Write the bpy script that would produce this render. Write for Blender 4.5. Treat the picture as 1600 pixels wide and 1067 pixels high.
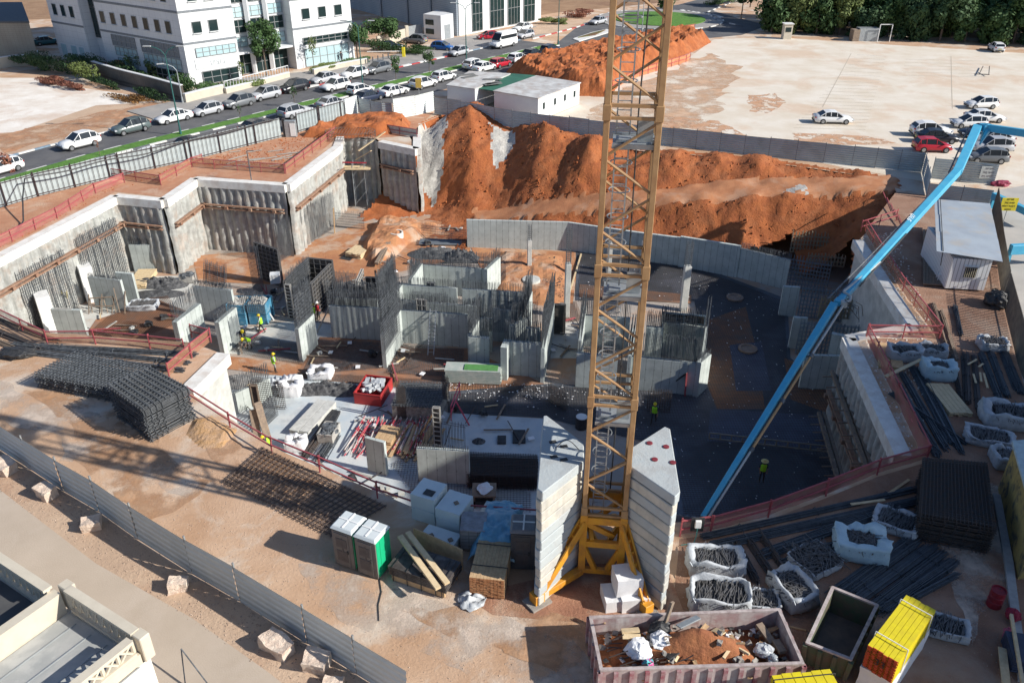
import bpy, bmesh, math, random
from mathutils import Vector, Matrix, noise, geometry
sc=bpy.context.scene
for _o in list(bpy.data.objects): bpy.data.objects.remove(_o)
COL=sc.collection
R=math.radians
# ---------------- camera, sky, sun, exposure ----------------
F=1290.0; TH=R(29.64); CH=27.0
cd=bpy.data.cameras.new('camera'); cam=bpy.data.objects.new('camera',cd); COL.objects.link(cam)
cam.location=(0,0,CH); cam.rotation_euler=(R(90)-TH,0,0)
cd.sensor_width=36; cd.lens=F/1600*36; cd.clip_start=.5; cd.clip_end=3000
sc.camera=cam
SUN=Vector((-.951*math.cos(R(30.5)),.309*math.cos(R(30.5)),-math.sin(R(30.5)))).normalized()
sd=bpy.data.lights.new('sun','SUN'); sd.energy=5.0; sd.angle=R(.5); sd.color=(1,.95,.87)
so=bpy.data.objects.new('sun',sd); COL.objects.link(so); so.rotation_euler=(-SUN).to_track_quat('Z','Y').to_euler()
wd=bpy.data.worlds.new('World'); sc.world=wd; wd.use_nodes=True
_n=wd.node_tree; _bg=_n.nodes['Background']; _sk=_n.nodes.new('ShaderNodeTexSky'); _sk.sky_type='NISHITA'
_sk.sun_disc=False; _sk.sun_elevation=R(30.5); _sk.sun_rotation=math.atan2(-SUN.x,-SUN.y)
_mx=_n.nodes.new('ShaderNodeMix'); _mx.data_type='RGBA'; _mx.blend_type='MULTIPLY'; _mx.inputs[0].default_value=1; _mx.inputs[7].default_value=(.82,.97,1.18,1); _n.links.new(_sk.outputs[0],_mx.inputs[6]); _n.links.new(_mx.outputs[2],_bg.inputs[0]); _bg.inputs[1].default_value=.075
sc.view_settings.view_transform='Standard'; sc.view_settings.look='None'; sc.view_settings.exposure=.42; sc.view_settings.gamma=1
# ---------------- helpers ----------------
def W(u,v,h=0.0):
    "the point at height h seen at photograph pixel u,v (a survey of the site from the photograph)"
    s,c=math.sin(TH),math.cos(TH); a=533.5-v
    dx=u-800; dy=F*c+a*s; dz=-F*s+a*c; t=(h-CH)/dz
    return Vector((dx*t,dy*t,h))
def HT(u,v0,v1,z0=0.0):
    "height of the top of an upright thing with foot at u,v0 and top at v1"
    p=W(u,v0,z0); s,c=math.sin(TH),math.cos(TH); a=533.5-v1
    return CH+p.y*(-F*s+a*c)/(F*c+a*s)
def tag(o,label=None,cat=None,group=None,kind=None):
    if label: o['label']=label
    if cat: o['category']=cat
    if group: o['group']=group
    if kind: o['kind']=kind
    return o
def link(name,me,parent=None,loc=None,rz=0):
    o=bpy.data.objects.new(name,me); COL.objects.link(o)
    if parent: o.parent=parent
    if loc is not None: o.location=loc
    if rz: o.rotation_euler=(0,0,rz)
    return o
def thing(name,label,cat,loc=(0,0,0),rz=0,group=None):
    return tag(link(name,None,None,loc,rz),label,cat,group)
def kids(o): return [c for c in bpy.data.objects if c.parent==o]
def dup(o,loc,rz=0,label=None,group=None,scale=None,parent=None):
    c=o.copy(); COL.objects.link(c)
    if parent: c.parent=parent
    else:
        c.location=loc; c.rotation_euler=(0,0,rz)
        if label: c['label']=label
        if group: c['group']=group
        if scale: c.scale=scale
    for k in kids(o):
        if k is not c: dup(k,None,parent=c)
    return c
class MB:
    def __init__(s): s.v=[];s.f=[];s.uv=[]
    def quad(s,*p,uv=None):
        i=len(s.v); s.v+= [tuple(q) for q in p]; s.f.append(tuple(range(i,i+len(p))))
        s.uv+= uv if uv else [(0,0)]*len(p); return s
    def hexa(s,b,t):
        "b,t: 4 bottom corners, 4 top corners, counter-clockwise from above; uv in metres"
        n=len(b); b=[Vector(q) for q in b]; t=[Vector(q) for q in t]
        s.quad(*reversed(b)); s.quad(*t,uv=[(q.x,q.y) for q in t])
        acc=0
        for i in range(n):
            j=(i+1)%n; L=(b[j]-b[i]).length; h=(t[i]-b[i]).length
            s.quad(b[i],b[j],t[j],t[i],uv=[(acc,0),(acc+L,0),(acc+L,h),(acc,h)]); acc+=L
        return s
    def box(s,c,d,rz=0,rx=0):
        x,y,z=d[0]/2,d[1]/2,d[2]/2; m=Matrix.Translation(Vector(c))@Matrix.Rotation(rz,4,'Z')@Matrix.Rotation(rx,4,'X')
        P=[m@Vector(q) for q in ((-x,-y,-z),(x,-y,-z),(x,y,-z),(-x,y,-z),(-x,-y,z),(x,-y,z),(x,y,z),(-x,y,z))]
        return s.hexa(P[:4],P[4:])
    def bar(s,a,b,w,h=None,n=4,up=None,w2=None):
        "square or round bar from a to b"
        a=Vector(a);b=Vector(b); d=(b-a)
        if d.length<1e-6: return s
        d.normalize(); h=h or w
        u=Vector(up) if up else Vector((0,0,1))
        if abs(d.dot(u))>.98: u=Vector((1,0,0)) if abs(d.x)<.9 else Vector((0,1,0))
        x=d.cross(u).normalized(); y=x.cross(d)
        k=(w2/w) if w2 else 1
        if n==4: C=[(-.5,-.5),(.5,-.5),(.5,.5),(-.5,.5)]
        else: C=[(.5*math.cos(2*math.pi*i/n),.5*math.sin(2*math.pi*i/n)) for i in range(n)]
        i0=len(s.v); n=len(C)
        s.v+=[tuple(a+x*p*w+y*q*h) for p,q in C]+[tuple(b+x*p*w*k+y*q*h*k) for p,q in C]
        L=(b-a).length
        for i in range(n):
            j=(i+1)%n; s.f.append((i0+i,i0+j,i0+n+j,i0+n+i)); s.uv+=[(0,i/n),(0,(i+1)/n),(L,(i+1)/n),(L,i/n)]
        s.f.append(tuple(i0+i for i in reversed(range(n)))); s.uv+=[(0,0)]*n
        s.f.append(tuple(i0+n+i for i in range(n))); s.uv+=[(0,0)]*n
        return s
    def path(s,pts,w,n=4,h=None):
        for a,b in zip(pts,pts[1:]): s.bar(a,b,w,h,n)
        return s
    def poly(s,pts,z0,z1):
        p=[Vector((q[0],q[1],0)) for q in pts]
        A=sum(p[i].x*p[(i+1)%len(p)].y-p[(i+1)%len(p)].x*p[i].y for i in range(len(p)))
        if A<0: p.reverse()
        return s.hexa([Vector((q.x,q.y,z0)) for q in p],[Vector((q.x,q.y,z1)) for q in p])
    def lathe(s,c,prof,n=16):
        i0=len(s.v); c=Vector(c)
        for r,z in prof:
            for i in range(n):
                a=2*math.pi*i/n; s.v.append((c.x+r*math.cos(a),c.y+r*math.sin(a),c.z+z))
        for k in range(len(prof)-1):
            for i in range(n):
                j=(i+1)%n; s.f.append((i0+k*n+i,i0+k*n+j,i0+k*n+n+j,i0+k*n+n+i)); s.uv+=[(0,0)]*4
        m=(len(prof)-1)*n+i0
        s.f.append(tuple(m+i for i in range(n))); s.uv+=[(0,0)]*n
        s.f.append(tuple(i0+i for i in reversed(range(n)))); s.uv+=[(0,0)]*n
        return s
    def mesh(s,name,mat,smooth=False):
        me=bpy.data.meshes.new(name); me.from_pydata(s.v,[],s.f)
        l=me.uv_layers.new(name='UVMap')
        if len(s.uv)==len(l.data):
            fl=[c for p in s.uv for c in p]; l.data.foreach_set('uv',fl)
        if isinstance(mat,(list,tuple)):
            for m in mat: me.materials.append(m)
        else: me.materials.append(mat)
        if smooth: me.shade_smooth()
        return me
    def build(s,name,mat,parent=None,loc=None,rz=0,bevel=0,smooth=False):
        me=s.mesh(name,mat,smooth)
        if bevel: bevel_mesh(me,bevel)
        return link(name,me,parent,loc,rz)
def bevel_mesh(me,w,seg=1):
    bm=bmesh.new(); bm.from_mesh(me); bmesh.ops.remove_doubles(bm,verts=bm.verts,dist=1e-4)
    try: bmesh.ops.bevel(bm,geom=bm.edges[:]+bm.verts[:],offset=w,segments=seg,affect='EDGES',clamp_overlap=True)
    except Exception: pass
    bm.to_mesh(me); bm.free()
def jitter(me,amt,scale=1.0,seed=0,cuts=0):
    bm=bmesh.new(); bm.from_mesh(me); bmesh.ops.remove_doubles(bm,verts=bm.verts,dist=1e-4)
    if cuts: bmesh.ops.subdivide_edges(bm,edges=bm.edges[:],cuts=cuts,use_grid_fill=True)
    for v in bm.verts:
        n=noise.noise_vector(v.co*scale+Vector((seed*7.3,seed*3.1,seed))); v.co+=n*amt
    bm.to_mesh(me); bm.free()
# ---------------- materials ----------------
MATS={}
def rgb(c): return (c[0],c[1],c[2],1)
def M(name,col,rough=.8,col2=None,scale=3.0,var=.12,bump=0.0,bscale=30.0,metal=0.0,world=False,stain=None,sscale=.7,samt=.5,spec=None,joint=None,streak=0.0,thr=(.35,.65)):
    "procedural paint/soil/concrete: two tones mixed by noise, an optional shaped stain, bump, uv joints"
    if name in MATS: return MATS[name]
    m=bpy.data.materials.new(name); m.use_nodes=True; nt=m.node_tree; N=nt.nodes; L=nt.links
    b=N['Principled BSDF']; b.inputs['Roughness'].default_value=rough; b.inputs['Metallic'].default_value=metal
    if spec is not None: b.inputs['Specular IOR Level'].default_value=spec
    if world: co=N.new('ShaderNodeNewGeometry').outputs['Position']
    else: co=N.new('ShaderNodeTexCoord').outputs['Object']
    col2=col2 or tuple(max(0,c*(1-var*2)) for c in col)
    def nz(sc_,det=5,rg=.6,dist=0):
        n=N.new('ShaderNodeTexNoise'); n.inputs['Scale'].default_value=sc_; n.inputs['Detail'].default_value=det; n.inputs['Roughness'].default_value=rg; n.inputs['Distortion'].default_value=dist
        L.new(co,n.inputs['Vector']); return n
    def ramp(src,a,b_):
        r=N.new('ShaderNodeMapRange'); r.inputs[1].default_value=a; r.inputs[2].default_value=b_; L.new(src,r.inputs[0]); return r.outputs[0]
    def mix(fac,c1,c2):
        x=N.new('ShaderNodeMix'); x.data_type='RGBA'
        if isinstance(fac,float): x.inputs[0].default_value=fac
        else: L.new(fac,x.inputs[0])
        for k,c in ((6,c1),(7,c2)):
            if isinstance(c,tuple): x.inputs[k].default_value=rgb(c)
            else: L.new(c,x.inputs[k])
        return x.outputs[2]
    c=mix(ramp(nz(scale).outputs[0],thr[0],thr[1]),col,col2)
    if stain:
        r=ramp(nz(sscale,6,.65,.4).outputs[0],.5,.62)
        mm=N.new('ShaderNodeMath'); mm.operation='MULTIPLY'; mm.inputs[1].default_value=samt; L.new(r,mm.inputs[0])
        c=mix(mm.outputs[0],c,stain)
    if streak:
        mp=N.new('ShaderNodeMapping'); mp.inputs['Scale'].default_value=(2.2,2.2,.12); L.new(co,mp.inputs[0])
        n=N.new('ShaderNodeTexNoise'); n.inputs['Scale'].default_value=1.6; n.inputs['Detail'].default_value=5; L.new(mp.outputs[0],n.inputs['Vector'])
        mm=N.new('ShaderNodeMath'); mm.operation='MULTIPLY'; mm.inputs[1].default_value=streak; L.new(ramp(n.outputs[0],.5,.7),mm.inputs[0])
        c=mix(mm.outputs[0],c,tuple(q*.45 for q in col))
    if joint:
        uv=N.new('ShaderNodeUVMap'); sp=N.new('ShaderNodeSeparateXYZ'); L.new(uv.outputs[0],sp.inputs[0])
        tot=None
        for ax,(per,wd_) in enumerate(joint):
            if not per: continue
            d=N.new('ShaderNodeMath'); d.operation='DIVIDE'; d.inputs[1].default_value=per; L.new(sp.outputs[ax],d.inputs[0])
            f=N.new('ShaderNodeMath'); f.operation='FRACT'; L.new(d.outputs[0],f.inputs[0])
            l=N.new('ShaderNodeMath'); l.operation='LESS_THAN'; l.inputs[1].default_value=wd_/per; L.new(f.outputs[0],l.inputs[0])
            if tot is None: tot=l.outputs[0]
            else:
                q=N.new('ShaderNodeMath'); q.operation='MAXIMUM'; L.new(tot,q.inputs[0]); L.new(l.outputs[0],q.inputs[1]); tot=q.outputs[0]
        if name=='concrete':
            fs=[]
            for ax,per in ((0,.62),(1,.95)):
                d=N.new('ShaderNodeMath'); d.operation='DIVIDE'; d.inputs[1].default_value=per; L.new(sp.outputs[ax],d.inputs[0]); f=N.new('ShaderNodeMath'); f.operation='FRACT'; L.new(d.outputs[0],f.inputs[0]); l=N.new('ShaderNodeMath'); l.operation='LESS_THAN'; l.inputs[1].default_value=.12; L.new(f.outputs[0],l.inputs[0]); fs.append(l.outputs[0])
            q=N.new('ShaderNodeMath'); q.operation='MULTIPLY'; L.new(fs[0],q.inputs[0]); L.new(fs[1],q.inputs[1]); q2=N.new('ShaderNodeMath'); q2.operation='MAXIMUM'; L.new(tot,q2.inputs[0]); L.new(q.outputs[0],q2.inputs[1]); tot=q2.outputs[0]
        jm=N.new('ShaderNodeMath'); jm.operation='MULTIPLY'; jm.inputs[1].default_value=.75; L.new(tot,jm.inputs[0])
        c=mix(jm.outputs[0],c,tuple(q*.35 for q in col))
    L.new(c,b.inputs['Base Color'])
    if bump:
        bp=N.new('ShaderNodeBump'); bp.inputs['Strength'].default_value=bump; bp.inputs['Distance'].default_value=.1
        L.new(nz(bscale,6,.7).outputs[0],bp.inputs['Height']); L.new(bp.outputs[0],b.inputs['Normal'])
    MATS[name]=m; return m
def glass(name,col=(.02,.03,.035),rough=.08):
    return M(name,col,rough,var=.1,scale=.6,spec=.25)
conc=M('concrete',(.50,.545,.52),.85,(.41,.45,.43),1.3,joint=((.62,.035),(0,0)),bump=.15,bscale=8,world=True,streak=.12,stain=(.33,.36,.34),samt=.4)
concp=M('concrete_plain',(.58,.58,.54),.85,(.44,.45,.42),1.1,bump=.2,bscale=6,world=True,stain=(.35,.34,.31),samt=.5)
concw=M('capping_concrete',(.76,.75,.71),.85,(.64,.62,.57),1.5,bump=.2,bscale=8,world=True,stain=(.46,.34,.26),samt=.3,sscale=1.2)
shot=M('pile_concrete',(.47,.48,.45),.9,(.30,.30,.28),1.6,bump=.9,bscale=5,world=True,streak=.6,stain=(.42,.27,.18),samt=.35,sscale=.5)
steel=M('rebar_steel',(.055,.06,.065),.7,(.09,.06,.045),6)
steelg=M('rebar_grey',(.15,.165,.18),.6,(.05,.055,.06),4)
galv=M('galvanised',(.42,.45,.46),.45,(.33,.36,.38),3,metal=.5)
blk=M('black_plastic',(.02,.021,.024),.6,(.05,.05,.05),5)
white=M('white_paint',(.78,.78,.76),.6,(.68,.68,.66),2)
wood=M('timber',(.58,.40,.22),.8,(.46,.30,.16),6,streak=0,bump=.1)
woodp=M('pale_timber',(.66,.52,.32),.8,(.55,.42,.25),5)
woodd=M('old_timber',(.28,.21,.15),.9,(.18,.14,.11),5)
red=M('red_paint',(.42,.03,.05),.6,(.30,.03,.04),6)
pinkr=M('pinkish_red_paint',(.40,.09,.10),.6,(.32,.07,.08),5)
rubber=M('rubber',(.02,.02,.02),.9)
soil=M('red_soil',(.41,.125,.036),.95,(.28,.08,.025),.9,bump=1.2,bscale=3.5,world=True,stain=(.44,.17,.07),samt=.4,sscale=.5)
random.seed(4)
DBG=[]
# ================= SETTING =================
ZF=-7.5
def inpoly(x,y,P):
    c=False;n=len(P);j=n-1
    for i in range(n):
        if ((P[i][1]>y)!=(P[j][1]>y)) and (x<(P[j][0]-P[i][0])*(y-P[i][1])/(P[j][1]-P[i][1])+P[i][0]): c=not c
        j=i
    return c
def struct(o): o['kind']='structure'; return o
def sheet(name,px,z,mat,h=None,world=False,label=None):
    "flat sheet traced at height h"
    hh=z if h is None else h
    P=[(p if world else W(p[0],p[1],hh)) for p in px]
    tris=geometry.tessellate_polygon([[Vector((q[0],q[1],0)) for q in P]])
    me=bpy.data.meshes.new(name); 
    fs=[]
    for t in tris:
        a,b,c=[P[i] for i in t]
        if (b[0]-a[0])*(c[1]-a[1])-(b[1]-a[1])*(c[0]-a[0])<0: t=(t[0],t[2],t[1])
        fs.append(t)
    me.from_pydata([(q[0],q[1],z) for q in P],[],fs); me.materials.append(mat)
    o=link(name,me); struct(o); return o
pit_px=[(-60,432),(180,307),(255,314),(305,280),(447,290),(527,230),(533,213),(588,217),(594,222),(652,234)]
slope_px=[(652,234),(640,214),(655,196),(700,176),(735,176),(800,200),(880,216),(1000,236),(1130,246),(1260,262),(1395,282)]
pit2_px=[(1400,300),(1388,330),(1340,377),(1427,512),(1325,530),(1410,714),(1290,772),(1110,815),(850,818),(640,790),(440,705),(292,611),(350,554),(300,535),(80,520),(-60,480)]
hole=[W(u,v) for u,v in pit_px+slope_px[1:]+pit2_px]
gsoil=M('site_ground',(.55,.37,.245),.95,(.45,.275,.165),.35,bump=.45,bscale=7,world=True,stain=(.62,.55,.46),sscale=.16,samt=.85)
out=[(-900,-60),(900,-60),(900,1500),(-900,1500)]
vs=[Vector((p[0],p[1])) for p in hole]+[Vector(p) for p in out]; n=len(hole)
ed=[(i,(i+1)%n) for i in range(n)]+[(n+i,n+(i+1)%4) for i in range(4)]
r=geometry.delaunay_2d_cdt(vs,ed,[],0,1e-5)
fs=[]
for f in r[2]:
    c=sum((r[0][i] for i in f),Vector((0,0)))/len(f)
    if not inpoly(c.x,c.y,hole): fs.append(f)
me=bpy.data.meshes.new('ground'); me.from_pydata([(p.x,p.y,0) for p in r[0]],[],fs); me.materials.append(gsoil)
struct(link('ground',me))
# ---- pit floor: earth, blinding concrete, membrane ----
earth=M('pit_earth',(.46,.22,.10),.95,(.36,.15,.07),.8,bump=.6,bscale=6,world=True,stain=(.48,.38,.29),samt=.75,sscale=.3)
slabm=M('blinding_concrete',(.58,.57,.52),.9,(.46,.46,.43),.7,bump=.2,bscale=5,world=True,stain=(.45,.32,.22),samt=.45,sscale=.35)
slabb=M('bluish_slab',(.46,.52,.55),.8,(.56,.58,.57),.9,bump=.1,world=True,stain=(.35,.38,.40),samt=.5,sscale=.5)
memb=M('membrane',(.05,.058,.068),.5,(.085,.09,.10),.5,bump=.3,bscale=7,world=True,stain=(.15,.16,.19),samt=.75,sscale=.16)
rust=M('rusty_mesh_floor',(.36,.17,.09),.9,(.25,.14,.09),1.0,bump=.4,world=True,stain=(.20,.17,.15),samt=.6,sscale=.4)
xs=[p[0] for p in hole];ys=[p[1] for p in hole]
sheet('pit_floor',[(min(xs)-3,min(ys)-2),(max(xs)+3,min(ys)-2),(max(xs)+3,max(ys)+1),(min(xs)-3,max(ys)+1)],ZF,M('pit_base',(.40,.35,.30),.95,(.33,.28,.24),.6,bump=.5,bscale=6,world=True,stain=(.44,.24,.13),samt=.7,sscale=.22),world=True)
k=[0]
def zone(name,px,mat):
    k[0]+=1; return sheet(name,px,ZF+.004*k[0]+.004,mat,h=ZF)
zone('concrete_floor',[(60,470),(150,478),(240,432),(300,430),(330,470),(300,490),(150,530),(60,560)],slabm)
zone('concrete_floor',[(335,520),(470,500),(520,508),(700,590),(500,580),(470,560),(350,552)],slabm)
zone('concrete_floor',[(300,590),(470,585),(620,600),(700,645),(860,655),(860,840),(600,840),(420,760),(300,700)],slabb)
zone('concrete_floor',[(505,372),(560,366),(576,380),(572,398),(540,420),(500,425)],slabm)
zone('concrete_floor',[(862,500),(915,505),(912,560),(860,560)],slabm)
zone('earth_floor',[(300,400),(420,392),(505,372),(560,350),(660,345),(735,350),(735,400),(650,420),(560,440),(430,445),(310,440)],earth)
zone('earth_floor',[(340,556),(470,566),(600,590),(860,602),(1090,612),(1180,640),(860,622),(700,612),(600,604),(460,590),(340,575)],earth)
zone('earth_floor',[(735,385),(905,395),(895,475),(770,462)],earth)
zone('mesh_floor',[(500,527),(600,530),(640,545),(730,545),(850,600),(850,607),(600,602),(460,590)],rust)
zone('mesh_floor',[(1090,500),(1160,500),(1175,640),(1080,640)],rust)
zone('mesh_floor',[(150,500),(250,470),(300,490),(300,535),(130,530)],rust)
zone('membrane_floor',[(900,392),(1080,412),(1230,468),(1235,560),(1330,640),(1340,820),(1060,840),(1050,700),(850,653),(700,645),(700,612),(860,600),(1080,612),(1100,560),(1085,470),(900,470)],memb)
zone('mesh_floor',[(1108,500),(1165,480),(1185,560),(1195,640),(1120,640),(1100,590)],rust)
zone('mesh_floor',[(1225,560),(1325,600),(1330,660),(1235,625)],rust)
zone('wet_floor',[(1110,640),(1290,650),(1300,702),(1105,690)],M('bluish_membrane',(.12,.14,.20),.5,(.08,.09,.13),.6,world=True))
zone('wet_floor',[(1140,540),(1190,535),(1205,612),(1150,612)],MATS['bluish_membrane'])
zone('mesh_floor',[(905,445),(1080,462),(1080,475),(905,465)],rust)
# ---- slope of the dig with its haul road (height field through surveyed spot heights) ----
cp=[]
COLS={700:[(176,0)],735:[(172,.9),(182,.2),(235,-1.9),(280,-4.2),(320,-6),(335,-6.6)],
770:[(196,0),(230,-1.6),(270,-3.6),(310,-5.6),(336,-6.3)],
800:[(202,0),(225,-1.2),(260,-2.8),(300,-4.8),(322,-5.6),(338,-5.9),(346,-6)],
855:[(190,1),(206,.2),(240,-1.2),(280,-3),(312,-4.4),(330,-4.9),(344,-5.4)],
905:[(212,.4),(225,0),(250,-1),(290,-2.9),(312,-3.9),(328,-4.3),(348,-5.2)],
1000:[(236,0),(262,-.8),(290,-2.1),(302,-2.6),(314,-2.8),(340,-4.2),(360,-5)],
1050:[(238,0),(262,-.6),(288,-1.9),(296,-2.2),(312,-2.4),(345,-4.2),(368,-5.1)],
1100:[(240,.1),(262,-.4),(284,-1.5),(290,-1.7),(308,-1.9),(345,-3.8),(376,-5.2)],
1180:[(248,.2),(262,0),(280,-1),(286,-1.2),(302,-1.3),(340,-3.2),(380,-5)],
1250:[(258,.2),(272,-.2),(282,-.7),(300,-.9),(330,-2.4),(380,-4.9),(400,-5.6)],
1330:[(266,.2),(280,-.1),(296,-.3),(320,-1.4)],1390:[(282,0),(292,0)]}
for u,l in COLS.items():
    for v,h in l: cp.append((W(u,v,h),h))
for _p in [(-9,100.5,-.1),(-9.3,98,-2.2),(-9.6,95.5,-4.6),(-9.8,93,-6.6),(-9.8,90.5,-7.3),(-6.5,99,-1.2),(-6.5,96,-3.2),(-7,92,-6.2),(-4.6,81.2,-6.6),(5.8,80.4,-5.6),(12.8,77.7,-5.4),(22,74.2,-5.6),(26,71,-6.6),(28.5,72,-6.4),(31.5,72.5,-4.6),(34.5,74.5,-1.8),(36.5,76.5,-.3),(30,67,-4.8),(32,69.5,-2.4),(29.5,64.9,-5),(-6,85,-7.1),(-12,88,-7.3),(-16,88,-7.3),(-2,84,-6.9)]: cp.append((Vector((_p[0],_p[1],_p[2])),_p[2]))
for _i in range(len(cp)):
    for _j in range(_i):
        _d=math.hypot(cp[_i][0].x-cp[_j][0].x,cp[_i][0].y-cp[_j][0].y); _e=abs(cp[_i][1]-cp[_j][1])
        if _e>1.2*_d+.3: DBG.append((tuple(cp[_i][0]),tuple(cp[_j][0])))
import numpy as np
_X=np.array([[p.x,p.y] for p,h in cp]); _H=np.array([h for p,h in cp]); _n=len(cp)
def _phi(r): return -np.sqrt(r*r+.3)
_K=_phi(np.linalg.norm(_X[:,None]-_X[None],axis=2))+np.eye(_n)*.3
_P=np.hstack([np.ones((_n,1)),_X]); _A=np.block([[_K,_P],[_P.T,np.zeros((3,3))]])
_w=np.linalg.solve(_A,np.concatenate([_H,np.zeros(3)]))
def slopeh(x,y):
    r=np.hypot(_X[:,0]-x,_X[:,1]-y); return float(_phi(r)@_w[:_n]+_w[_n]+_w[_n+1]*x+_w[_n+2]*y)
reg=[W(u,v) for u,v in slope_px]+[W(1402,300),W(1392,330),W(1345,374)]+[W(u,v,ZF) for u,v in [(1322,430),(1250,440),(1229,412)]]+[W(u,v,-4.6) for u,v in [(1160,379),(1065,367),(1000,358),(885,344),(731,338)]]+[W(u,v,ZF) for u,v in [(725,400),(600,410),(545,400),(560,340),(600,318),(655,331)]]
gun=[[W(u,v,h) for u,v,h in q] for q in ([(640,196,0),(680,190,0),(700,182,0),(697,205,-1),(690,260,-3.5),(688,300,-6),(676,325,-7),(668,305,-6.4),(656,300,-7),(652,234,-.2)],[(768,198,0),(815,205,0),(812,225,-1.5),(795,255,-3),(775,275,-4),(768,240,-2)],[(1220,325,-3),(1250,318,-2.7),(1252,350,-4.4),(1226,350,-4.4)])]
trk=[W(u,v,h) for u,v,h in [(740,328,-6.3),(800,322,-5.6),(855,312,-4.4),(905,310,-3.9),(1000,300,-2.6),(1100,288,-1.7),(1180,284,-1.2),(1250,280,-.7),(1330,278,-.1),(1400,276,0),(1410,298,0),(1330,297,-.3),(1250,300,-.9),(1180,303,-1.3),(1100,309,-1.9),(1000,316,-2.8),(905,330,-4.4),(800,342,-6),(740,345,-6.9)]]
track=M('haul_road',(.50,.22,.10),.95,(.40,.16,.07),.8,bump=.4,bscale=8,world=True,stain=(.50,.29,.18),samt=.7,sscale=.3)
BUMP=[]
RIDGE=[]
for (a,b,hh,r) in [((735,180,.6),(738,290,-4.6),2.0,4.6),((858,202,.3),(835,300,-4.6),2.3,4.8),((925,230,.1),(898,300,-3.6),1.9,4.2),((1055,243,0),(1055,268,-1),.9,3),((1120,248,0),(1125,270,-1),.8,2.6),((1185,254,0),(1185,272,-.5),.9,2.6),((1340,268,0),(1350,280,0),.5,2.5),((1080,318,-2.6),(1080,360,-5),.8,3.5),((1160,312,-2),(1165,360,-4.2),.9,3.5),((1230,306,-1.4),(1240,350,-3.5),.8,3.2)]:
    A_=W(*a);B_=W(*b); RIDGE.append((A_.x,A_.y,B_.x-A_.x,B_.y-A_.y,hh,r))
def ridge(x,y):
    o=0
    for ax,ay,dx,dy,hh,r in RIDGE:
        t=((x-ax)*dx+(y-ay)*dy)/(dx*dx+dy*dy); tt=max(0,min(1,t)); d=math.hypot(x-ax-dx*tt,y-ay-dy*tt); o=max(o,hh*max(0,1-d/r)*(1-.45*tt))
    return o-.35
gx0,gx1,gy0,gy1,st=-26,42,62,108,.33
_yt=[W(u,v) for u,v in slope_px]
def ytop(x):
    if x<_yt[1].x or x>_yt[-1].x: return -99
    for a,b in zip(_yt[1:],_yt[2:]):
        if min(a.x,b.x)<=x<=max(a.x,b.x) and a.x!=b.x: return a.y+(b.y-a.y)*(x-a.x)/(b.x-a.x)
    return -99
nx=int((gx1-gx0)/st);ny=int((gy1-gy0)/st); vid={};vv=[];ff=[];mi=[]
def gv(i,j):
    if (i,j) not in vid:
        x=gx0+i*st;y=gy0+j*st; h=slopeh(x,y)
        P3=Vector((x,y,0)); ontrk=inpoly(x,y,trk)
        if not ontrk and y<104:
            e=min(1,max(0,(.35-h)/1.2)); h+=e*(.34*noise.fractal(P3*.4,.9,2.2,5)+.14*abs(noise.noise(Vector((x*1.1,y*.6,3)))))+.07*noise.noise(P3*2.6)
        else: h+=.05*noise.noise(P3*1.5)
        if not ontrk: h+=ridge(x,y)*min(1,max(0,(h+9)/2.5))+.16*noise.noise(P3*1.2)+.11*noise.noise(P3*3.1)+.06*abs(noise.noise(P3*6))
        if not inpoly(x,y,reg) and abs(y-ytop(x))<1.8: h=min(max(h,.02),.6)
        vid[(i,j)]=len(vv); vv.append((x+.12*noise.noise(P3*3),y+.12*noise.noise(P3*3.3),h))
    return vid[(i,j)]
for i in range(nx):
    for j in range(ny):
        x=gx0+(i+.5)*st;y=gy0+(j+.5)*st
        if inpoly(x,y,reg) or (y>78 and inpoly(x,y-.9,reg) and abs(y-ytop(x))<1.6) or (x>29 and y>68 and inpoly(x-.8,y,reg)):
            ff.append((gv(i,j),gv(i+1,j),gv(i+1,j+1),gv(i,j+1)))
            m=0
            if inpoly(x+.5*noise.noise(Vector((x,y,0))),y,trk): m=2
            for g in gun:
                if inpoly(x+.6*noise.noise(Vector((x*.8,y*.8,5))),y+.5*noise.noise(Vector((x,y,9))),g): m=1
            mi.append(m)
me=bpy.data.meshes.new('soil_slope'); me.from_pydata(vv,[],ff)
gunm=M('sprayed_concrete',(.56,.54,.49),.9,(.38,.36,.33),1.5,bump=1.0,bscale=4,world=True,streak=.4)
for m in (soil,gunm,track): me.materials.append(m)
me.polygons.foreach_set('material_index',mi); me.shade_smooth(); struct(link('soil_slope',me))
_rc=random.Random(31); _cv=[];_cf=[]
for _k in range(9000):
    x=_rc.uniform(-10,38);y=_rc.uniform(72,103)
    if inpoly(x,y,reg) and not inpoly(x,y,trk) and not any(inpoly(x,y,g) for g in gun[:2]):
        h=slopeh(x,y); 
        if h<-7.2: continue
        h+=ridge(x,y)*min(1,max(0,(h+9)/2.5)); s_=.03+.14*_rc.random()**5; h+=.03; i0=len(_cv)
        for q in ((s_,0,0),(0,s_,0),(-s_,0,0),(0,-s_,0),(0,0,s_*.9),(0,0,-s_*1.5)): _cv.append((x+q[0]*_rc.uniform(.6,1.3),y+q[1]*_rc.uniform(.6,1.3),h+q[2]))
        for a_,b_ in ((0,1),(1,2),(2,3),(3,0)): _cf+=[(i0+a_,i0+b_,i0+4),(i0+b_,i0+a_,i0+5)]
me=bpy.data.meshes.new('soil_clods'); me.from_pydata(_cv,[],_cf); me.materials.append(soil); link('soil_clods',me)['kind']='stuff'
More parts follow.
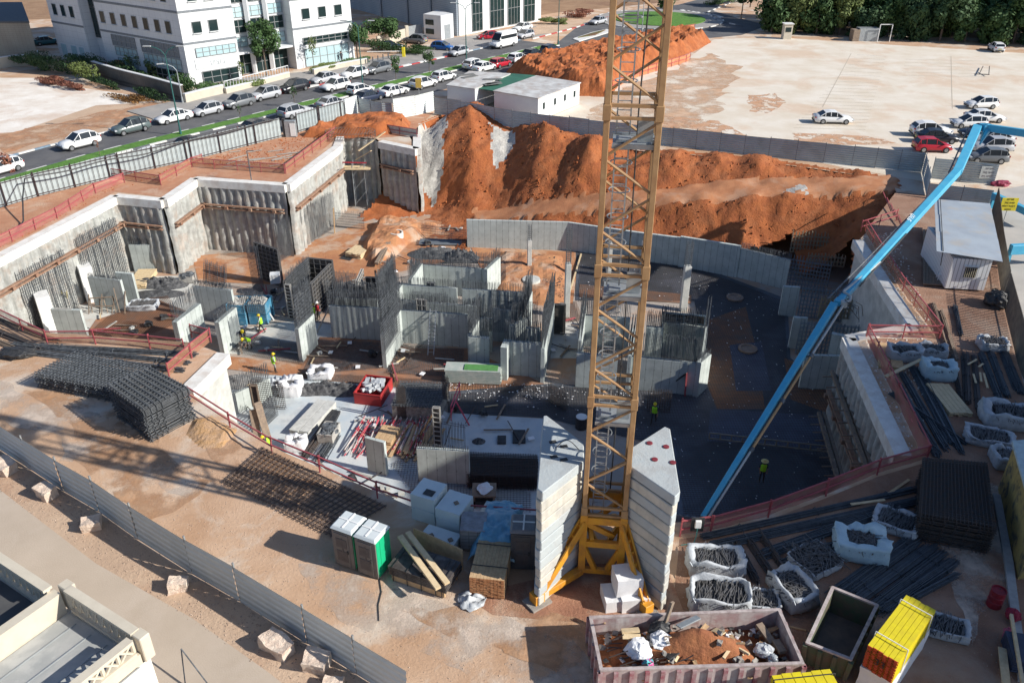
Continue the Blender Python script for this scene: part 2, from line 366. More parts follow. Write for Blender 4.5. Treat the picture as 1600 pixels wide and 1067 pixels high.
def mound(name,px,h0,hts,mat,seed=0,st=.5,label=None,cat='soil heap',rough=.4,rim=1.5,group=None):
    "heap: polygon footprint, heights at spots, falls to h0 at the rim"
    P=[W(u,v,h0) for u,v in px]; C=[(W(u,v,h0+h),h) for u,v,h in hts]
    x0=min(p.x for p in P);x1=max(p.x for p in P);y0=min(p.y for p in P);y1=max(p.y for p in P)
    vid={};vv=[];ff=[]
    def rimd(x,y):
        d=1e9
        for i in range(len(P)):
            a=P[i];b=P[(i+1)%len(P)]; ab=Vector((b.x-a.x,b.y-a.y)); t=max(0,min(1,((x-a.x)*ab.x+(y-a.y)*ab.y)/max(ab.length_squared,1e-6)))
            d=min(d,math.hypot(x-a.x-ab.x*t,y-a.y-ab.y*t))
        return d
    def g(i,j):
        if (i,j) not in vid:
            x=x0+i*st;y=y0+j*st
            if inpoly(x,y,P):
                sw=s=0
                for p,h in C:
                    w=1/((p.x-x)**2+(p.y-y)**2+.1)**1.5; sw+=w;s+=w*h
                f=min(1,rimd(x,y)/rim); h=(s/sw)*f+rough*f*noise.fractal(Vector((x*.5,y*.5,seed)),.9,2.2,4)
                h=max(h,.02)
            else: h=-.06
            vid[(i,j)]=len(vv);vv.append((x,y,h0+h))
        return vid[(i,j)]
    for i in range(-1,int((x1-x0)/st)+1):
        for j in range(-1,int((y1-y0)/st)+1):
            if any(inpoly(x0+a*st,y0+b*st,P) for a,b in ((i,j),(i+1,j),(i,j+1),(i+1,j+1))): ff.append((g(i,j),g(i+1,j),g(i+1,j+1),g(i,j+1)))
    me=bpy.data.meshes.new(name); me.from_pydata(vv,[],ff); me.materials.append(mat)
    o=link(name,me); return tag(o,label,cat,group)
mound('soil_heap',[(790,113),(812,108),(880,92),(960,76),(1020,64),(1075,58),(1112,66),(1088,79),(1065,88),(1003,108),(970,130),(950,152),(905,150),(845,140),(812,124)],0,[(850,122,2.2),(890,120,2.8),(925,118,2.4),(945,120,3.6),(930,140,3.4),(990,104,3.6),(1010,105,2.2),(1040,88,3.4),(1075,76,1.8),(1020,98,2.6),(825,122,1.4),(955,142,2.6),(870,136,2.8),(905,144,2.8)],soil,1,.45,label='long heap of red soil between the road and the pale car park',rim=1.8,rough=.9)
mound('soil_heap',[(470,215),(500,200),(560,190),(590,188),(640,190),(640,205),(590,213),(520,216)],0,[(560,200,1.3),(600,198,1.5),(520,208,.7)],soil,2,.35,label='lumpy red soil heap behind the circular reinforcement cage',rim=.8,rough=.5)
mound('soil_heap',[(560,395),(585,352),(612,345),(655,350),(690,352),(690,365),(640,380),(620,400),(580,415)],ZF,[(600,362,1.1),(640,356,1.3),(590,390,1.0),(665,358,.6)],earth,3,.35,label='orange soil heap beside the white manhole ring in the pit',rim=1,rough=.4)
mound('soil_heap',[(775,392),(880,400),(890,470),(850,478),(770,462)],ZF,[(820,425,.5),(850,440,.4),(800,455,.5)],earth,4,.4,label='low orange soil fill with a manhole, behind the central rooms',rim=1,rough=.25)
mound('soil_heap',[(300,655),(330,650),(372,672),(350,700),(310,700),(290,680)],0,[(330,675,.2)],M('yellow_sand',(.50,.29,.13),.95,(.50,.33,.21),2,bump=.8,bscale=8),5,.25,label='small pile of yellow sand by the stack of dark mesh',rim=.5,rough=.15,cat='sand pile')
# ---- pile walls round the pit ----
cen=Vector((0,60,0))
def pilewall(a,b,label,piles=True,cap=True,waler=True,zb=ZF-.2,ztop=0.0,mat=None,wz=-2.7,capw=.9):
    A=W(*a);B=W(*b); A.z=B.z=0; d=(B-A); L=d.length; d.normalize(); nrm=Vector((-d.y,d.x,0))
    if nrm.dot(cen-(A+B)/2)<0: nrm=-nrm
    t=thing('retaining_wall',label,'retaining wall',A)
    vv=[];ff=[]; ns=max(2,int(L/.11)); nz=14
    for i in range(ns+1):
        s=L*i/ns
        for j in range(nz+1):
            z=ztop-.1+(zb-ztop+.1)*j/nz
            q=s/.85; o=.0
            if piles: o=.40*math.sqrt(max(0,1-((q%1)*2-1)**2)); o+=.14*noise.noise(Vector((s*.7+A.x,z*.9,A.y)))+.07*noise.noise(Vector((s*3,z*2,A.x)))
            if piles and z>ztop-.6: o=.15
            p=d*s+nrm*o; vv.append((p.x,p.y,z))
    for i in range(ns):
        for j in range(nz):
            a0=i*(nz+1)+j; q=(a0,a0+nz+1,a0+nz+2,a0+1); ff.append(q if True else q[::-1])
    me=bpy.data.meshes.new('pile_face'); me.from_pydata(vv,[],ff); me.materials.append(mat or shot)
    if piles: me.shade_smooth()
    link('pile_face',me,t)
    if cap:
        c=MB(); w=capw; P=[d*-.0+nrm*.42,d*L+nrm*.42,d*L+nrm*(.42-w),d*0+nrm*(.42-w)]
        c.poly([(p.x,p.y) for p in P],ztop-.65,ztop+.12); o=c.build('capping_beam',concw,t); 
    if waler:
        c=MB()
        for dz in (0,.32): c.bar(d*.3+nrm*.62+Vector((0,0,wz+dz)),d*(L-.3)+nrm*.62+Vector((0,0,wz+dz)),.3,.12)
        for s in range(int(L/2.6)+1): c.box(d*(.8+s*2.6)+nrm*.8+Vector((0,0,wz+.16)),(.3,.3,.3),math.atan2(d.y,d.x)) if .8+s*2.6<L-.3 else None
        c.build('waler',M('rusty_steel',(.24,.12,.075),.8,(.33,.22,.15),3,world=True),t)
    return t
pilewall((-60,432),(180,307),'long retaining wall of piles with a white capping beam, left edge of the pit')
pilewall((180,307),(255,314),'short shaded pile wall between the long left wall and a corner of the pit')
pilewall((255,314),(305,280),'short sunlit pile wall stained orange near its foot')
pilewall((305,280),(447,290),'shaded pile wall with sunlit streaks of piles facing the camera')
pilewall((447,290),(527,230),'pale sunlit pile wall running back to the scaffold recess')
pilewall((527,230),(533,213),'short side wall of the recess behind the scaffold',waler=False)
pilewall((533,213),(588,217),'back pile wall of the recess behind the scaffold',waler=False,cap=False)
pilewall((588,217),(594,222),'narrow pale pile return beside the scaffold recess',waler=False,cap=False)
pilewall((594,222),(652,234),'dark pile wall block with a thick concrete cap beside the sprayed slope')
pilewall((652,234),(652,212),'short return of the dark pile wall against the sprayed slope',waler=False)
pilewall((1340,377),(1427,512),'upper right concrete retaining wall below the site cabin',piles=False,waler=False,mat=concp)
pilewall((1427,512),(1325,530),'short jog of retaining wall on the right of the pit',piles=False,waler=False,mat=concp)
pilewall((1325,530),(1410,714),'lower right pile wall with a long steel waler, in shade',wz=-4.2)
pilewall((350,554),(292,611),'short pale retaining wall by the mesh stacks, left of the pit',piles=False,waler=False,mat=concp)
for i,(a,b) in enumerate([((1410,714),(1290,772)),((1290,772),(1110,815)),((1110,815),(850,818)),((850,818),(640,790)),((640,790),(440,705)),((440,705),(292,611)),((350,554),(300,535)),((300,535),(80,520)),((80,520),(-60,480)),((1400,282),(1388,330)),((1388,330),(1340,377))]):
    A=W(*a);B=W(*b); m=MB(); m.quad((A.x,A.y,0),(B.x,B.y,0),(B.x,B.y,ZF-.1),(A.x,A.y,ZF-.1)); struct(m.build('pit_side',soil))
# ---- streets ----
asph=M('asphalt',(.115,.115,.12),.9,(.085,.085,.09),.5,bump=.15,bscale=20,world=True,stain=(.15,.145,.14),samt=.5,sscale=.2)
pave=M('paving',(.33,.31,.29),.9,(.27,.26,.245),.8,world=True,stain=(.38,.34,.30),samt=.5,sscale=.3)
grs=M('lawn_green',(.10,.24,.03),.95,(.07,.17,.025),1.5,bump=.6,bscale=20,world=True)
med=[W(*p) for p in [(92,265),(150,247),(230,230),(305,210),(385,194),(470,170),(540,152),(610,136),(695,116),(775,96),(875,72)]]
d0=(med[1]-med[0]).normalized(); med=[med[0]-d0*40,med[0]-d0*8]+med
# smooth the line
for _ in range(3): med=[med[0]]+[(med[i-1]+med[i]*2+med[i+1])/4 for i in range(1,len(med)-1)]+[med[-1]]
def offs(line,o):
    r=[]
    for i,p in enumerate(line):
        t=(line[min(i+1,len(line)-1)]-line[max(i-1,0)]).normalized(); r.append(p+Vector((-t.y,t.x,0))*o)
    return r
def strip(name,line,o1,o2,z,mat,kind='structure',h=None):
    a=offs(line,o1);b=offs(line,o2); m=MB()
    for i in range(len(line)-1):
        q=[a[i],a[i+1],b[i+1],b[i]]
        if h: m.hexa([Vector((p.x,p.y,z)) for p in (q[0],q[1],q[2],q[3])],[Vector((p.x,p.y,z+h)) for p in (q[0],q[1],q[2],q[3])])
        else: m.quad(*[(p.x,p.y,z) for p in q])
    o=m.build(name,mat); o['kind']=kind
    bm=bmesh.new(); bm.from_mesh(o.data); bmesh.ops.recalc_face_normals(bm,faces=bm.faces); bm.to_mesh(o.data); bm.free()
    if not h and o.data.polygons[0].normal.z<0: o.data.flip_normals()
    return o
strip('road',med,-7.2,9.2,.008,asph)
strip('pavement',med[5:],9.2,16.5,.012,pave,h=.11)
strip('grass_median',med,.3,2.15,.012,grs,kind='stuff',h=.16)
def kerb(line,off,name,cols,seg=1.0,w=.28,z=.008,h=.15):
    L=offs(line,off); out=[MB() for c in cols]; acc=0;k=0
    for a,b in zip(L,L[1:]):
        l=(b-a).length;n=max(1,round(l/seg))
        for i in range(n):
            p=a.lerp(b,i/n);q=a.lerp(b,(i+1)/n-.02/seg/n)
            out[k%len(cols)].bar(p+Vector((0,0,z+h/2)),q+Vector((0,0,z+h/2)),w,h); k+=1
    for m,c in zip(out,cols): struct(m.build(name,c))
kw=M('kerb_white',(.72,.71,.68),.8); kk=M('kerb_dark',(.13,.14,.16),.8); kr=M('kerb_red',(.45,.06,.06),.8); kbl=M('kerb_blue_grey',(.20,.28,.36),.8)
kerb(med,.17,'kerb',[kw,kk],2.0); kerb(med,2.3,'kerb',[kw,kk],2.0)
kerb(med,9.1,'kerb',[kw,kbl],2.0)
kerb(offs(med,9.0)[6:12],-.3,'kerb',[kw,kr],2.0,z=.012,h=.16)
_ln=M('ground_line',(.50,.43,.34),.95)
for a,b in [((1240+i*4.5,200-i*5.2),(1352+i*1.5,203-i*5.2)) for i in range(23)]+[((1410+i*1.0,118-i*5),(1545,121-i*5)) for i in range(6)]+[((1285,168),(1330,84)),((1488,170),(1486,88))]:
    m=MB(); m.bar(W(*a,.012),W(*b,.012),.09,.006); struct(m.build('ground_line',_ln))
def patch(name,px,col,col2,z,amp=1.5,thr=(.42,.58),scale=.5,seed=0):
    P=[W(u,v) for u,v in px]; Q=[]
    for i in range(len(P)):
        a=P[i];b=P[(i+1)%len(P)]
        for k_ in range(10):
            q=a.lerp(b,k_/10); n=noise.noise_vector(q*.35+Vector((seed,0,0)))*amp+noise.noise_vector(q*1.3)*amp*.35; Q.append(Vector((q.x+n.x,q.y+n.y,0)))
    m=M(name,col,.95,col2,.8,world=True,bump=.5,bscale=8)
    nt=m.node_tree; b=nt.nodes['Principled BSDF']
    if not b.inputs['Alpha'].is_linked:
        g=nt.nodes.new('ShaderNodeNewGeometry'); n=nt.nodes.new('ShaderNodeTexNoise'); n.inputs['Scale'].default_value=scale; n.inputs['Detail'].default_value=8; n.inputs['Roughness'].default_value=.65; r=nt.nodes.new('ShaderNodeMapRange'); r.inputs[1].default_value=thr[0]; r.inputs[2].default_value=thr[1]
        nt.links.new(g.outputs['Position'],n.inputs['Vector']); nt.links.new(n.outputs[0],r.inputs[0]); nt.links.new(r.outputs[0],b.inputs['Alpha'])
    sheet('soil_stain',Q,z,m,world=True)
patch('stain_lot',[(915,180),(950,150),(1000,125),(1075,95),(1120,85),(1150,105),(1140,140),(1120,175),(1060,205),(1000,200),(940,190)],(.52,.31,.18),(.60,.42,.29),.0085,2.5,(.40,.60),.22)
patch('stain_lot_red',[(1170,150),(1210,146),(1222,160),(1205,178),(1175,175)],(.48,.25,.13),(.56,.36,.24),.0115,1,(.44,.52),.6)
patch('stain_lot_red',[(1235,205),(1340,212),(1400,225),(1330,228),(1240,218)],(.48,.25,.13),(.56,.36,.24),.0115,1,(.44,.52),.6)
patch('stain_lot_red',[(1020,180),(1120,190),(1180,215),(1120,222),(1030,210)],(.48,.25,.13),(.56,.36,.24),.0145,1,(.44,.52),.6)
patch('pale_dust',[(0,585),(120,640),(180,690),(120,720),(0,650)],(.62,.54,.46),(.56,.45,.36),.013,1,(.45,.62),.4)
patch('pale_dust',[(480,880),(640,930),(900,1010),(940,1066),(760,1090),(600,1010),(500,940)],(.62,.54,.46),(.56,.45,.36),.013,.8,(.45,.62),.4)
patch('pale_dust',[(230,700),(330,740),(300,780),(220,740)],(.62,.54,.46),(.56,.45,.36),.016,.8,(.45,.62),.4)
patch('pale_dust',[(1480,740),(1560,760),(1590,900),(1520,1000),(1490,880)],(.62,.54,.46),(.56,.45,.36),.016,.8,(.45,.62),.4)
patch('orange_dust',[(60,600),(180,650),(330,760),(240,800),(100,700)],(.46,.25,.13),(.50,.32,.20),.019,1,(.45,.62),.35)
patch('orange_dust',[(620,960),(800,940),(920,960),(920,1060),(760,1040)],(.46,.25,.13),(.50,.32,.20),.019,1,(.45,.62),.35)
patch('orange_dust',[(300,660),(420,710),(520,760),(440,780),(330,720)],(.46,.25,.13),(.50,.32,.20),.019,.8,(.40,.60),.5)
patch('red_edge',[(0,240),(120,215),(230,185),(290,172),(250,160),(120,185),(40,205),(-40,215)],(.46,.22,.11),(.50,.30,.18),.018,1.5,(.38,.6),.35)
# roundabout and roads beyond
sheet('road',[(870,68),(900,44),(935,30),(980,22),(1000,15),(1060,8),(1090,0),(1120,-8),(1170,-8),(1125,8),(1115,18),(1150,28),(1200,40),(1160,55),(1110,60),(1060,52),(960,58),(880,76)],.016,asph,h=0)
m=MB(); c=W(1030,31); m.lathe(c,[(13,.02),(13,.16),(12.6,.16)],40); struct(m.build('roundabout_apron',pave))
m=MB(); m.lathe(c,[(9.5,.16),(9.5,.3),(9.2,.34),(0.1,.6)],40); struct(m.build('roundabout_lawn',grs))
m=MB(); 
for i in range(40):
    a=2*math.pi*i/40
    if i%2: m.box(c+Vector((13.1*math.cos(a),13.1*math.sin(a),.1)),(.3,2.0,.18),a)
struct(m.build('kerb',kw))
isl=[W(*p) for p in [(895,62),(925,52),(948,47),(958,50),(935,57),(905,66)]]
m=MB(); m.poly(isl,.02,.16); struct(m.build('traffic_island',kw)); m=MB(); m.poly([W(*p) for p in [(903,61),(925,54),(946,49),(930,57)]],.16,.3); tag(m.build('ground_cover',M('island_plants',(.10,.12,.03),.9,(.18,.08,.05),1.0,bump=1,world=True)),kind='stuff')
kp=[W(*p) for p in [(1105,20),(1130,10),(1170,-6)]]; kerb(kp,0,'kerb',[kw,kk],2.0,z=.016)
kp=[W(*p) for p in [(1110,25),(1120,33),(1160,42)]]; kerb(kp,0,'kerb',[kw,kk],2.0,z=.016)
kp=[W(*p) for p in [(832,62),(870,52),(900,44),(935,31),(975,23)]]; kerb(kp,0,'kerb',[kw,kr],2.0,z=.016)
m=MB()
for i in range(7):
    p=W(1072+i*8,18+i*1.2); m.box(p+Vector((0,0,.022)),(1.0,4.5,.004),.3)
struct(m.build('zebra_crossing',kw))
# fields, lots
pale=M('pale_marl',(.70,.64,.55),.95,(.62,.54,.43),.25,bump=.3,bscale=5,world=True,stain=(.58,.41,.28),samt=.6,sscale=.1)
wht=M('white_marl',(.80,.76,.70),.95,(.68,.61,.53),.35,bump=.4,bscale=4,world=True,stain=(.52,.36,.25),samt=.5,sscale=.12)
drysoil=M('dry_earth',(.47,.33,.23),.95,(.55,.40,.28),.3,bump=.6,bscale=5,world=True,stain=(.40,.22,.13),samt=.5,sscale=.2)
dgrass=M('dry_grass',(.34,.21,.12),.95,(.26,.15,.08),.35,bump=1,bscale=3,world=True,stain=(.22,.12,.07),samt=.7,sscale=.1)
sheet('car_park_ground',[(700,162),(915,150),(960,130),(1070,95),(1115,62),(1200,58),(1320,66),(1640,86),(1900,100),(2000,330),(1560,290),(1450,285),(1200,240),(950,212),(800,190)],.004,pale)
sheet('dirt_verge',[(-60,262),(20,243),(80,228),(160,209),(230,191),(290,178),(310,168),(240,160),(150,165),(0,215),(-100,240)],.012,drysoil)
sheet('marl_lot',[(-140,235),(0,208),(60,205),(130,185),(190,172),(255,160),(200,148),(110,135),(60,122),(-140,122)],.008,wht)
sheet('field',[(-400,60),(0,32),(85,30),(85,-60),(-600,-60)],.008,dgrass)
sheet('field',[(845,24),(870,20),(960,12),(1060,2),(1100,-12),(700,-60),(700,0),(845,-20)],.008,dgrass)
sheet('pavement',[(845,38),(900,32),(930,26),(900,42),(860,52),(830,56),(800,62)],.02,drysoil)
# sheet of pavement plaza round the offices
sheet('plaza',[(290,172),(300,140),(380,122),(480,112),(560,92),(600,98),(640,85),(700,60),(800,50),(850,38),(905,40),(830,60),(695,92),(560,117),(400,147)],.006,pave)
sheet('red_soil_strip',[(-60,345),(10,322),(60,307),(190,275),(300,251),(400,225),(440,215),(539,186),(560,180),(616,188),(679,175),(655,196),(640,212),(590,216),(530,212),(447,285),(305,276),(255,308),(180,300),(-60,420)],.011,M('red_site_soil',(.50,.27,.16),.95,(.40,.17,.09),.5,bump=.8,bscale=6,world=True,stain=(.56,.42,.31),samt=.6,sscale=.25))
sheet('yard_earth',[(1062,842),(1110,835),(1200,812),(1290,778),(1370,745),(1447,722),(1400,622),(1353,528),(1467,530),(1410,455),(1375,400),(1352,362),(1400,300),(1445,305),(1545,330),(1556,400),(1566,470),(1590,570),(1700,760),(1700,1200),(1240,1200),(1050,960)],.004,M('yard_brown',(.34,.20,.135),.95,(.25,.135,.085),.5,bump=.7,bscale=8,world=True,stain=(.38,.28,.21),samt=.7,sscale=.2))
sheet('crane_earth',[(835,905),(900,880),(1040,880),(1070,960),(960,975),(850,968),(770,960),(740,940),(770,920)],.008,M('crane_brown',(.40,.21,.13),.95,(.28,.13,.08),.8,bump=.7,bscale=8,world=True,stain=(.48,.34,.24),samt=.6,sscale=.5))
# foreground street at lower left
lane=M('dusty_lane',(.49,.405,.32),.9,(.44,.36,.28),.4,bump=.15,bscale=14,world=True,stain=(.52,.44,.36),samt=.5,sscale=.2)
sheet('lane',[(-200,650),(0,765),(150,880),(300,965),(420,1050),(520,1130),(500,1500),(-400,1500),(-400,800)],.006,lane)
sheet('dirt_verge',[(-200,560),(0,700),(300,880),(640,1100),(520,1140),(420,1055),(300,970),(150,885),(0,770),(-200,655)],.004,drysoil)
# right-hand street beyond the slat fence
conp=M('pale_road',(.45,.42,.38),.9,(.38,.36,.33),.4,bump=.1,world=True)
sheet('road',[(1545,300),(1600,290),(1900,280),(1900,760),(1640,760),(1590,560),(1560,420)],.008,conp)
# ================= CRANE =================
cy=M('crane_paint',(.41,.25,.12),.6,(.34,.20,.09),3,stain=(.30,.15,.07),samt=.4,sscale=1.5)
co_=M('crane_orange',(.70,.33,.025),.5,(.62,.27,.03),2,stain=(.30,.13,.05),samt=.4,sscale=1.5)
def crane():
    t=thing('tower_crane','tall tan lattice mast of a tower crane standing on an orange base frame','tower crane',(3.95,27.15,0),R(-7))
    hw=.83; lv=[3.85+5.5*i for i in range(8)]
    for a in (-1,1):
        for b in (-1,1):
            m=MB(); m.bar((a*hw,b*hw,3.6),(a*hw,b*hw,lv[-1]),.2)
            for z in lv[:-1]: m.box((a*hw,b*hw,z),(.27,.27,.5))
            m.build('leg',cy,t,bevel=.015)
    fac=[((-hw,-hw),(hw,-hw)),((hw,-hw),(hw,hw)),((hw,hw),(-hw,hw)),((-hw,hw),(-hw,-hw))]
    for si in range(len(lv)-1):
        z0=lv[si]; m=MB()
        for k,(p,q) in enumerate(fac):
            P=Vector((*p,0));Q=Vector((*q,0)); n=4; dz=(5.5-.5)/n
            m.bar(P+Vector((0,0,z0+.22)),Q+Vector((0,0,z0+.22)),.11,.11); m.bar(P+Vector((0,0,z0-.18)),Q+Vector((0,0,z0-.18)),.1,.1)
            for i in range(n):
                za=z0+.3+dz*i; zb=za+dz*.93
                A,B=(P,Q) if (i+(k%2))%2 else (Q,P)
                m.bar(A+Vector((0,0,za)),B+Vector((0,0,zb)),.1,.1,6)
        m.build('lattice',cy,t)
        # ladder with safety hoops, landing
        m=MB(); lx=-.28
        for s in (-.22,.22): m.bar((lx+s,-.1,z0-.9),(lx+s,-.1,z0+4.3),.05)
        for i in range(17): m.bar((lx-.22,-.1,z0-.7+i*.3),(lx+.22,-.1,z0-.7+i*.3),.03)
        for i in range(4):
            z=z0+.9+i*.95; pts=[(lx+.36*math.cos(x*math.pi/6),-.1-.55*math.sin(x*math.pi/6),z) for x in range(7)]
            pts=[(lx+.36*math.cos(x),-.38+.36*math.sin(x),z) for x in [i2*math.pi/6 for i2 in range(13)]]
            m.path(pts,.03)
        m.build('ladder',galv,t)
        if si<6:
            m=MB(); zp=z0+4.35; m.box((.1,0,zp),(1.4,1.4,.06)); 
            for a in (-1,1): m.bar((-.62,a*.7,zp+.02),(.78,a*.7,zp+.02),.05,.16)
            m.box((.45,-.25,zp+.45),(.5,.05,.8)); m.box((-.25,-.1,zp+.1),(.5,.5,.1))
            m.build('landing',galv,t)
    m=MB(); m.path([(.2,.55,4),(.28,.5,12),(.2,.55,20),(.35,.5,28),(.3,.5,41)],.06,6); m.build('power_cable',blk,t)
    m=MB(); m.box((.75,-.5,19.2),(.1,.4,.3)); m.box((-.7,-.85,25.2),(.3,.06,.5)); m.build('junction_box',blk,t)
    # base: orange portal with splayed struts to the foot beams
    m=MB()
    for a in (-1,1):
        for b in (-1,1): m.bar((a*hw,b*hw,.5),(a*hw,b*hw,3.7),.3)
    for z,h in ((3.4,.35),(2.1,.3)):
        for p,q in fac: m.bar((*p,z),(*q,z),.22,h)
    for k,(p,q) in enumerate(fac):
        m.bar((*p,3.25),(q[0]*.55+p[0]*.0,q[1]*.55 if p[0]!=q[0] else q[1],2.25),.18,.22)
        mid=((p[0]+q[0])/2,(p[1]+q[1])/2)
        for s in (p,q): m.bar((s[0],s[1],2.0),(mid[0]+(s[0]-mid[0])*.3,mid[1]+(s[1]-mid[1])*.3,.6),.24,.2)
        m.bar((*p,.55),(*q,.55),.2,.25)
    m.build('base_frame',co_,t,bevel=.01)
    for a,b in ((-2.6,-2.45),(1.95,-2.4),(-2.3,2.3),(2.3,2.3)):
        s=Vector((a,b,0)); n=Vector((math.copysign(hw,a),math.copysign(hw,b),0)); m=MB()
        u=s+Vector((0,0,.35)); v=n+Vector((0,0,3.3)); sd_=(v-u).cross(Vector((0,0,1))).normalized()
        for o in (-.13,.13): m.bar(u+sd_*o,v+sd_*o,.09,.3)
        for i in range(7): 
            p=u.lerp(v,(i+.5)/7); m.bar(p-sd_*.13,p+sd_*.13,.1,.2)
        m.bar(s+Vector((0,0,.3)),n+Vector((0,0,.5)),.3,.32); m.box(s+Vector((0,0,.3)),(.5,.45,.55),math.atan2(b,a))
        for o in (-.1,.1): m.bar(u+sd_*o-Vector((0,0,.1)),u+sd_*o+Vector((0,0,.35)),.06,n=8)
        m.build('strut',co_,t,bevel=.01)
        m=MB(); m.box(s+Vector((0,0,.04)),(1.0,.8,.14),math.atan2(b,a)); m.build('foot_pad',M('foot_concrete',(.36,.33,.29),.9,bump=.5),t)
    return t
crane()
blk_m=M('ballast_concrete',(.57,.54,.47),.85,(.46,.44,.38),1.2,bump=.3,bscale=7,stain=(.36,.37,.37),samt=.5,sscale=.8,streak=.25)
blk_b=M('ballast_concrete_bluish',(.43,.46,.46),.85,(.40,.44,.45),1.2,bump=.3,bscale=7,stain=(.34,.34,.33),samt=.5,sscale=.8)
def ballast(px,label,h,n,seed):
    random.seed(seed)
    c=sum((Vector((p[0],p[1])) for p in px),Vector((0,0)))/len(px)
    for i in range(n):
        z0=.1+i*h/n; top=i==n-1
        if top: pass
        m=MB(); j=random.uniform(-.025,.025); P=[(p[0]-c.x+j,p[1]-c.y+random.uniform(-.02,.02)) for p in px]
        m.poly(P,z0,z0+h/n-.04); me=m.mesh('ballast_block',random.choice([blk_m,blk_m,blk_b]))
        bevel_mesh(me,.035); 
        o=link('ballast_block',me,None,(c.x,c.y,0)); tag(o,label%('topmost' if top else ['lowest','second','third','fourth','fifth','sixth','seventh','eighth','ninth','tenth','eleventh'][i]+' from the ground'),'ballast block',group='concrete ballast blocks of the crane')
        if top:
            if seed==1:
                m=MB()
                for q in ((.0,.6),(.45,.3),(.0,-.4),(.4,-.6)): m.box((q[0]-.1,q[1],z0+h/n-.06),(.3,.16,.1),.3)
                m.build('lifting_pocket',M('dark_hole',(.06,.06,.06),.9),o)
                m=MB(); m.path([(x*.08,.1+.25*math.sin(x*.3),z0+h/n+.25*math.sin(x*.26)) for x in range(13)],.025); m.build('lifting_loop',steel,o)
            else:
                for q in ((-.2,1.0),(.45,.75),(-.15,-.1),(.55,-.3)):
                    m=MB(); m.lathe((q[0],q[1],z0+h/n-.02),[(.13,-.01),(.13,.02),(.08,.03)],14); m.build('recess_cap',M('dark_red',(.22,.03,.04),.6),o)
ballast([(.95,24.95),(1.15,24.7),(2.9,26.7),(2.98,27.9),(1.5,29.9),(1.35,29.9)],'pale concrete ballast slab in the left stack beside the crane, %s',6.2,12,1)
ballast([(6.55,29.1),(4.95,27.6),(4.75,26.3),(6.2,24.45),(6.45,24.75),(6.75,28.9)],'pale concrete ballast slab in the right stack beside the crane, %s',6.2,12,2)
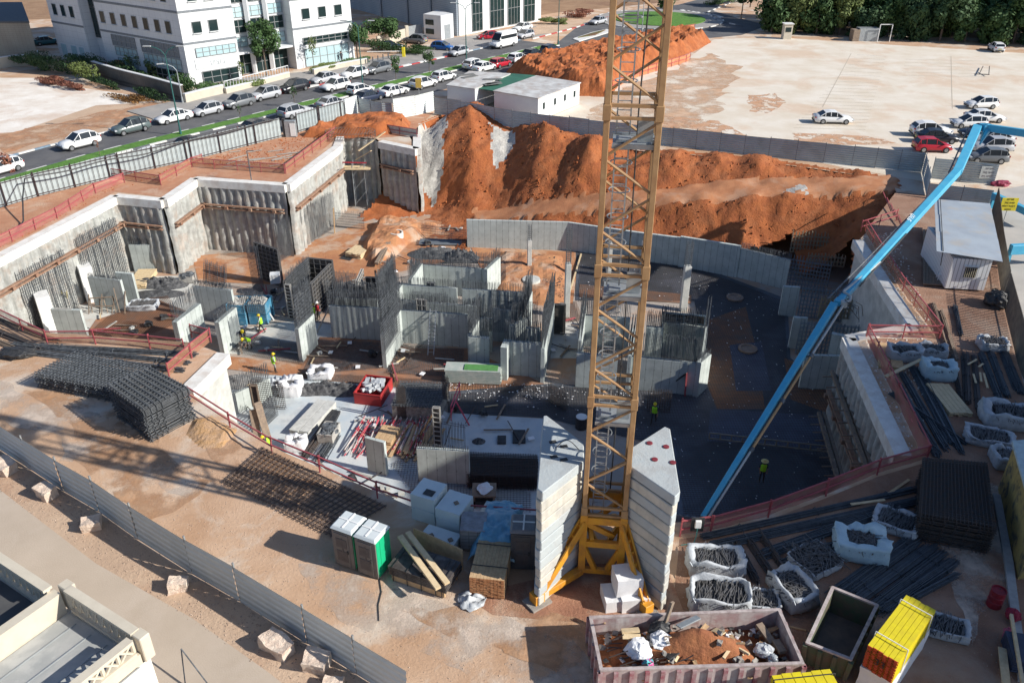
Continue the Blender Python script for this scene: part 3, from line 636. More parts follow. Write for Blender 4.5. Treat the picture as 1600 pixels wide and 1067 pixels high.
# ================= CONCRETE PUMP BOOM =================
pb=M('pump_blue',(.07,.40,.60),.45,(.06,.35,.55),2,spec=.5,stain=(.12,.42,.58),samt=.5,sscale=.8)
pbd=M('pump_blue_dark',(.02,.12,.30),.4)
pipem=M('pump_pipe',(.45,.46,.44),.5,(.36,.36,.35),3); hosem=M('pump_hose_tan',(.50,.30,.14),.7,(.42,.25,.12),3)
def boom():
    Q=lambda u,v,h:W(u,v,h)
    t=thing('concrete_pump_boom','long light blue concrete pump boom reaching down into the pit from the right','pump boom',Q(1530,200,7.5))
    o=t.location.copy()
    pts=[Q(1640,214,8.0),Q(1545,200,7.7),Q(1527,199,7.6),Q(1497,266,7.3),Q(1308,474,5.6),Q(1098,808,-.4)]
    L=[p-o for p in pts]
    m=MB(); m.bar(L[0],L[1],.45,.62,w2=.42); m.build('boom_section',pb,t,bevel=.03)
    m=MB(); m.bar(L[1],L[2]+Vector((.2,0,0)),.5,.6); m.box(L[1]+Vector((-.3,.0,-.4)),(.3,.3,1.2)); m.bar(L[1]+Vector((-.1,-.2,-.2)),L[1]+Vector((-.9,-.9,-1.2)),.3,.4,w2=.12); m.build('hinge',pb,t,bevel=.03)
    m=MB(); m.bar(L[2],L[3]+(L[3]-L[2])*.03,.7,.5,w2=.64); m.bar(L[3],L[4],.62,.5,w2=.42); m.build('boom_section',pb,t,bevel=.03)
    m=MB(); m.bar(L[4]+Vector((-.2,-.1,0)),L[5],.4,.36,w2=.24); m.build('boom_section',pb,t,bevel=.02)
    m=MB(); d=(L[5]-L[4]).normalized(); s=Vector((.34,0.0,.05)); 
    A=L[4]+s*1.3; B=L[5]+s*.9; m.bar(A,A.lerp(B,.28),.14,n=8); m.build('pipe',pipem,t); m=MB(); m.bar(A.lerp(B,.72),B,.13,n=8); m.build('pipe',pipem,t)
    m=MB(); m.bar(A.lerp(B,.285),A.lerp(B,.715),.15,n=8); m.build('pipe',hosem,t)
    m=MB()
    for f in (0,.28,.5,.72): p=A.lerp(B,f); m.bar(p-d*.12,p+d*.12,.24,n=8); m.bar(p,p-s*.9,.06)
    m.path([L[3]+Vector((-.5,-.3,.1)),L[3].lerp(L[4],.3)+Vector((-.35,0,.1)),L[4]+Vector((-.5,.2,.2))],.1,6)
    m.build('pipe_clamp',steelg,t)
    m=MB(); e=L[4]; m.path([e+Vector((.4,0,.1)),e+Vector((.75,.1,.1)),e+Vector((.9,.5,.2)),e+Vector((.6,.9,.3)),e.lerp(L[3],.25)+Vector((.35,0,0))],.16,8); m.lathe(e+Vector((.35,-.1,-.15)),[(.2,0),(.2,.35)],10); m.build('elbow_pipe',pipem,t)
    m=MB()
    for i in range(8):
        p=L[4]+Vector((random.uniform(.2,1.0),random.uniform(-.4,.4),random.uniform(-.1,.4)))
        m.path([p,p+Vector((random.uniform(-.4,.5),random.uniform(-.4,.6),-.3)),p+Vector((random.uniform(-.2,.8),random.uniform(-.4,.4),-.9))],.03)
    m.bar(L[3].lerp(L[4],.55)+Vector((.4,0,0)),L[3].lerp(L[4],.9)+Vector((.42,0,0)),.1,n=8)
    m.build('hydraulic_hose',blk,t)
    m=MB(); m.bar(L[2]+Vector((-.6,.3,-.2)),L[3]+Vector((-.65,0,-.2)),.12,n=8); m.build('pipe',steelg,t)
    m=MB(); a=L[3].lerp(L[4],.02);b=L[3].lerp(L[4],.98); off=Vector((-.22,.12,.12)); m.bar(a+off,b+off*.7,.06,.3); m.build('shade_strip',M('boom_shade_paint',(.06,.07,.10),.5),t)  # near-black strip paints in the shade along the boom's left side
    return t
boom()
# ================= PIT STRUCTURE =================
def rebar_comb(m,A,B,z0,h,sp=.18,rows=2,th=.25,w=.018,horiz=0):
    d=(B-A);L=d.length;d.normalize();n=Vector((-d.y,d.x,0)); k=int(L/sp)
    for r_ in range(rows):
        off=n*((r_/(max(rows-1,1))-.5)*th*.75)
        for i in range(k+1):
            p=A+d*(i*sp+.05)+off; hh=h*random.uniform(.93,1.04)
            m.bar((p.x,p.y,z0),(p.x+random.uniform(-.04,.04),p.y+random.uniform(-.04,.04),z0+hh),w)
        for j in range(horiz):
            z=z0+h*.85*(j+.5)/horiz; m.bar((A.x+off.x,A.y+off.y,z),(B.x+off.x,B.y+off.y,z),w*.8)
def wall(label,px,zt=-4.45,th=.28,rb=0,hz=0,zb=ZF,sp=.2,mat=None,group='concrete walls cast in the pit'):
    "cast wall: polyline of top points"
    P=[W(u,v,zt) for u,v in px]; c=sum(P,Vector())/len(P); c.z=0
    t=thing('concrete_wall',label,'concrete wall',c,group=group)
    m=MB()
    for i,(a,b) in enumerate(zip(P,P[1:])):
        A=Vector((a.x-c.x,a.y-c.y,0));B=Vector((b.x-c.x,b.y-c.y,0)); d=(B-A).normalized(); n=Vector((-d.y,d.x,0))*th/2
        if i>0: A=A-d*(th/2-.003)
        zz=zt-.003*i
        q=[A-n,B-n,B+n,A+n]; m.hexa([Vector((p.x,p.y,zb)) for p in q],[Vector((p.x,p.y,zz+.03*noise.noise(p*2))) for p in q])
    m.build('wall_face',mat or conc,t)
    if rb:
        m=MB()
        for a,b in zip(P,P[1:]): rebar_comb(m,a-c,b-c,zt-.05,rb*1.35,sp*.7,2,th,.03,hz)
        m.build('starter_bars',steelg,t)
    return t
wall('wall with tools leaning on it between two white piers, left of the pit',[(138,432),(189,438)],rb=.3)
wall('narrow wall standing just behind the wall with leaning tools',[(180,425),(207,427)],-4.5)
wall('wall in front of the shaded left pile wall by the pale planks',[(201,382),(241,382)],-4.6,rb=.5,sp=.3)
wall('wall beside the gridded formwork at the left edge of the pit',[(80,482),(126,484)],-4.3)
wall('long wall under a sloping rebar cage left of the blue crates',[(303,447),(362,453)],-4.4,rb=.5)
wall('thick short wall with starter bars left of the blue crates',[(272,503),(310,474)],-4.4,rb=1.3,th=.45)
wall('wall in front of the blue crates, seen end on',[(338,504),(366,480)],-4.4,rb=.6,th=.4)
wall('free end wall with a white edge left of the striped dark floor',[(463,514),(488,490)],-4.5,rb=2.6,hz=10,th=.32,sp=.14)
wall('wide wall half in shadow behind the striped dark floor',[(514,477),(592,481)],-4.45,rb=1.0)
wall('upper strip of wall behind the wide half shadowed wall',[(522,464),(590,468)],-4.4,rb=1.2)
wall('long white edged wall left of the front room',[(597,523),(624,484)],-4.4,rb=2.6,hz=12,th=.32,sp=.14)
wall('back wall of the front room with a ladder against it',[(624,484),(731,491)],-4.45,rb=.9)
wall('second wall behind the front room with white notches on top',[(611,467),(744,478)],-4.4,rb=.5)
wall('short slanted wall joining the second row of rooms',[(612,466),(627,444)],-4.4,rb=.3)
wall('wall at the back of the narrow middle room',[(627,444),(714,450)],-4.4,rb=.6)
wall('slanted end wall with a slot beside the bluish back room',[(640,437),(658,412)],-4.4,rb=1.3)
wall('bluish back room wall partly in shadow',[(660,413),(762,420)],-4.6,rb=1.2,hz=3)
wall('bright end wall right of the bluish back room',[(758,421),(779,402)],-4.4,rb=.8,th=.4)
wall('long wall above the louvred opening in the middle of the rooms',[(722,451),(826,457)],-4.5,rb=.6)
wall('white edged wall running toward the camera right of the louvres',[(813,498),(829,455)],-4.4,rb=1.6,th=.35)
wall('stepped wall piece facing the camera at the right of the front room',[(732,525),(764,527)],-4.5,rb=1.3,th=.4)
wall('side wall running back from the stepped wall piece',[(733,523),(750,494)],-4.4,rb=1.6)
wall('framed wall piece above the stepped wall',[(747,496),(769,497)],-4.4,rb=1.4)
wall('wall in the shaded lane behind the stepped pieces',[(768,482),(812,486)],-4.5,rb=1.4,hz=3)
wall('wall facing the camera at the front of the narrow cells',[(789,532),(848,536)],-4.45,rb=1.4)
wall('short end wall with a bright face left of the narrow cells',[(787,543),(793,530)],-4.5,th=.5)
wall('rust stained wall inside the narrow cells',[(797,509),(822,497)],-4.5,rb=1.4)
wall('right side wall of the narrow cells with a bright edge',[(848,545),(864,474)],-4.4,rb=2.2,hz=6,sp=.15)
wall('inner wall of the narrow cells parallel to the bright edge',[(822,512),(845,512)],-4.4,rb=1.3)
wall('dark wall left of the crane mast behind the yellow passage',[(906,532),(914,478)],-4.4,rb=1.2)
wall('back wall left of the crane mast',[(914,492),(985,497)],-4.6,rb=1.0)
wall('front wall left of the crane mast in the big core',[(901,551),(966,556)],-4.5,rb=.8)
wall('return wall just right of the crane ladder',[(984,556),(990,512)],-4.4,rb=1.0)
wall('front wall of the big core right of the crane mast',[(984,556),(1092,567)],-4.6,rb=1.6,sp=.16)
wall('stepped corner wall at the right of the big core',[(1092,566),(1108,552)],-4.4,rb=.4,th=.4)
wall('back wall of the big core with a low blue shutter above it',[(1010,510),(1034,511),(1036,502),(1103,511)],-4.4,rb=1.1)
wall('right side wall of the big core',[(1097,560),(1104,510)],-4.4,rb=2.0,hz=6)
wall('pale slab wall with a white edge beside the pink props',[(571,682),(601,690)],-4.8,th=.25)
wall('wide concrete wall with a timber prop in the pit foreground',[(651,699),(733,704)],-4.6,rb=.25,zb=-7.2)
wall('low wall behind the dark rebar field at the left foot of the pit',[(352,620),(420,590)],-5.8,rb=1.0)
# long retaining wall at the back, stepped top
wall('long back wall of the pit stepping down to the right',[(729,343),(888,347),(1000,363),(1064,371)],-4.4,rb=.0,group=None)
wall('right half of the back wall, with a small step in its top',[(1064,369),(1158,384)],-4.2)
wall('lower end of the back wall beside the rebar wall mesh',[(1158,388),(1236,406)],-4.5,rb=.5)
wall('lone narrow wall slab at the right in front of the rebar mesh',[(1224,447),(1250,448)],-4.6,th=.3)
wall('second narrow wall slab at the right in front of the rebar mesh',[(1240,495),(1262,496)],-4.6)
wall('wide wall slab under the big rebar mesh on the right',[(1258,554),(1330,556)],-4.5)
wall('bluish sloping wall beside the jog in the right retaining wall',[(1300,520),(1348,530)],-3.6,th=.4)
# columns
def column(label,u,v,h,w=.35,cage=2.5,d=.5):
    p=W(u,v,ZF); t=thing('column',label,'column',p,.1,group='columns in the pit')
    m=MB(); m.box((0,0,h/2),(w,d,h)); m.build('shaft',concp,t,bevel=.02)
    if cage:
        m=MB()
        for a in (-1,0,1):
            for b in (-1,0,1):
                if a or b: m.bar((a*w*.4,b*d*.4,h),(a*w*.4+random.uniform(-.03,.03),b*d*.4,h+cage),.03)
        for i in range(int(cage/.2)): 
            z=h+.1+i*.2; m.path([(-w*.42,-d*.42,z),(w*.42,-d*.42,z),(w*.42,d*.42,z),(-w*.42,d*.42,z),(-w*.42,-d*.42,z)],.018)
        m.build('rebar_cage',steelg,t)
    return t
column('slim white column on the orange soil fill',827,420,3.1,.4,1.6)
column('tall column with a dense cage in the middle of the pit',885,495,5.2,.45,3.2,.6)
column('column behind the crane mast at its left leg',950,433,3.6,.45,.6)
column('column behind the crane mast at its right leg',1003,431,3.6,.45,.6)
column('column with frayed bars in the shaded membrane field',1067,485,4.4,.6,2.4)
# shuttering
fdk=M('formwork_steel',(.10,.105,.11),.6,(.16,.15,.14),3)
ply=M('shutter_ply',(.045,.045,.048),.7,(.09,.08,.07),2)
def form(label,a,b,zt=-4.4,zb=-7.4,cols=None,rows=8,mat=None,group='shuttering panels in the pit'):
    A=W(*a,zt);B=W(*b,zt); c=(A+B)/2;c.z=0; A=A-c;B=B-c;A.z=B.z=0; d=(B-A);L=d.length;d.normalize();n=Vector((-d.y,d.x,0))
    t=thing('shuttering_panel',label,'shuttering panel',c,group=group)
    m=MB(); q=[A,B,B+n*.03,A+n*.03]; m.hexa([Vector((p.x,p.y,zb)) for p in q],[Vector((p.x,p.y,zt)) for p in q]); m.build('plywood_face',ply,t)
    m=MB(); cols=cols or max(1,int(L/.5))
    for i in range(cols+1):
        p=A+d*(L*i/cols); 
        for s in (-1,1): m.bar((p.x+n.x*s*.08,p.y+n.y*s*.08,zb),(p.x+n.x*s*.08,p.y+n.y*s*.08,zt),.07,.07)
    for j in range(rows+1):
        z=zb+(zt-zb)*j/rows
        for s in (-1,1): m.bar((A.x+n.x*s*.09,A.y+n.y*s*.09,z),(B.x+n.x*s*.09,B.y+n.y*s*.09,z),.06,.06)
    m.build('frame',mat or fdk,t)
    return t
wfr=M('pale_frame',(.48,.47,.43),.7,(.36,.34,.31),3)
form('gridded formwork with white ribs standing by the left piers',(85,482),(112,483),-4.3,rows=6,cols=3,mat=wfr)
form('leaning gridded formwork below the shaded pile wall',(397,378),(434,390),-3.6,rows=9)
form('long left side of the open formwork box',(444,440),(481,403),-4.0,rows=9)
form('back end of the open formwork box',(481,403),(519,407),-4.0,rows=7)
form('right side of the open formwork box',(485,444),(516,412),-4.0,rows=9)
form('narrow pale ladder frame at the corner of the formwork box',(445,444),(453,445),-4.1,rows=10,cols=1,mat=wfr)
form('pale trestle frame in front of the formwork box',(464,459),(480,459),-4.6,rows=3,cols=3,mat=wfr)
form('dark shutter behind the rebar wall near the manhole ring',(571,433),(598,434),-4.3,rows=6)
form('small shutter frame above the half shadowed wall',(545,446),(570,447),-4.4,rows=3,cols=5)
form('tilted shutter with pale grid left of the dark shutter',(557,440),(566,420),-4.0,rows=9,mat=wfr)
form('louvred shutter in an opening of the middle rooms',(723,452),(737,453),-4.7,-7.2,rows=7,cols=1,mat=wfr)
form('second louvred shutter at the right of the middle rooms',(794,457),(812,458),-4.6,-7.2,rows=5,cols=2,mat=wfr)
form('window box shutter set on the second wall',(651,467),(666,468),-4.1,-5.2,rows=2,cols=2,mat=wfr)
form('window box shutter set on the back wall of the middle room',(667,441),(679,442),-4.1,-5.2,rows=2,cols=2,mat=wfr)
form('low blue shutter panel above the big core',(1036,488),(1102,494),-3.6,-4.35,rows=1,mat=M('blue_grey_panel',(.10,.16,.22),.6,(.08,.13,.18),1))
form('dark door sized shutter between column and cells',(864,475),(884,476),-4.6,rows=1,cols=1)
form('tower of pale formwork ladder by the pink guard rail',(676,636),(687,637),-4.0,rows=9,cols=1,mat=wfr)
form('upright board shutter in the dark rebar at the left foot of the pit',(391,602),(401,602),-4.6,rows=1,cols=1,mat=woodd)
# rebar walls and mats
def meshwall(label,a,b,zt,zb=-7.4,sp=.15,lean=0,w=.02,name='rebar_mesh_wall',mat=None,hs=None,cat='rebar mesh',za=None):
    za=zt if za is None else za; A=W(*a,za);B=W(*b,za); A.z=B.z=zt; c=(A+B)/2; c.z=0; A=A-c;B=B-c;A.z=B.z=0; d=(B-A);L=d.length;d.normalize();n=Vector((-d.y,d.x,0))
    m=MB()
    for row in (0,1):
        o=n*row*.22
        for i in range(int(L/sp)+1):
            p=A+d*i*sp+o; m.bar((p.x+n.x*lean,p.y+n.y*lean,zb),(p.x,p.y,zt+random.uniform(-.15,.25)),w*1.2)
        for j in range(int((zt-zb)/(hs or sp*1.4))+1):
            z=zb+j*(hs or sp*1.4); f=(z-zb)/(zt-zb); o2=o+n*lean*(1-f); m.bar((A.x+o2.x,A.y+o2.y,z),(B.x+o2.x,B.y+o2.y,z),w)
    o=m.build(name,mat or steelg,None,c); tag(o,label,cat,group='upright rebar meshes in the pit'); return o
meshwall('tall rebar mesh against the left wall between the first two piers',(58,524),(126,480),-1.8,sp=.22,w=.03,za=ZF)
meshwall('tall rebar mesh against the left wall beyond the second pier',(146,468),(204,430),-1.5,sp=.22,w=.03,za=ZF)
meshwall('rebar mesh above the long wall left of the blue crates',(318,408),(352,418),-2.6,-4.6,sp=.13,lean=-.5)
meshwall('dark rebar mesh column beside the leaning gridded formwork',(384,385),(400,388),-3.0,sp=.1)
meshwall('dense rebar mesh over the open formwork box front',(446,430),(482,400),-3.4,sp=.14)
meshwall('thin rebar mesh in front of the pale sunlit pile wall',(430,350),(520,300),-3.2,-7.2,sp=.16)
meshwall('rebar fence in front of the orange heap near the scaffold',(522,330),(567,334),-5.6,sp=.22)
meshwall('rebar fence on the orange soil left of the back wall',(658,350),(728,358),-5.8,sp=.2)
meshwall('tall dense rebar mesh beside the dark shutter',(590,430),(617,395),-3.4,sp=.11)
meshwall('rebar mesh left of the dark shutter',(508,440),(548,430),-4.2,sp=.2)
meshwall('rebar mesh behind the bluish back room',(648,404),(735,410),-4.4,sp=.2)
meshwall('upright rebar mesh at the far right end of the back wall',(1240,363),(1298,366),-3.5,-5.6,sp=.3,w=.05,mat=M('rebar_tan',(.30,.25,.17),.8))
meshwall('second upright rebar mesh in the right corner',(1264,398),(1322,402),-4.2,-5.2,sp=.3,w=.05,mat=MATS['rebar_tan'])
meshwall('big bluish rebar mesh over the right corner walls',(1236,402),(1300,412),-4.4,-7.4,sp=.28,w=.045,mat=M('rebar_blue',(.20,.24,.27),.6))
meshwall('lower bluish rebar mesh over the right corner walls',(1255,450),(1330,458),-4.6,-7.4,sp=.28,w=.045,mat=MATS['rebar_blue'])
meshwall('tan rebar mesh crossing the blue boom elbow',(1285,466),(1352,470),-4.4,-6.2,sp=.3,w=.055,mat=MATS['rebar_tan'])
meshwall('rebar mesh in the front of the right corner above the wide slab',(1252,505),(1345,512),-4.6,-7.4,sp=.28,w=.045,mat=MATS['rebar_blue'])
meshwall('black upright bars beside the ballast stack in shade',(857,600),(884,618),-6.0,sp=.12,mat=steel)
meshwall('upright bars behind the worker in the membrane field',(1014,610),(1052,612),-5.6,sp=.18,mat=steel)
meshwall('dark starter bars at the left foot of the pit',(388,595),(440,600),-5.2,-7.4,sp=.13,mat=steel)
meshwall('leaning rebar mesh at the left foot of the pit',(392,650),(430,615),-5.6,-7.4,sp=.12,mat=steelg)
meshwall('black starter bars on the grey rebar table, left bundle',(618,605),(632,606),-4.6,-7.2,sp=.06,mat=steel)
meshwall('black starter bars on the grey rebar table, right bundle',(690,590),(699,592),-4.4,-6.2,sp=.06,mat=steel)
meshwall('row of upright bars around the formwork tower',(652,655),(728,668),-5.2,-7.2,sp=.22,mat=steel,hs=2)
def clipx(P,t,ax):
    "crossings of line axis=t with polygon"
    r=[]
    for i in range(len(P)):
        a=P[i];b=P[(i+1)%len(P)]; u0,u1=a[ax],b[ax]
        if (u0>t)!=(u1>t): r.append(a[1-ax]+(t-u0)/(u1-u0)*(b[1-ax]-a[1-ax]))
    return sorted(r)
def mat_(label,px,z=ZF+.12,sp=.2,w=.018,ang=0,mat=None,name='rebar_mat',h=None):
    P=[W(u,v,z if h is None else h) for u,v in px]; ca,sa=math.cos(ang),math.sin(ang)
    Q=[(p.x*ca+p.y*sa,-p.x*sa+p.y*ca) for p in P]; m=MB()
    for ax in (0,1):
        lo=min(q[ax] for q in Q);hi=max(q[ax] for q in Q);t=lo+.03
        while t<hi:
            r=clipx(Q,t,ax)
            for s,e in zip(r[::2],r[1::2]):
                a=(t,s) if ax==0 else (s,t); b=(t,e) if ax==0 else (e,t)
                f=lambda q:(q[0]*ca-q[1]*sa,q[0]*sa+q[1]*ca,z+ax*w)
                m.bar(f(a),f(b),w)
            t+=sp
    return tag(m.build(name,mat or steel),label,'rebar mat')
mat_('wide black rebar mat tied over the dark membrane in the right half of the pit',[(905,395),(1078,415),(1225,470),(1230,560),(1328,640),(1330,800),(1070,820),(1055,700),(850,650),(700,643),(705,615),(860,603),(1080,612),(1100,560),(1085,470),(905,470)],sp=.2)
mat_('grey rebar mat on the floor in front of the half shadowed wall',[(497,530),(592,535),(596,575),(470,585)],sp=.15,mat=steelg)
mat_('grey rebar mat on the floor of the front room',[(627,538),(725,545),(722,590),(602,582)],sp=.15,mat=steelg)
mat_('dark striped rebar mat beside the two workers',[(345,545),(375,523),(470,535),(475,570),(420,560)],sp=.15)
mat_('rusty rebar mat on the orange floor in front of the rooms',[(480,582),(600,588),(850,603),(850,612),(620,606),(465,592)],sp=.2)
mat_('rebar mat on the floor left of the passage near the wide wall',[(610,725),(660,700),(830,770),(830,800),(650,775)],sp=.2)
mat_('rebar mat over orange earth left of the thick short wall',[(200,470),(262,462),(290,500),(240,520),(130,525)],sp=.2,mat=M('rusty_bars',(.16,.08,.045),.9))
mat_('rebar mat in the passage behind the tall column',[(900,470),(912,500),(862,508),(880,478)],sp=.15,mat=MATS['rusty_bars'])
# thick black mat block beside the wide wall
def meshblock(label,corners,z0,h,layers,sp=.17,w=.028,mat=None,name='rebar_mesh_stack',group=None,jit=.0):
    "stack of welded meshes: 4 world corners"
    A,B,C_,D=[Vector((p[0],p[1],0)) for p in corners]; c=(A+B+C_+D)/4
    m=MB(); nu=int((B-A).length/sp); nv=int((D-A).length/sp)
    for l in range(layers):
        z=z0+.03+h*l/max(layers-1,1); j=Vector((random.uniform(-jit,jit),random.uniform(-jit,jit),0))-c
        hy=l>=layers-2
        for i in range(nu+1):
            if not hy and 2<i<nu-2 and i%3: continue
            p=A.lerp(B,i/nu)+j;q=D.lerp(C_,i/nu)+j; e=(q-p).normalized()*.12; m.bar(p-e+Vector((0,0,z)),q+e+Vector((0,0,z)),w)
        for i in range(nv+1):
            if not hy and 2<i<nv-2 and i%3: continue
            p=A.lerp(D,i/nv)+j;q=B.lerp(C_,i/nv)+j; e=(q-p).normalized()*.12; m.bar(p-e+Vector((0,0,z+w)),q+e+Vector((0,0,z+w)),w)
    return tag(m.build(name,mat or steelg,None,c),label,'rebar mesh stack',group=group)
G=lambda *px:[W(u,v) for u,v in px]
def Gz(z,*px): return [W(u,v,z) for u,v in px]
meshblock('big square stack of dark welded mesh on the left, the nearer of two',Gz(2.0,(172,605),(225,642),(292,608),(236,578)),0,2.15,26,sp=.27,w=.036,jit=.06,mat=M('mesh_grey',(.12,.13,.14),.6,(.07,.075,.08),3))
meshblock('long low stack of dark welded mesh, the farther of two on the left',Gz(1.0,(55,583),(172,606),(232,574),(118,550)),0,1.0,12,sp=.24,w=.03,jit=.08)
meshblock('dark stack of welded mesh on the right, in shade by the yellow wall',Gz(1.4,(1441,806),(1552,826),(1540,728),(1446,720)),0,1.5,26,sp=.16,w=.03,mat=steel,jit=.08)
meshblock('flat rebar meshes lying on the ground behind the green toilet, in sun',Gz(.1,(352,750),(520,835),(600,790),(410,700)),0,.15,3,sp=.28,w=.024,mat=M('brown_rebar',(.15,.11,.09),.8),jit=.1)
meshblock('black thick mesh block on the pit floor beside the wide concrete wall',Gz(-6.4,(733,708),(838,712),(838,745),(733,742)),-7.4,1.0,14,sp=.16,w=.03,mat=steel,jit=.04)
meshblock('grey rebar table covered with bars in the centre foreground of the pit',Gz(-6.1,(612,634),(685,638),(700,600),(626,598)),-6.15,.12,2,sp=.22,w=.03,mat=steelg,jit=.04)

P=[W(u,v,-6.2) for u,v in [(612,634),(685,638),(700,600),(626,598)]]; m=MB(); m.poly([(p.x,p.y) for p in P],ZF,-6.2); me=m.mesh('stone_filled_footing',M('broken_stone',(.40,.39,.36),.9,(.20,.20,.19),4,bump=1.2,bscale=6)); tag(link('stone_filled_footing',me),'raised footing filled with grey broken stone under the rebar table','footing')
tb=[o for o in bpy.data.objects if o.name=='concrete_pump_boom'][0]
_a=W(1395,372,6.6);_b=W(1440,322,7.0); _x=(_b-_a).normalized(); _n=(Vector((0,0,CH))-_a).normalized(); _n=(_n-_x*_n.dot(_x)).normalized(); _y=_n.cross(_x)
cu=bpy.data.curves.new('lettering','FONT'); cu.body='פריגל'; cu.size=.5; cu.extrude=.004; cu.align_x='CENTER'; cu.align_y='CENTER'; o_=bpy.data.objects.new('l',cu); COL.objects.link(o_); dg=bpy.context.evaluated_depsgraph_get(); me=bpy.data.meshes.new_from_object(o_.evaluated_get(dg)); bpy.data.objects.remove(o_); me.materials.clear(); me.materials.append(white)
lt=link('lettering',me,tb); _c=(_a+_b)/2+_n*.36; lt.matrix_local=Matrix.Translation(_c-tb.location)@Matrix(((_x.x,_y.x,_n.x,0),(_x.y,_y.y,_n.y,0),(_x.z,_y.z,_n.z,0),(0,0,0,1)))
# ================= FENCES, BUILDINGS, CABINS =================
hoard=M('hoarding_grey',(.45,.50,.51),.5,(.39,.43,.44),.6,metal=.3,world=True,stain=(.27,.27,.26),samt=.4,sscale=.5)
hoardw=M('hoarding_white',(.62,.68,.67),.55,(.56,.62,.61),.6,world=True,stain=(.5,.45,.4),samt=.3,sscale=.5)
def hoarding(label,px,h=2.0,mat=None,per=2.6,h1=None,name='hoarding_fence',ribs=9,sag=0,zoff=0):
    P=[W(u,v) for u,v in px]; t=thing(name,label,'site fence',P[0]); o=P[0]; rs=random.Random(len(label))
    post=MB()
    for a,b in zip(P,P[1:]):
        a=a-o;b=b-o;L=(b-a).length;n=max(1,round(L/per)); d=(b-a)/L; nr=Vector((-d.y,d.x,0))
        for i in range(n):
            p=a.lerp(b,i/n)+d*.03;q=a.lerp(b,(i+1)/n)-d*.03; m=MB(); hh=h+rs.uniform(-.05,.05)
            vv=[];K=ribs*4; z=0.03; bow=rs.uniform(-.03,.03)
            dz0=rs.uniform(-.03,.03)
            rows=[]
            for k in range(K+1):
                z=.03+(hh-.03)*k/K; ph=k%4; off=(.0,.0,.035,.035)[ph]+bow*math.sin(math.pi*k/K); rows.append((z,off))
            for k in range(K):
                z0,o0=rows[k];z1,o1=rows[k+1]
                m.quad(p+nr*o0+Vector((0,0,z0+dz0)),q+nr*o0+Vector((0,0,z0)),q+nr*o1+Vector((0,0,z1)),p+nr*o1+Vector((0,0,z1+dz0)))
            m.build('panel',mat or hoard,t)
            m=MB(); m.box(p-d*.03+nr*.06+Vector((0,0,hh/2+.06)),(.07,.07,hh+.12),math.atan2(d.y,d.x)); m.build('post',M('post_dark',(.25,.26,.26),.6),t)
    return t
hoarding('long grey corrugated fence between the soil slope and the pale car park',[(679,178),(720,184),(800,200),(950,219),(1050,229),(1200,246),(1330,259),(1440,270)],2.1,per=2.6)
hoarding('grey corrugated fence zigzag behind the left soil heap',[(562,178),(598,186),(614,186)],2.0)
hoarding('white corrugated fence panels beside the office cabins',[(616,187),(650,181),(679,173)],2.5,hoardw)
hoarding('short white fence panel at the end of the railings',[(541,184),(560,177)],2.3,hoardw)
hoarding('long grey corrugated fence across the lower left foreground',[(-60,655),(0,703),(100,768),(155,800),(215,843),(300,897),(375,940),(480,1006),(640,1105)],2.05,M('hoarding_light',(.50,.54,.55),.5,(.43,.47,.48),.6,metal=.2,world=True),per=3.2,ribs=6)
def railfence(label,px,h=2.35,sp=.5):
    P=[W(u,v) for u,v in px]; o=P[0]; t=thing('railing_fence',label,'site fence',o); pan=MB(); pan2=MB()
    bar=MB(); post=MB()
    for a,b in zip(P,P[1:]):
        a=a-o;b=b-o;d=(b-a).normalized();L=(b-a).length;n=Vector((d.y,-d.x,0))
        if n.y>0: n=-n
        k=int(L/sp)
        for i in range(k+1):
            p=a+d*i*sp+n*.12; 
            if i%7==0:
                m=MB(); m.box(p+Vector((0,0,h/2)),(.10,.10,h+.15)); m.build('post',M('railing_dark',(.07,.05,.05),.5),t)
            else: bar.bar(p+Vector((0,0,.05)),p+Vector((0,0,h+.1)),.035)
        for z in (.25,h-.15): bar.bar(a+n*.12+Vector((0,0,z)),b+n*.12+Vector((0,0,z)),.05)
        K=12
        for j in range(K):
            z0=.05+(h-.15)*j/K;z1=.05+(h-.15)*(j+1)/K; f=lambda j_:(.012 if j_%4 in(1,2) else 0)
            pan.quad(a-n*f(j)+Vector((0,0,z0)),b-n*f(j)+Vector((0,0,z0)),b-n*f(j+1)+Vector((0,0,z1)),a-n*f(j+1)+Vector((0,0,z1)))
    pan.build('panel',M('panel_pale_blue',(.33,.38,.39),.55,(.38,.43,.43),.3,world=True),t); bar.build('bars',MATS['railing_dark'],t)
    return t
railfence('pale blue fence behind dark railings, the long run on the left',[(-70,340),(10,322),(60,307),(190,275),(300,251),(400,225),(440,215)])
railfence('pale blue fence behind dark railings, the short run past the cabinet',[(465,208),(500,197),(539,186)])
m=MB()
pts=[]
for i in range(60):
    f=i/59; u=20+f*410; v=322-f*105; p=W(u,v); pts.append(p+Vector((.3,-.35,2.15+.12*math.sin(f*21)+.1*math.sin(f*9))))
pts=[W(25,372)+Vector((0,0,.1)),W(38,350)+Vector((0,0,.3)),W(45,330)+Vector((0,-.3,1.4))]+pts[4:]
m.path(pts,.13,6); tag(m.build('power_cable',blk),'thick black cable looped along the top of the dark railings','cable')
t=thing('electric_cabinet','grey and white electric cabinet between the two railing fences','electric cabinet',W(456,214))
m=MB(); m.box((0,0,.95),(1.3,.6,1.9)); m.build('body',galv,t,bevel=.03); m=MB(); m.box((.3,-.33,.9),(.6,.05,1.5)); m.build('door',white,t); m=MB(); m.box((-.75,0,1.1),(.3,.5,2.1)); m.build('side_box',blk,t)
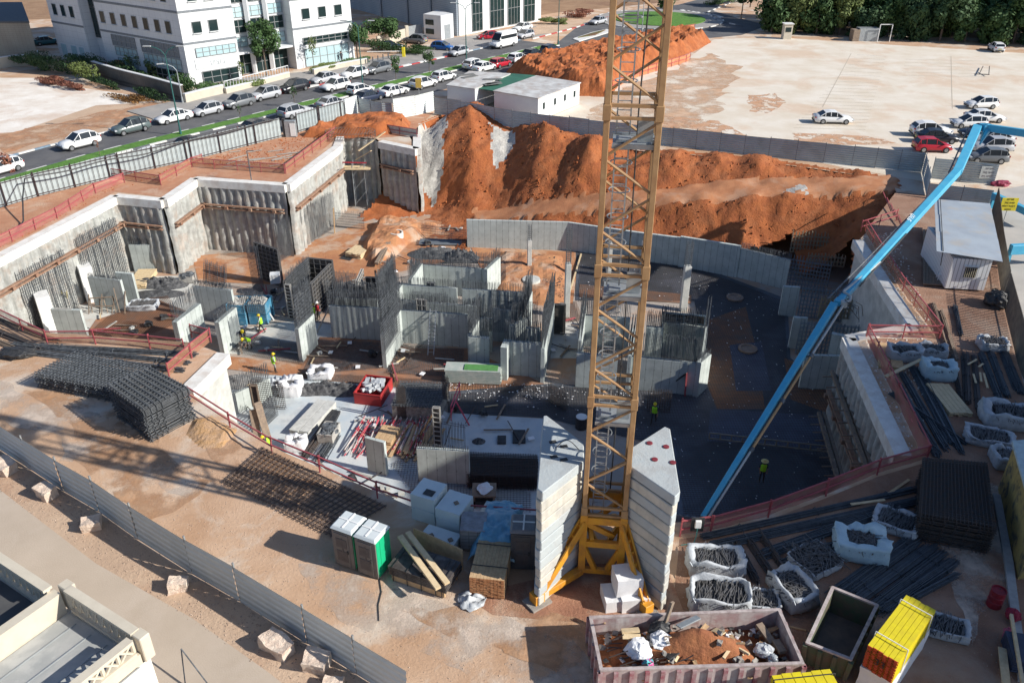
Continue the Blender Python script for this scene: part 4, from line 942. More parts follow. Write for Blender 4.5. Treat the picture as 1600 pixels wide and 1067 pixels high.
# signs panel fence near the gate
hoarding('greenish grey corrugated panel with faded site notices by the parked cars',[(1454,279),(1500,283),(1553,289)],2.1)
hoarding('low grey corrugated panel just behind the site cabin roof',[(1447,309),(1500,316),(1547,322)],1.5)
hoarding('short dark fence return at the gate by the haul road',[(1440,270),(1447,307)],2.0)
def text(s,loc,size,mat,name,parent=None,rot=(0,0,0),depth=.01,align='CENTER'):
    cu=bpy.data.curves.new(name,'FONT'); cu.body=s; cu.size=size; cu.extrude=depth; cu.align_x=align; cu.align_y='CENTER'
    o=bpy.data.objects.new(name,cu); COL.objects.link(o); dg=bpy.context.evaluated_depsgraph_get(); me=bpy.data.meshes.new_from_object(o.evaluated_get(dg))
    bpy.data.objects.remove(o); me.materials.clear(); me.materials.append(mat); ob=link(name,me,parent,loc); ob.rotation_euler=rot; return ob
def board(label,p,w,h,z,mat,lines,tm,size,rz=0,cat='sign',pole=None,name='notice_board',sp=1.35):
    t=thing(name,label,cat,p,rz); m=MB(); m.box((0,0,z),(w,.04,h)); m.build('board',mat,t)
    for i,l in enumerate(lines): text(l,(0,-.03,z+((len(lines)-1)/2-i)*size*sp),size,tm,'lettering',t,(R(90),0,0),.004)
    if pole: m=MB(); m.bar((0,.05,0),(0,.05,z),.07,n=8); m.build('pole',galv,t)
    return t
ink=M('sign_ink',(.02,.02,.02),.6); inkr=M('sign_ink_red',(.45,.05,.05),.6); yel=M('sign_yellow',(.75,.62,.03),.6); sw=M('sign_white',(.72,.74,.74),.6)
q=W(1538,287); board('pale notice sheet with faded Hebrew lines on the greenish panel',q+Vector((0,-.16,0)),1.5,1.2,1.2,M('sign_faded',(.5,.52,.5),.7),['זהירות','כאן בונים','אין כניסה'],M('ink_faded',(.16,.14,.16),.7),.28,R(-6))
t=thing('no_entry_mark','faded round red no entry mark on the greenish panel','sign',W(1487,281)+Vector((0,-.14,1.2)),R(-6)); 
m=MB(); pts=[(.42*math.cos(a*.314),0,.42*math.sin(a*.314)) for a in range(21)]; m.path(pts,.06); m.bar((-.3,0,.3),(.3,0,-.3),.06); m.bar((-.15,0,0),(.15,0,0),.14); m.build('ring',M('faded_red',(.28,.14,.13),.7),t)
board('yellow warning sign with four lines of Hebrew on a thin pole',W(1565,357),1.35,1.15,2.2,yel,['זהירות','כאן בונים','אסור לעבור','בשטח'],ink,.22,R(-4),pole=True,name='warning_sign')
# slat fence on the right
t=thing('slat_fence','tall fence of dark vertical slats along the right side of the yard','site fence',W(1552,345))
P=[W(1550,330),W(1556,400),W(1566,470),W(1590,570),W(1640,700)]; o=P[0]*1; t.location=o; m=MB();pm=MB()
for a,b in zip(P,P[1:]):
    a=a-o;b=b-o;L=(b-a).length;d=(b-a)/L
    for i in range(int(L/.26)): p=a+d*i*.26; m.bar(p+Vector((0,0,.05)),p+Vector((0,0,2.2)),.11,.03)
    for z in (.4,1.9): m.bar(a+Vector((0,0,z))+Vector((.05,0,0)),b+Vector((0,0,z))+Vector((.05,0,0)),.05)
m.build('slats',M('slat_dark',(.09,.085,.075),.7,(.16,.14,.11),2),t)
# ---- office building, left ----
bw=M('facade_panel',(.68,.69,.69),.6,(.62,.63,.64),.3,joint=((1.35,.022),(1.0,.02)),world=True)
bwp=M('facade_plain',(.70,.71,.71),.6,(.6,.61,.62),.3,world=True)
gb=M('facade_band',(.20,.22,.24),.6); gl=glass('window_glass',(.018,.035,.036)); glb=M('spandrel_glass',(.42,.55,.57),.15,(.36,.50,.53),.5); frm=M('window_frame',(.30,.31,.31),.5); dk=M('dark_recess',(.035,.035,.04),.7)
def facade(t,A,B,win=(),bands=(),shops=(),z1=24,nout=None):
    "windows etc on wall A->B; returns frame fn"
    d=(B-A);L=d.length;d.normalize(); n=Vector((d.y,-d.x,0)); a=math.atan2(d.y,d.x)
    def at(s,z,o=0): return A+d*s+n*o+Vector((0,0,z))
    for s,z,w,h in win:
        m=MB(); m.box(at(s,z,.01),(w+.1,.12,h+.1),a); f=m.build('window',frm,t); m=MB(); m.box(at(s,z,.05),(w-.06,.06,h-.06),a); m.build('pane',gl,f)
        m=MB(); m.box(at(s,z-h/2-.07,.12),(w+.16,.24,.07),a); m.build('sill',bwp,f)
    for s0,s1,z,h in bands:
        m=MB(); m.box(at((s0+s1)/2,z,.015),(s1-s0,.07,h),a); m.build('band',gb,t)
    for s0,s1,z0,z2,mt,nm,dv in shops:
        m=MB(); m.box(at((s0+s1)/2,(z0+z2)/2,.03),(s1-s0,.14,z2-z0),a); f=m.build(nm,mt,t)
        if dv:
            m=MB(); k=max(1,round((s1-s0)/dv))
            for i in range(k+1): m.box(at(s0+(s1-s0)*i/k,(z0+z2)/2,.12),(.07,.08,z2-z0),a)
            for z in (z0+.04,(z0+z2)/2,z2-.04): m.box(at((s0+s1)/2,z,.12),(s1-s0,.08,.07),a)
            m.build('mullions',frm,f)
    return at,a
t=thing('office_building','white panelled office building with grey bands and square windows, upper left','building',(0,0,0))
Cn=W(299,137); Rt=W(555,93); Lf=W(96,93); d1=(Rt-Cn).normalized(); d2=(Lf-Cn).normalized(); L1=(Rt-Cn).length; L2=(Lf-Cn).length; H=24
Bk=Lf+(Rt-Cn)
r0=(W(375,122)-Cn).length; r1=r0+(W(480,112)-W(375,122)).length*.93
ins=Vector((-d1.y,d1.x,0)); ins=ins if ins.y>0 else -ins
m=MB()
fp=[Cn,Cn+d1*r0,Cn+d1*r0+ins*2.2,Cn+d1*r1+ins*2.2,Cn+d1*r1,Rt,Bk]
l0=L2*.60; l1=L2*.73; ii=d1*1.6
fp+=[Lf,Cn+d2*l1,Cn+d2*l1+ii,Cn+d2*l0+ii,Cn+d2*l0]
m.poly([(p.x,p.y) for p in fp],-.1,H); m.build('wall',bw,t)
wz=[7.3+4.2*i for i in range(5)]
at,_a=facade(t,Cn,Cn+d1*r0,[(s,z+.6,1.35,1.5) for z in wz for s in (2.4,4.9,7.4) if s<r0-.8],[(0,r0,5.9+4.2*i,.3) for i in range(5)],[(1.6,r0-.4,3.9,5.2,glb,'shop_sign_glass',1.1),(1.2,r0-.2,2.3,3.6,sw,'shop_sign',0),(2.0,r0-.6,.1,1.9,gl,'shop_window',1.3)])
# recessed glazed centre
q0=Cn+d1*r0+ins*2.2;q1=Cn+d1*r1+ins*2.2; Lc=(q1-q0).length
facade(t,q0,q1,[],[],[(.2,Lc-.2,.1,3.1,gl,'entrance_glazing',1.4)]+[(.2,Lc-.2,4.0+4.2*i,5.5+4.2*i,glb,'spandrel',1.3) for i in range(4)]+[(.2,Lc-.2,6.0+4.2*i,7.9+4.2*i,gl,'window_strip',1.5) for i in range(4)])
m=MB(); 
for s in (.33,.66): p=q0.lerp(q1,s)-ins*.5; m=MB(); m.bar((p.x,p.y,0),(p.x,p.y,H),.6); m.build('pillar',bwp,t)
m=MB(); p=q0.lerp(q1,.5)-ins*.8; m.box((p.x,p.y,3.45),(Lc,2.2,.3),math.atan2(d1.y,d1.x)); m.build('canopy',bwp,t)
s0=Cn+d1*r1
Lr=(Rt-s0).length
facade(t,s0,Rt,[(s,z+.6,1.35,1.5) for z in wz for s in (2.6,5.6,8.6) if s<Lr-.6],[(0,Lr,5.9+4.2*i,.3) for i in range(5)],[(1.6,Lr-1.2,3.4,4.5,gl,'shop_window',1.2),(1.4,Lr-1,2.9,3.2,bwp,'awning',0),(1.6,Lr-1.2,.1,2.8,MATS['spandrel_glass'],'shop_window',1.4)])
A=Lf;B=Cn
La=L2-l1
facade(t,Lf,Cn+d2*l1,[(s,z+.6,1.1,1.6) for z in wz for s in (2.0,4.5,7.0) if s<La-.8],[(0,La,5.9+4.2*i,.3) for i in range(5)],[(1.2,2.6,.6,2.6,glb,'window_low',0),(4.2,5.6,.6,2.6,glb,'window_low',0),(6.6,7.8,.6,2.6,glb,'window_low',0)])
q0=Cn+d2*l1+ii;q1=Cn+d2*l0+ii; Lq=(q1-q0).length
facade(t,q0,q1,[],[],[(.1,Lq-.1,4.2,H-.3,gl,'glazed_slot',1.4)]+[(.05,Lq-.05,4.4+4.2*i,4.7+4.2*i,frm,'transom',0) for i in range(5)])
facade(t,Cn+d2*l0,Cn,[(s,z+.6,1.15,1.6) for z in wz for s in (1.6,4.4,7.2,10.0,12.8,15.6,18.2) if s<l0-1.2],[(0,l0,5.9+4.2*i,.3) for i in range(5)],[(3.0,9.0,4.0,5.6,gb,'louvre',1.2),(3.4,9.0,2.6,3.9,glb,'shop_sign_glass',1.1),(10.6,l0-1.4,3.8,5.6,gb,'louvre',1.2),(10.8,l0-1.2,2.2,3.7,glb,'shop_sign_glass',1.1),(3.6,8.6,.2,2.3,MATS['spandrel_glass'],'shop_window',1.3),(10.8,l0-1.2,.2,2.0,gl,'shop_window',1.3)])
at,_a=facade(t,Cn,Cn+d1*r0)
text('עיצוב',tuple(at(4.6,2.95,.12)),1.1,M('sign_grey',(.42,.45,.47),.6),'lettering',t,(R(90),0,_a),.01)
# second building
t=thing('warehouse_building','big grey warehouse building with a white glazed front, top centre','building',(0,0,0))
c0=W(715,57);c1=W(845,33);c2=W(545,12); gw=M('warehouse_grey',(.30,.34,.38),.7,(.26,.30,.34),.3,joint=((0,0),(.35,.04)),world=True)
m=MB(); e=(c1-c0); m.poly([(p.x,p.y) for p in (c0+e*.02,c1,c2+e,c2+e*.02)],-.1,20); m.build('wall',bwp,t)
d=(c0-c2); n=Vector((d.y,-d.x,0)).normalized(); n=n if n.x<0 else -n
m=MB(); q=[c2+n*.1,c0+n*.1,c0-n*.2,c2-n*.2]; m.poly([(p.x,p.y) for p in q],-.1,20.1); m.build('side_wall',gw,t)
for f in (.35,.6,.8):
    m=MB(); p=c2.lerp(c0,f)+n*.25; m.bar((p.x,p.y,0),(p.x,p.y,20),.7,.3); m.build('pilaster',gw,t)
for f in (.3,.5,.7): facade(t,c2,c0,[((c0-c2).length*f,9.4,3.0,1.0)])
Lw=(c1-c0).length
facade(t,c0,c1,[],[(0,Lw,7.6,.25)],[(s,s+w,.3,6.6,gl,'glazing',1.0) for s,w in ((4.0,2.8),(9.0,4.0),(14.2,3.6),(19.0,3.4)) if s+w<Lw]+[(s,s+w,8.2,12.5,glb,'glazing',1.0) for s,w in ((4.0,2.8),(9.0,4.0),(14.2,3.6),(19,3.4)) if s+w<Lw])
t=thing('plant_building','small white flat roofed building with a double door and louvres beside the warehouse','building',W(663,66)*1); 
P=[W(663,66),W(697,63),W(712,58),W(684,52)]
P=[W(663,60),W(690,63),W(709,59),W(684,53)]; o=t.location.copy(); m=MB(); m.poly([(p.x-o.x,p.y-o.y) for p in P],0,4.2); m.build('wall',bwp,t)
A=P[0]-o;B=P[1]-o;C3=P[2]-o
def loc_fac(t,A,B,items):
    d=(B-A);L=d.length;d.normalize();n=Vector((d.y,-d.x,0));a=math.atan2(d.y,d.x)
    for s,z,w,h,mt,nm in items: m=MB(); m.box(A+d*s*L+n*.03+Vector((0,0,z)),(w,.1,h),a); m.build(nm,mt,t)
loc_fac(t,A,B,[(.35,2.9,1.8,.9,gl,'louvre'),(.35,1.3,1.8,.9,gl,'louvre')]); loc_fac(t,B,C3,[(.5,1.3,1.6,2.4,galv,'door')])
t=thing('boundary_wall','beige boundary wall with a grey gate beside the warehouse','wall',W(625,66)); o=t.location.copy(); m=MB(); 
bg=M('beige_plaster',(.52,.47,.38),.8,(.47,.42,.34),.8); a=W(590,76)-o;b=W(634,63)-o; m.bar(a+Vector((0,0,1)),b+Vector((0,0,1)),.25,2.0); a2=W(634,63)-o; m.bar(a2+Vector((0,0,1.2)),a2+Vector((.5,.3,1.2)),.5,2.6); m.build('wall',bg,t); m=MB(); b2=W(660,58)-o; m.bar(a2+Vector((.4,.2,1.2)),b2+Vector((0,0,1.2)),.1,2.2); m.build('gate',galv,t)
t=thing('beige_warehouse','low beige block building with flat roof at the left edge','building',(0,0,0)); P=[W(-120,98),W(62,97),W(48,60),W(-120,60)]; m=MB(); m.poly([(p.x,p.y) for p in P],-.1,HT(62,97,36)); m.build('wall',M('beige_block',(.36,.33,.27),.85,(.31,.28,.23),.5,world=True,joint=((.6,.02),(.3,.02))),t); m=MB(); h=HT(62,97,36); m.poly([(p.x*1.0,p.y) for p in [P[0],P[1]+Vector((.2,-.2,0)),P[2]+Vector((.2,0,0)),P[3]]],h,h+.25); m.build('roof',M('roof_grey',(.12,.13,.14),.8),t)
# low garden walls near the offices
def lowwall(label,px,h,mat,th=.4,cap=None):
    P=[W(u,v) for u,v in px]; o=P[0].copy(); t=thing('garden_wall',label,'wall',o); m=MB()
    for i,(a,b) in enumerate(zip(P,P[1:])): m.bar(a-o+Vector((0,0,h/2-.002*i)),b-o+Vector((0,0,h/2-.002*i)),th,h)
    m.build('wall',mat,t); m=MB()
    for i,(a,b) in enumerate(zip(P,P[1:])): m.bar(a-o+Vector((0,0,h+.05-.002*i)),b-o+Vector((0,0,h+.05-.002*i)),th+.1,.1)
    m.build('coping',cap or bwp,t); return t
brk=M('block_wall',(.17,.145,.12),.9,(.12,.10,.085),.8,world=True,joint=((.6,.03),(.3,.03)))
lowwall('grey block wall below the shrubs left of the office building',[(150,120),(190,133),(240,146),(288,160)],2.2,brk)
lowwall('white end pier and low wall at the foot of the office corner',[(290,162),(312,156),(350,147)],1.2,bg)
lowwall('beige wall at the far left by the silver car',[(-30,112),(25,104),(48,102)],1.6,bg)
lowwall('low white wall with railing before the office forecourt',[(353,148),(400,136),(452,122)],.8,bg)
lowwall('low white planter wall before the second office block',[(490,118),(530,108),(573,100)],.8,bg)
m=MB(); P=[W(353,147),W(452,121)]
for i in range(24): p=P[0].lerp(P[1],i/23); m.bar(p+Vector((0,0,.85)),p+Vector((0,0,1.7)),.06)
m.bar(P[0]+Vector((0,0,1.7)),P[1]+Vector((0,0,1.7)),.08); tag(m.build('handrail',bwp),'white railing on the low wall before the office forecourt','railing')
# ---- site office cabins (far) ----
cabw=M('cabin_white',(.74,.75,.74),.5,(.68,.69,.69),.6); roofg=M('cabin_roof',(.60,.60,.58),.6,(.40,.38,.36),.8,stain=(.35,.24,.17),samt=.4)
def cabin(label,px,h,roofm,name='site_cabin',wallh=None):
    P=[W(u,v,h) for u,v in px]; c=sum(P,Vector())/4; c.z=0; t=thing(name,label,'site cabin',c); Q=[(p.x-c.x,p.y-c.y) for p in P]
    m=MB(); m.poly([(x*.97,y*.97) for x,y in Q],.1,h-.12); m.build('wall',cabw,t); m=MB(); m.poly(Q,h-.12,h); m.build('roof',roofm,t); return t,[Vector((x,y,0)) for x,y in Q]
t,Q=cabin('white office cabin with four small windows and a greyish roof',[(770,142),(841,154),(908,129),(838,118)],2.9,roofg)
A,B=Q[1]*.97,Q[2]*.97
for f in (.12,.38,.62,.86):
    p=A.lerp(B,f); d=(B-A).normalized(); n=Vector((d.y,-d.x,0)); m=MB(); m.box(p+n*.03+Vector((0,0,1.7)),(.9,.08,1.0),math.atan2(d.y,d.x)); w=m.build('window',bwp,t); m=MB(); m.box(p+n*.06+Vector((.0,0,1.7)),(.5,.06,.8),math.atan2(d.y,d.x)); m.build('pane',gl,w)
t,Q=cabin('pale office cabin with rubbish on its flat roof, left of the green netting',[(697,133),(742,139),(798,115),(733,111)],2.9,roofg)
m=MB(); 
for i in range(5): m.box((random.uniform(-3,3),random.uniform(-3,3),2.95),(2.5,.8,.06),random.uniform(0,1))
m.build('roof_sheets',M('roof_sheet_dark',(.18,.18,.17),.8),t)
P=[W(u,v,2.7) for u,v in [(744,138),(770,142),(838,118),(800,115)]]; m=MB(); m.poly([(p.x,p.y) for p in P],2.62,2.7); tag(m.build('shade_netting',M('green_net',(.03,.14,.09),.9,(.02,.10,.07),.5)),'dark green shade netting stretched between the two office cabins','netting')
# ---- right shed ----
shedw=M('shed_white',(.80,.81,.80),.5,(.76,.77,.77),.6,joint=((.28,.06),(0,0)))
P=[W(1475,453),W(1536,456.5)]; dx_=(P[1]-P[0]); t=thing('site_shed','white corrugated cabin with a barred window and a sloping bluish sheet roof','site cabin',P[0]); d=dx_.normalized(); n=Vector((-d.y,d.x,0)); L=dx_.length
b2=W(1468,330,2.8)-P[0]; b2.z=0; dep=6.2
m=MB(); Q=[Vector((0,0,0)),d*L,d*L+n*dep,n*dep]; m.poly([(q.x,q.y) for q in Q],.15,2.55); m.build('wall',shedw,t)
rp=[W(1460,311,2.9),W(1547,318,2.75),W(1566,408,2.65),W(1463,392,2.9)]; m=MB(); rp=[p-P[0] for p in rp]
roofb=M('roof_sheet_bluish',(.36,.40,.44),.45,(.30,.33,.37),.6,stain=(.44,.36,.26),samt=.4,sscale=.5,joint=None)
for i in range(3):
    a,b=rp[0].lerp(rp[3],i/3+.0),rp[0].lerp(rp[3],(i+1)/3+.02); c_,e_=rp[1].lerp(rp[2],(i+1)/3+.02),rp[1].lerp(rp[2],i/3); dz=Vector((0,0,.03*i)); m.hexa([a+dz-Vector((0,0,.03)),b+dz-Vector((0,0,.03)),c_+dz-Vector((0,0,.03)),e_+dz-Vector((0,0,.03))],[a+dz,b+dz,c_+dz,e_+dz])
m.build('roof',roofb,t)
m=MB(); p=d*L*.52-n*.04+Vector((0,0,1.55)); m.box(p,(1.0,.08,.95),math.atan2(d.y,d.x)); w=m.build('window',bwp,t); m=MB(); m.box(p-n*.03,(.84,.06,.8),math.atan2(d.y,d.x)); m.build('pane',dk,w)
m=MB(); 
for i in range(6): q=p-n*.08+d*(-.35+.14*i); m.bar(q+Vector((0,0,-.4)),q+Vector((0,0,.4)),.03)
m.build('window_bars',M('bar_cream',(.55,.5,.36),.6),w)
m=MB(); m.path([rp[0].lerp(rp[1],.1)+Vector((0,0,.1)),rp[3].lerp(rp[2],.1)+Vector((0,0,.12)),rp[3].lerp(rp[2],.1)+Vector((0,-.2,-1.0))],.06,6); m.build('roof_cable',blk,t)
t=thing('plank_deck','worn wooden plank deck along the left side of the white cabin','deck',W(1450,448)); o=t.location.copy(); A=W(1441,362)-o;B=W(1472,362)-o;C3=W(1474,449)-o;D=W(1441,447)-o
for i in range(7):
    m=MB(); a=A.lerp(B,i/7+.01);b=A.lerp(B,(i+1)/7-.01);c_=D.lerp(C3,(i+1)/7-.01);e_=D.lerp(C3,i/7+.01); m.poly([(p.x,p.y) for p in (a,b,c_,e_)],.12,.2+random.uniform(0,.02)); m.build('plank',woodd,t)
t=thing('plastic_chair','white plastic garden chair on the deck beside the cabin','chair',W(1467,440)+Vector((0,0,.2)),R(-100),)
m=MB(); m.box((0,0,.42),(.45,.42,.04)); m.build('seat',white,t,bevel=.01); m=MB(); m.box((0,.2,.66),(.44,.04,.45),0,R(-12)); m.build('backrest',white,t,bevel=.01)
for a in (-.19,.19):
    for b in (-.18,.18): m=MB(); m.bar((a*1.15,b*1.15,0),(a,b,.42),.045); m.build('leg',white,t)
    m=MB(); m.bar((a*1.15,-.18,.62),(a*1.15,.2,.66),.05,.03); m.bar((a*1.15,-.18,.42),(a*1.15,-.18,.62),.04); m.build('armrest',white,t)
# yellow wall cabin on the right edge
t=thing('yellow_cabin','stained ochre yellow cabin with a pale blue edge, at the right edge','site cabin',W(1559,764)); o=t.location.copy(); h=HT(1559,764,694)
A=W(1559,764)-o;B=W(1590,905)-o; e=Vector((4,.6,0)); m=MB(); m.poly([(p.x,p.y) for p in (A,B,B+e,A+e)],0,h); m.build('wall',M('ochre_wall',(.42,.31,.10),.8,(.34,.25,.09),1.2,world=True,stain=(.07,.07,.06),samt=.9,sscale=1.6,streak=.5),t); m=MB(); m.poly([(p.x,p.y) for p in (A+Vector((-.1,.1,0)),B+Vector((-.1,-.1,0)),B+e,A+e)],h,h+.15); m.build('roof',M('roof_pale_blue',(.50,.60,.60),.6),t)
# pump truck pieces at the right edge
def outrig(label,a,b,za,zb_,w,h,txt=None,tm=None):
    A=W(a[0],a[1],za);B=W(b[0],b[1],zb_); t=thing('outrigger_arm',label,'outrigger',A); m=MB(); m.bar((0,0,0),B-A,w,h); m.build('arm',pb,t,bevel=.03); m=MB(); m.box((.1,0,-za/2),(.25,.25,za)); m.build('foot',pb,t)
    if txt:
        d=(B-A); an=math.atan2(d.y,d.x); p=d*.45; text(txt,(p.x+math.sin(an)*(w/2+.03),p.y-math.cos(an)*(w/2+.03),p.z),.5,sw,'lettering',t,(R(90),0,an),.01)
    return t
outrig('blue pump outrigger arm with white letters behind the yellow sign',(1552,306),(1620,338),1.2,1.2,.5,.6,'דניאל')
outrig('blue pump outrigger arm with big white letters near the fence',(1578,390),(1660,386),1.6,1.6,.4,.8,'פריגל')
# ---- building at lower left, roofs and breeze block parapets ----
cream=M('cream_plaster',(.60,.54,.43),.8,(.54,.48,.38),1.5,bump=.1); roofc=M('roof_screed',(.40,.40,.38),.8,(.33,.34,.33),1.2,stain=(.50,.50,.47),samt=.6,sscale=.8)
ws=M('stained_white_wall',(.70,.69,.64),.8,(.62,.60,.53),.8,streak=.4)
zt=4.2; A=W(100,912,zt);B=W(224,992,zt);C3=W(100,1078,zt); 
d=(B-A).normalized(); e=(C3-B).normalized(); e=Vector((-d.y,d.x,0)); e=e if e.y<0 else -e
t=thing('corner_building','cream flat roofed building with breeze block parapets, lower left corner','building',B)
o=B.copy(); o.z=0; t.location=o; A=A-o;A.z=0; Lw=12
def rel(s,q): return A+d*s+e*q
LAB=(B-W(100,912,zt)).length
body=[rel(0,0),rel(LAB,0),rel(LAB,Lw),rel(-9,Lw),rel(-9,.35),rel(0,.35)]
m=MB(); m.poly([(p.x,p.y) for p in body],0,3.1); m.build('wall',ws,t)
m=MB(); P=[rel(.3,.3),rel(LAB-.3,.3),rel(LAB-.3,Lw-.3),rel(.3,Lw-.3)]; m.poly([(p.x,p.y) for p in P],3.1,3.16); m.build('roof',roofc,t)
for i in range(5): m=MB(); m.bar(rel(1.0+i*.9,.5)+Vector((0,0,3.175)),rel(1.0+i*.9,Lw-.5)+Vector((0,0,3.175)),.04,.03); m.build('roof_seam',galv,t)
m=MB(); P=[rel(-8.7,.7),rel(-.3,.7),rel(-.3,Lw-.3),rel(-8.7,Lw-.3)]; m.poly([(p.x,p.y) for p in P],3.1,3.15); m.build('roof',M('dark_roof',(.06,.062,.065),.8,(.09,.09,.09),1),t)
def breeze(a,b,z0,z1,n=None,lean=None):
    dd=(b-a);L=dd.length;dd.normalize(); n=n or int(L/.42); m=MB()
    m.bar(a+Vector((0,0,z1+.05)),b+Vector((0,0,z1+.05)),.34,.12); m.bar(a+Vector((0,0,z0)),b+Vector((0,0,z0)),.3,.14); f=m.build('coping',cream,t); m=MB()
    for i in range(n):
        p=a+dd*L*i/n;q=a+dd*L*(i+1)/n; m.bar(p+Vector((0,0,z0)),p+Vector((0,0,z1)),.14,.08)
        m.bar(p+Vector((0,0,z0)),q+Vector((0,0,z1)),.12,.07); m.bar(p+Vector((0,0,z1)),q+Vector((0,0,z0)),.118,.07)
    m.build('breeze_blocks',cream,t)
breeze(rel(.4,.1),rel(LAB-.3,.1),3.25,zt); breeze(rel(LAB-.15,.4),rel(LAB-.15,Lw),3.62,zt,int(Lw/.6)); breeze(rel(-9,.5),rel(-.2,.5),3.25,zt)
m=MB(); m.bar(rel(LAB-.12,.3)+Vector((0,0,3.33)),rel(LAB-.12,Lw)+Vector((0,0,3.33)),.26,.46); m.build('parapet',cream,t)
m=MB(); m.bar(rel(0,.3)+Vector((0,0,3.6)),rel(0,Lw)+Vector((0,0,3.6)),.4,1.0); m.build('parapet',cream,t)
for p in (rel(.15,.0),rel(LAB-.1,.05)): m=MB(); m.box(p+Vector((0,0,3.72)),(.5,.4,1.12),math.atan2(d.y,d.x)); m.build('parapet_post',cream,t,bevel=.03)
m=MB(); m.box(rel(1.2,1.0)+Vector((0,0,3.25)),(.5,.3,.15),.6); m.box(rel(.7,.8)+Vector((0,0,3.3)),(.3,.3,.2),.2); tag(m.build('roof_debris',woodd),'scraps of brick and board in the corner of the lower left roof','debris')
# tall building beyond the frame that shades the yard
hb=31.0; k=hb/math.tan(R(30.5)); su=Vector((.951,-.309,0))*k
P=[Vector((1.5,48.3,0))+su,Vector((8.6,26.4,0))+su,Vector((11.6,25.8,0))+su,Vector((12.6,22.3,0))+su,Vector((15,18.5,0))+su,Vector((30,14,0))+su,Vector((32,46.0,0))+su]
t=thing('tall_building','tall pale building out of view to the right whose shadow covers the yard','building',P[1]); o=P[1].copy(); m=MB(); m.poly([(p.x-o.x,p.y-o.y) for p in P],0,hb); m.build('wall',bwp,t)
m=MB()
a=P[1]-o;b=P[0]-o
for zz in range(3,30,3):
    for s in range(1,7): q=a.lerp(b,s/7); m.box(q+Vector((-.03,0,zz)),(.1,1.6,1.5),math.atan2((b-a).y,(b-a).x)-math.pi/2)
m.build('windows',gl,t)
# ================= YARD OBJECTS =================
def topbox(m,px,zt,zb,taper=0):
    P=[W(u,v,zt) for u,v in px]; return P
def corner_box(name,label,cat,px,zt,zb,mat,bevel=.02,group=None,jit=0,part='body'):
    P=[W(u,v,zt) for u,v in px]; c=sum(P,Vector())/len(P); c.z=0
    m=MB(); m.poly([(p.x-c.x,p.y-c.y) for p in P],zb,zt); me=m.mesh(name,mat)
    if jit: jitter(me,jit,1.6,len(label),3)
    elif bevel: bevel_mesh(me,bevel)
    o=link(name,me,None,c); tag(o,label,cat,group); return o
# portable toilets
grn=M('toilet_green',(.01,.42,.19),.45,(.01,.38,.17),2); tgy=M('toilet_grey',(.17,.15,.14),.6,(.13,.12,.11),2); trf=M('toilet_roof',(.62,.66,.66),.5,(.55,.60,.60),2)
def toilet(label,p,rz,body=grn,roof=trf,frontm=tgy):
    t=thing('portable_toilet',label,'portable toilet',p,rz,)
    m=MB(); m.box((0,0,1.08),(1.08,1.1,2.1)); m.build('body',body,t,bevel=.05)
    for s in (-.54,.54):
        for y in (-.25,.2): m=MB(); m.box((s*1.005,y,1.15),(.04,.06,1.7)); m.build('side_rib',body,t,bevel=.01)
        m=MB(); m.box((s*1.0,0,.35),(.05,.9,.06)); m.build('vent',body,t)
    m=MB(); m.box((0,-.56,1.05),(1.06,.06,2.0)); m.build('front_frame',frontm,t,bevel=.01)
    m=MB(); m.box((-.04,-.60,1.03),(.74,.04,1.86)); d=m.build('door',frontm,t,bevel=.01); m=MB(); m.box((-.04,-.625,1.45),(.56,.02,.5)); m.box((-.04,-.625,.7),(.56,.02,.6)); m.box((.0,-.625,1.1),(.06,.03,1.3),0); m.build('door_moulding',M('toilet_dark',(.09,.08,.08),.6),d,bevel=.005)
    m=MB(); m.box((.26,-.64,1.02),(.07,.06,.16)); m.build('handle',blk,d)
    m=MB(); m.hexa([(-.6,-.64,2.12),(.6,-.64,2.12),(.6,.6,2.12),(-.6,.6,2.12)],[(-.5,-.52,2.27),(.5,-.52,2.27),(.5,.5,2.27),(-.5,.5,2.27)]); me=m.mesh('roof',roof); bevel_mesh(me,.03); r_=link('roof',me,t)
    m=MB(); m.box((0,0,2.285),(.07,1.0,.03)); m.box((0,.0,2.284),(.98,.07,.028)); m.build('roof_rib',white,r_)
    return t
pA=W(560,894);pB=W(592,906); dd=(pB-pA).normalized(); rz=math.atan2(dd.y,dd.x)
n_=Vector((-dd.y,dd.x,0))
toilet('green sided portable toilet, the nearer of the pair with grey doors',(pA+pB)/2+n_*.58,rz)
pC=W(529,882);pD=W(557,893); toilet('portable toilet with a white roof, the farther left of the pair',(pA+pB)/2+n_*.60-dd*1.22,rz)
toilet('dark grey portable toilet standing against the left ballast stack',W(822,893)+Vector((-.1,.7,0)),R(-4),M('toilet_body_dark',(.10,.10,.105),.6),M('toilet_roof_dark',(.20,.20,.21),.6),M('toilet_front_dark',(.08,.08,.085),.6))
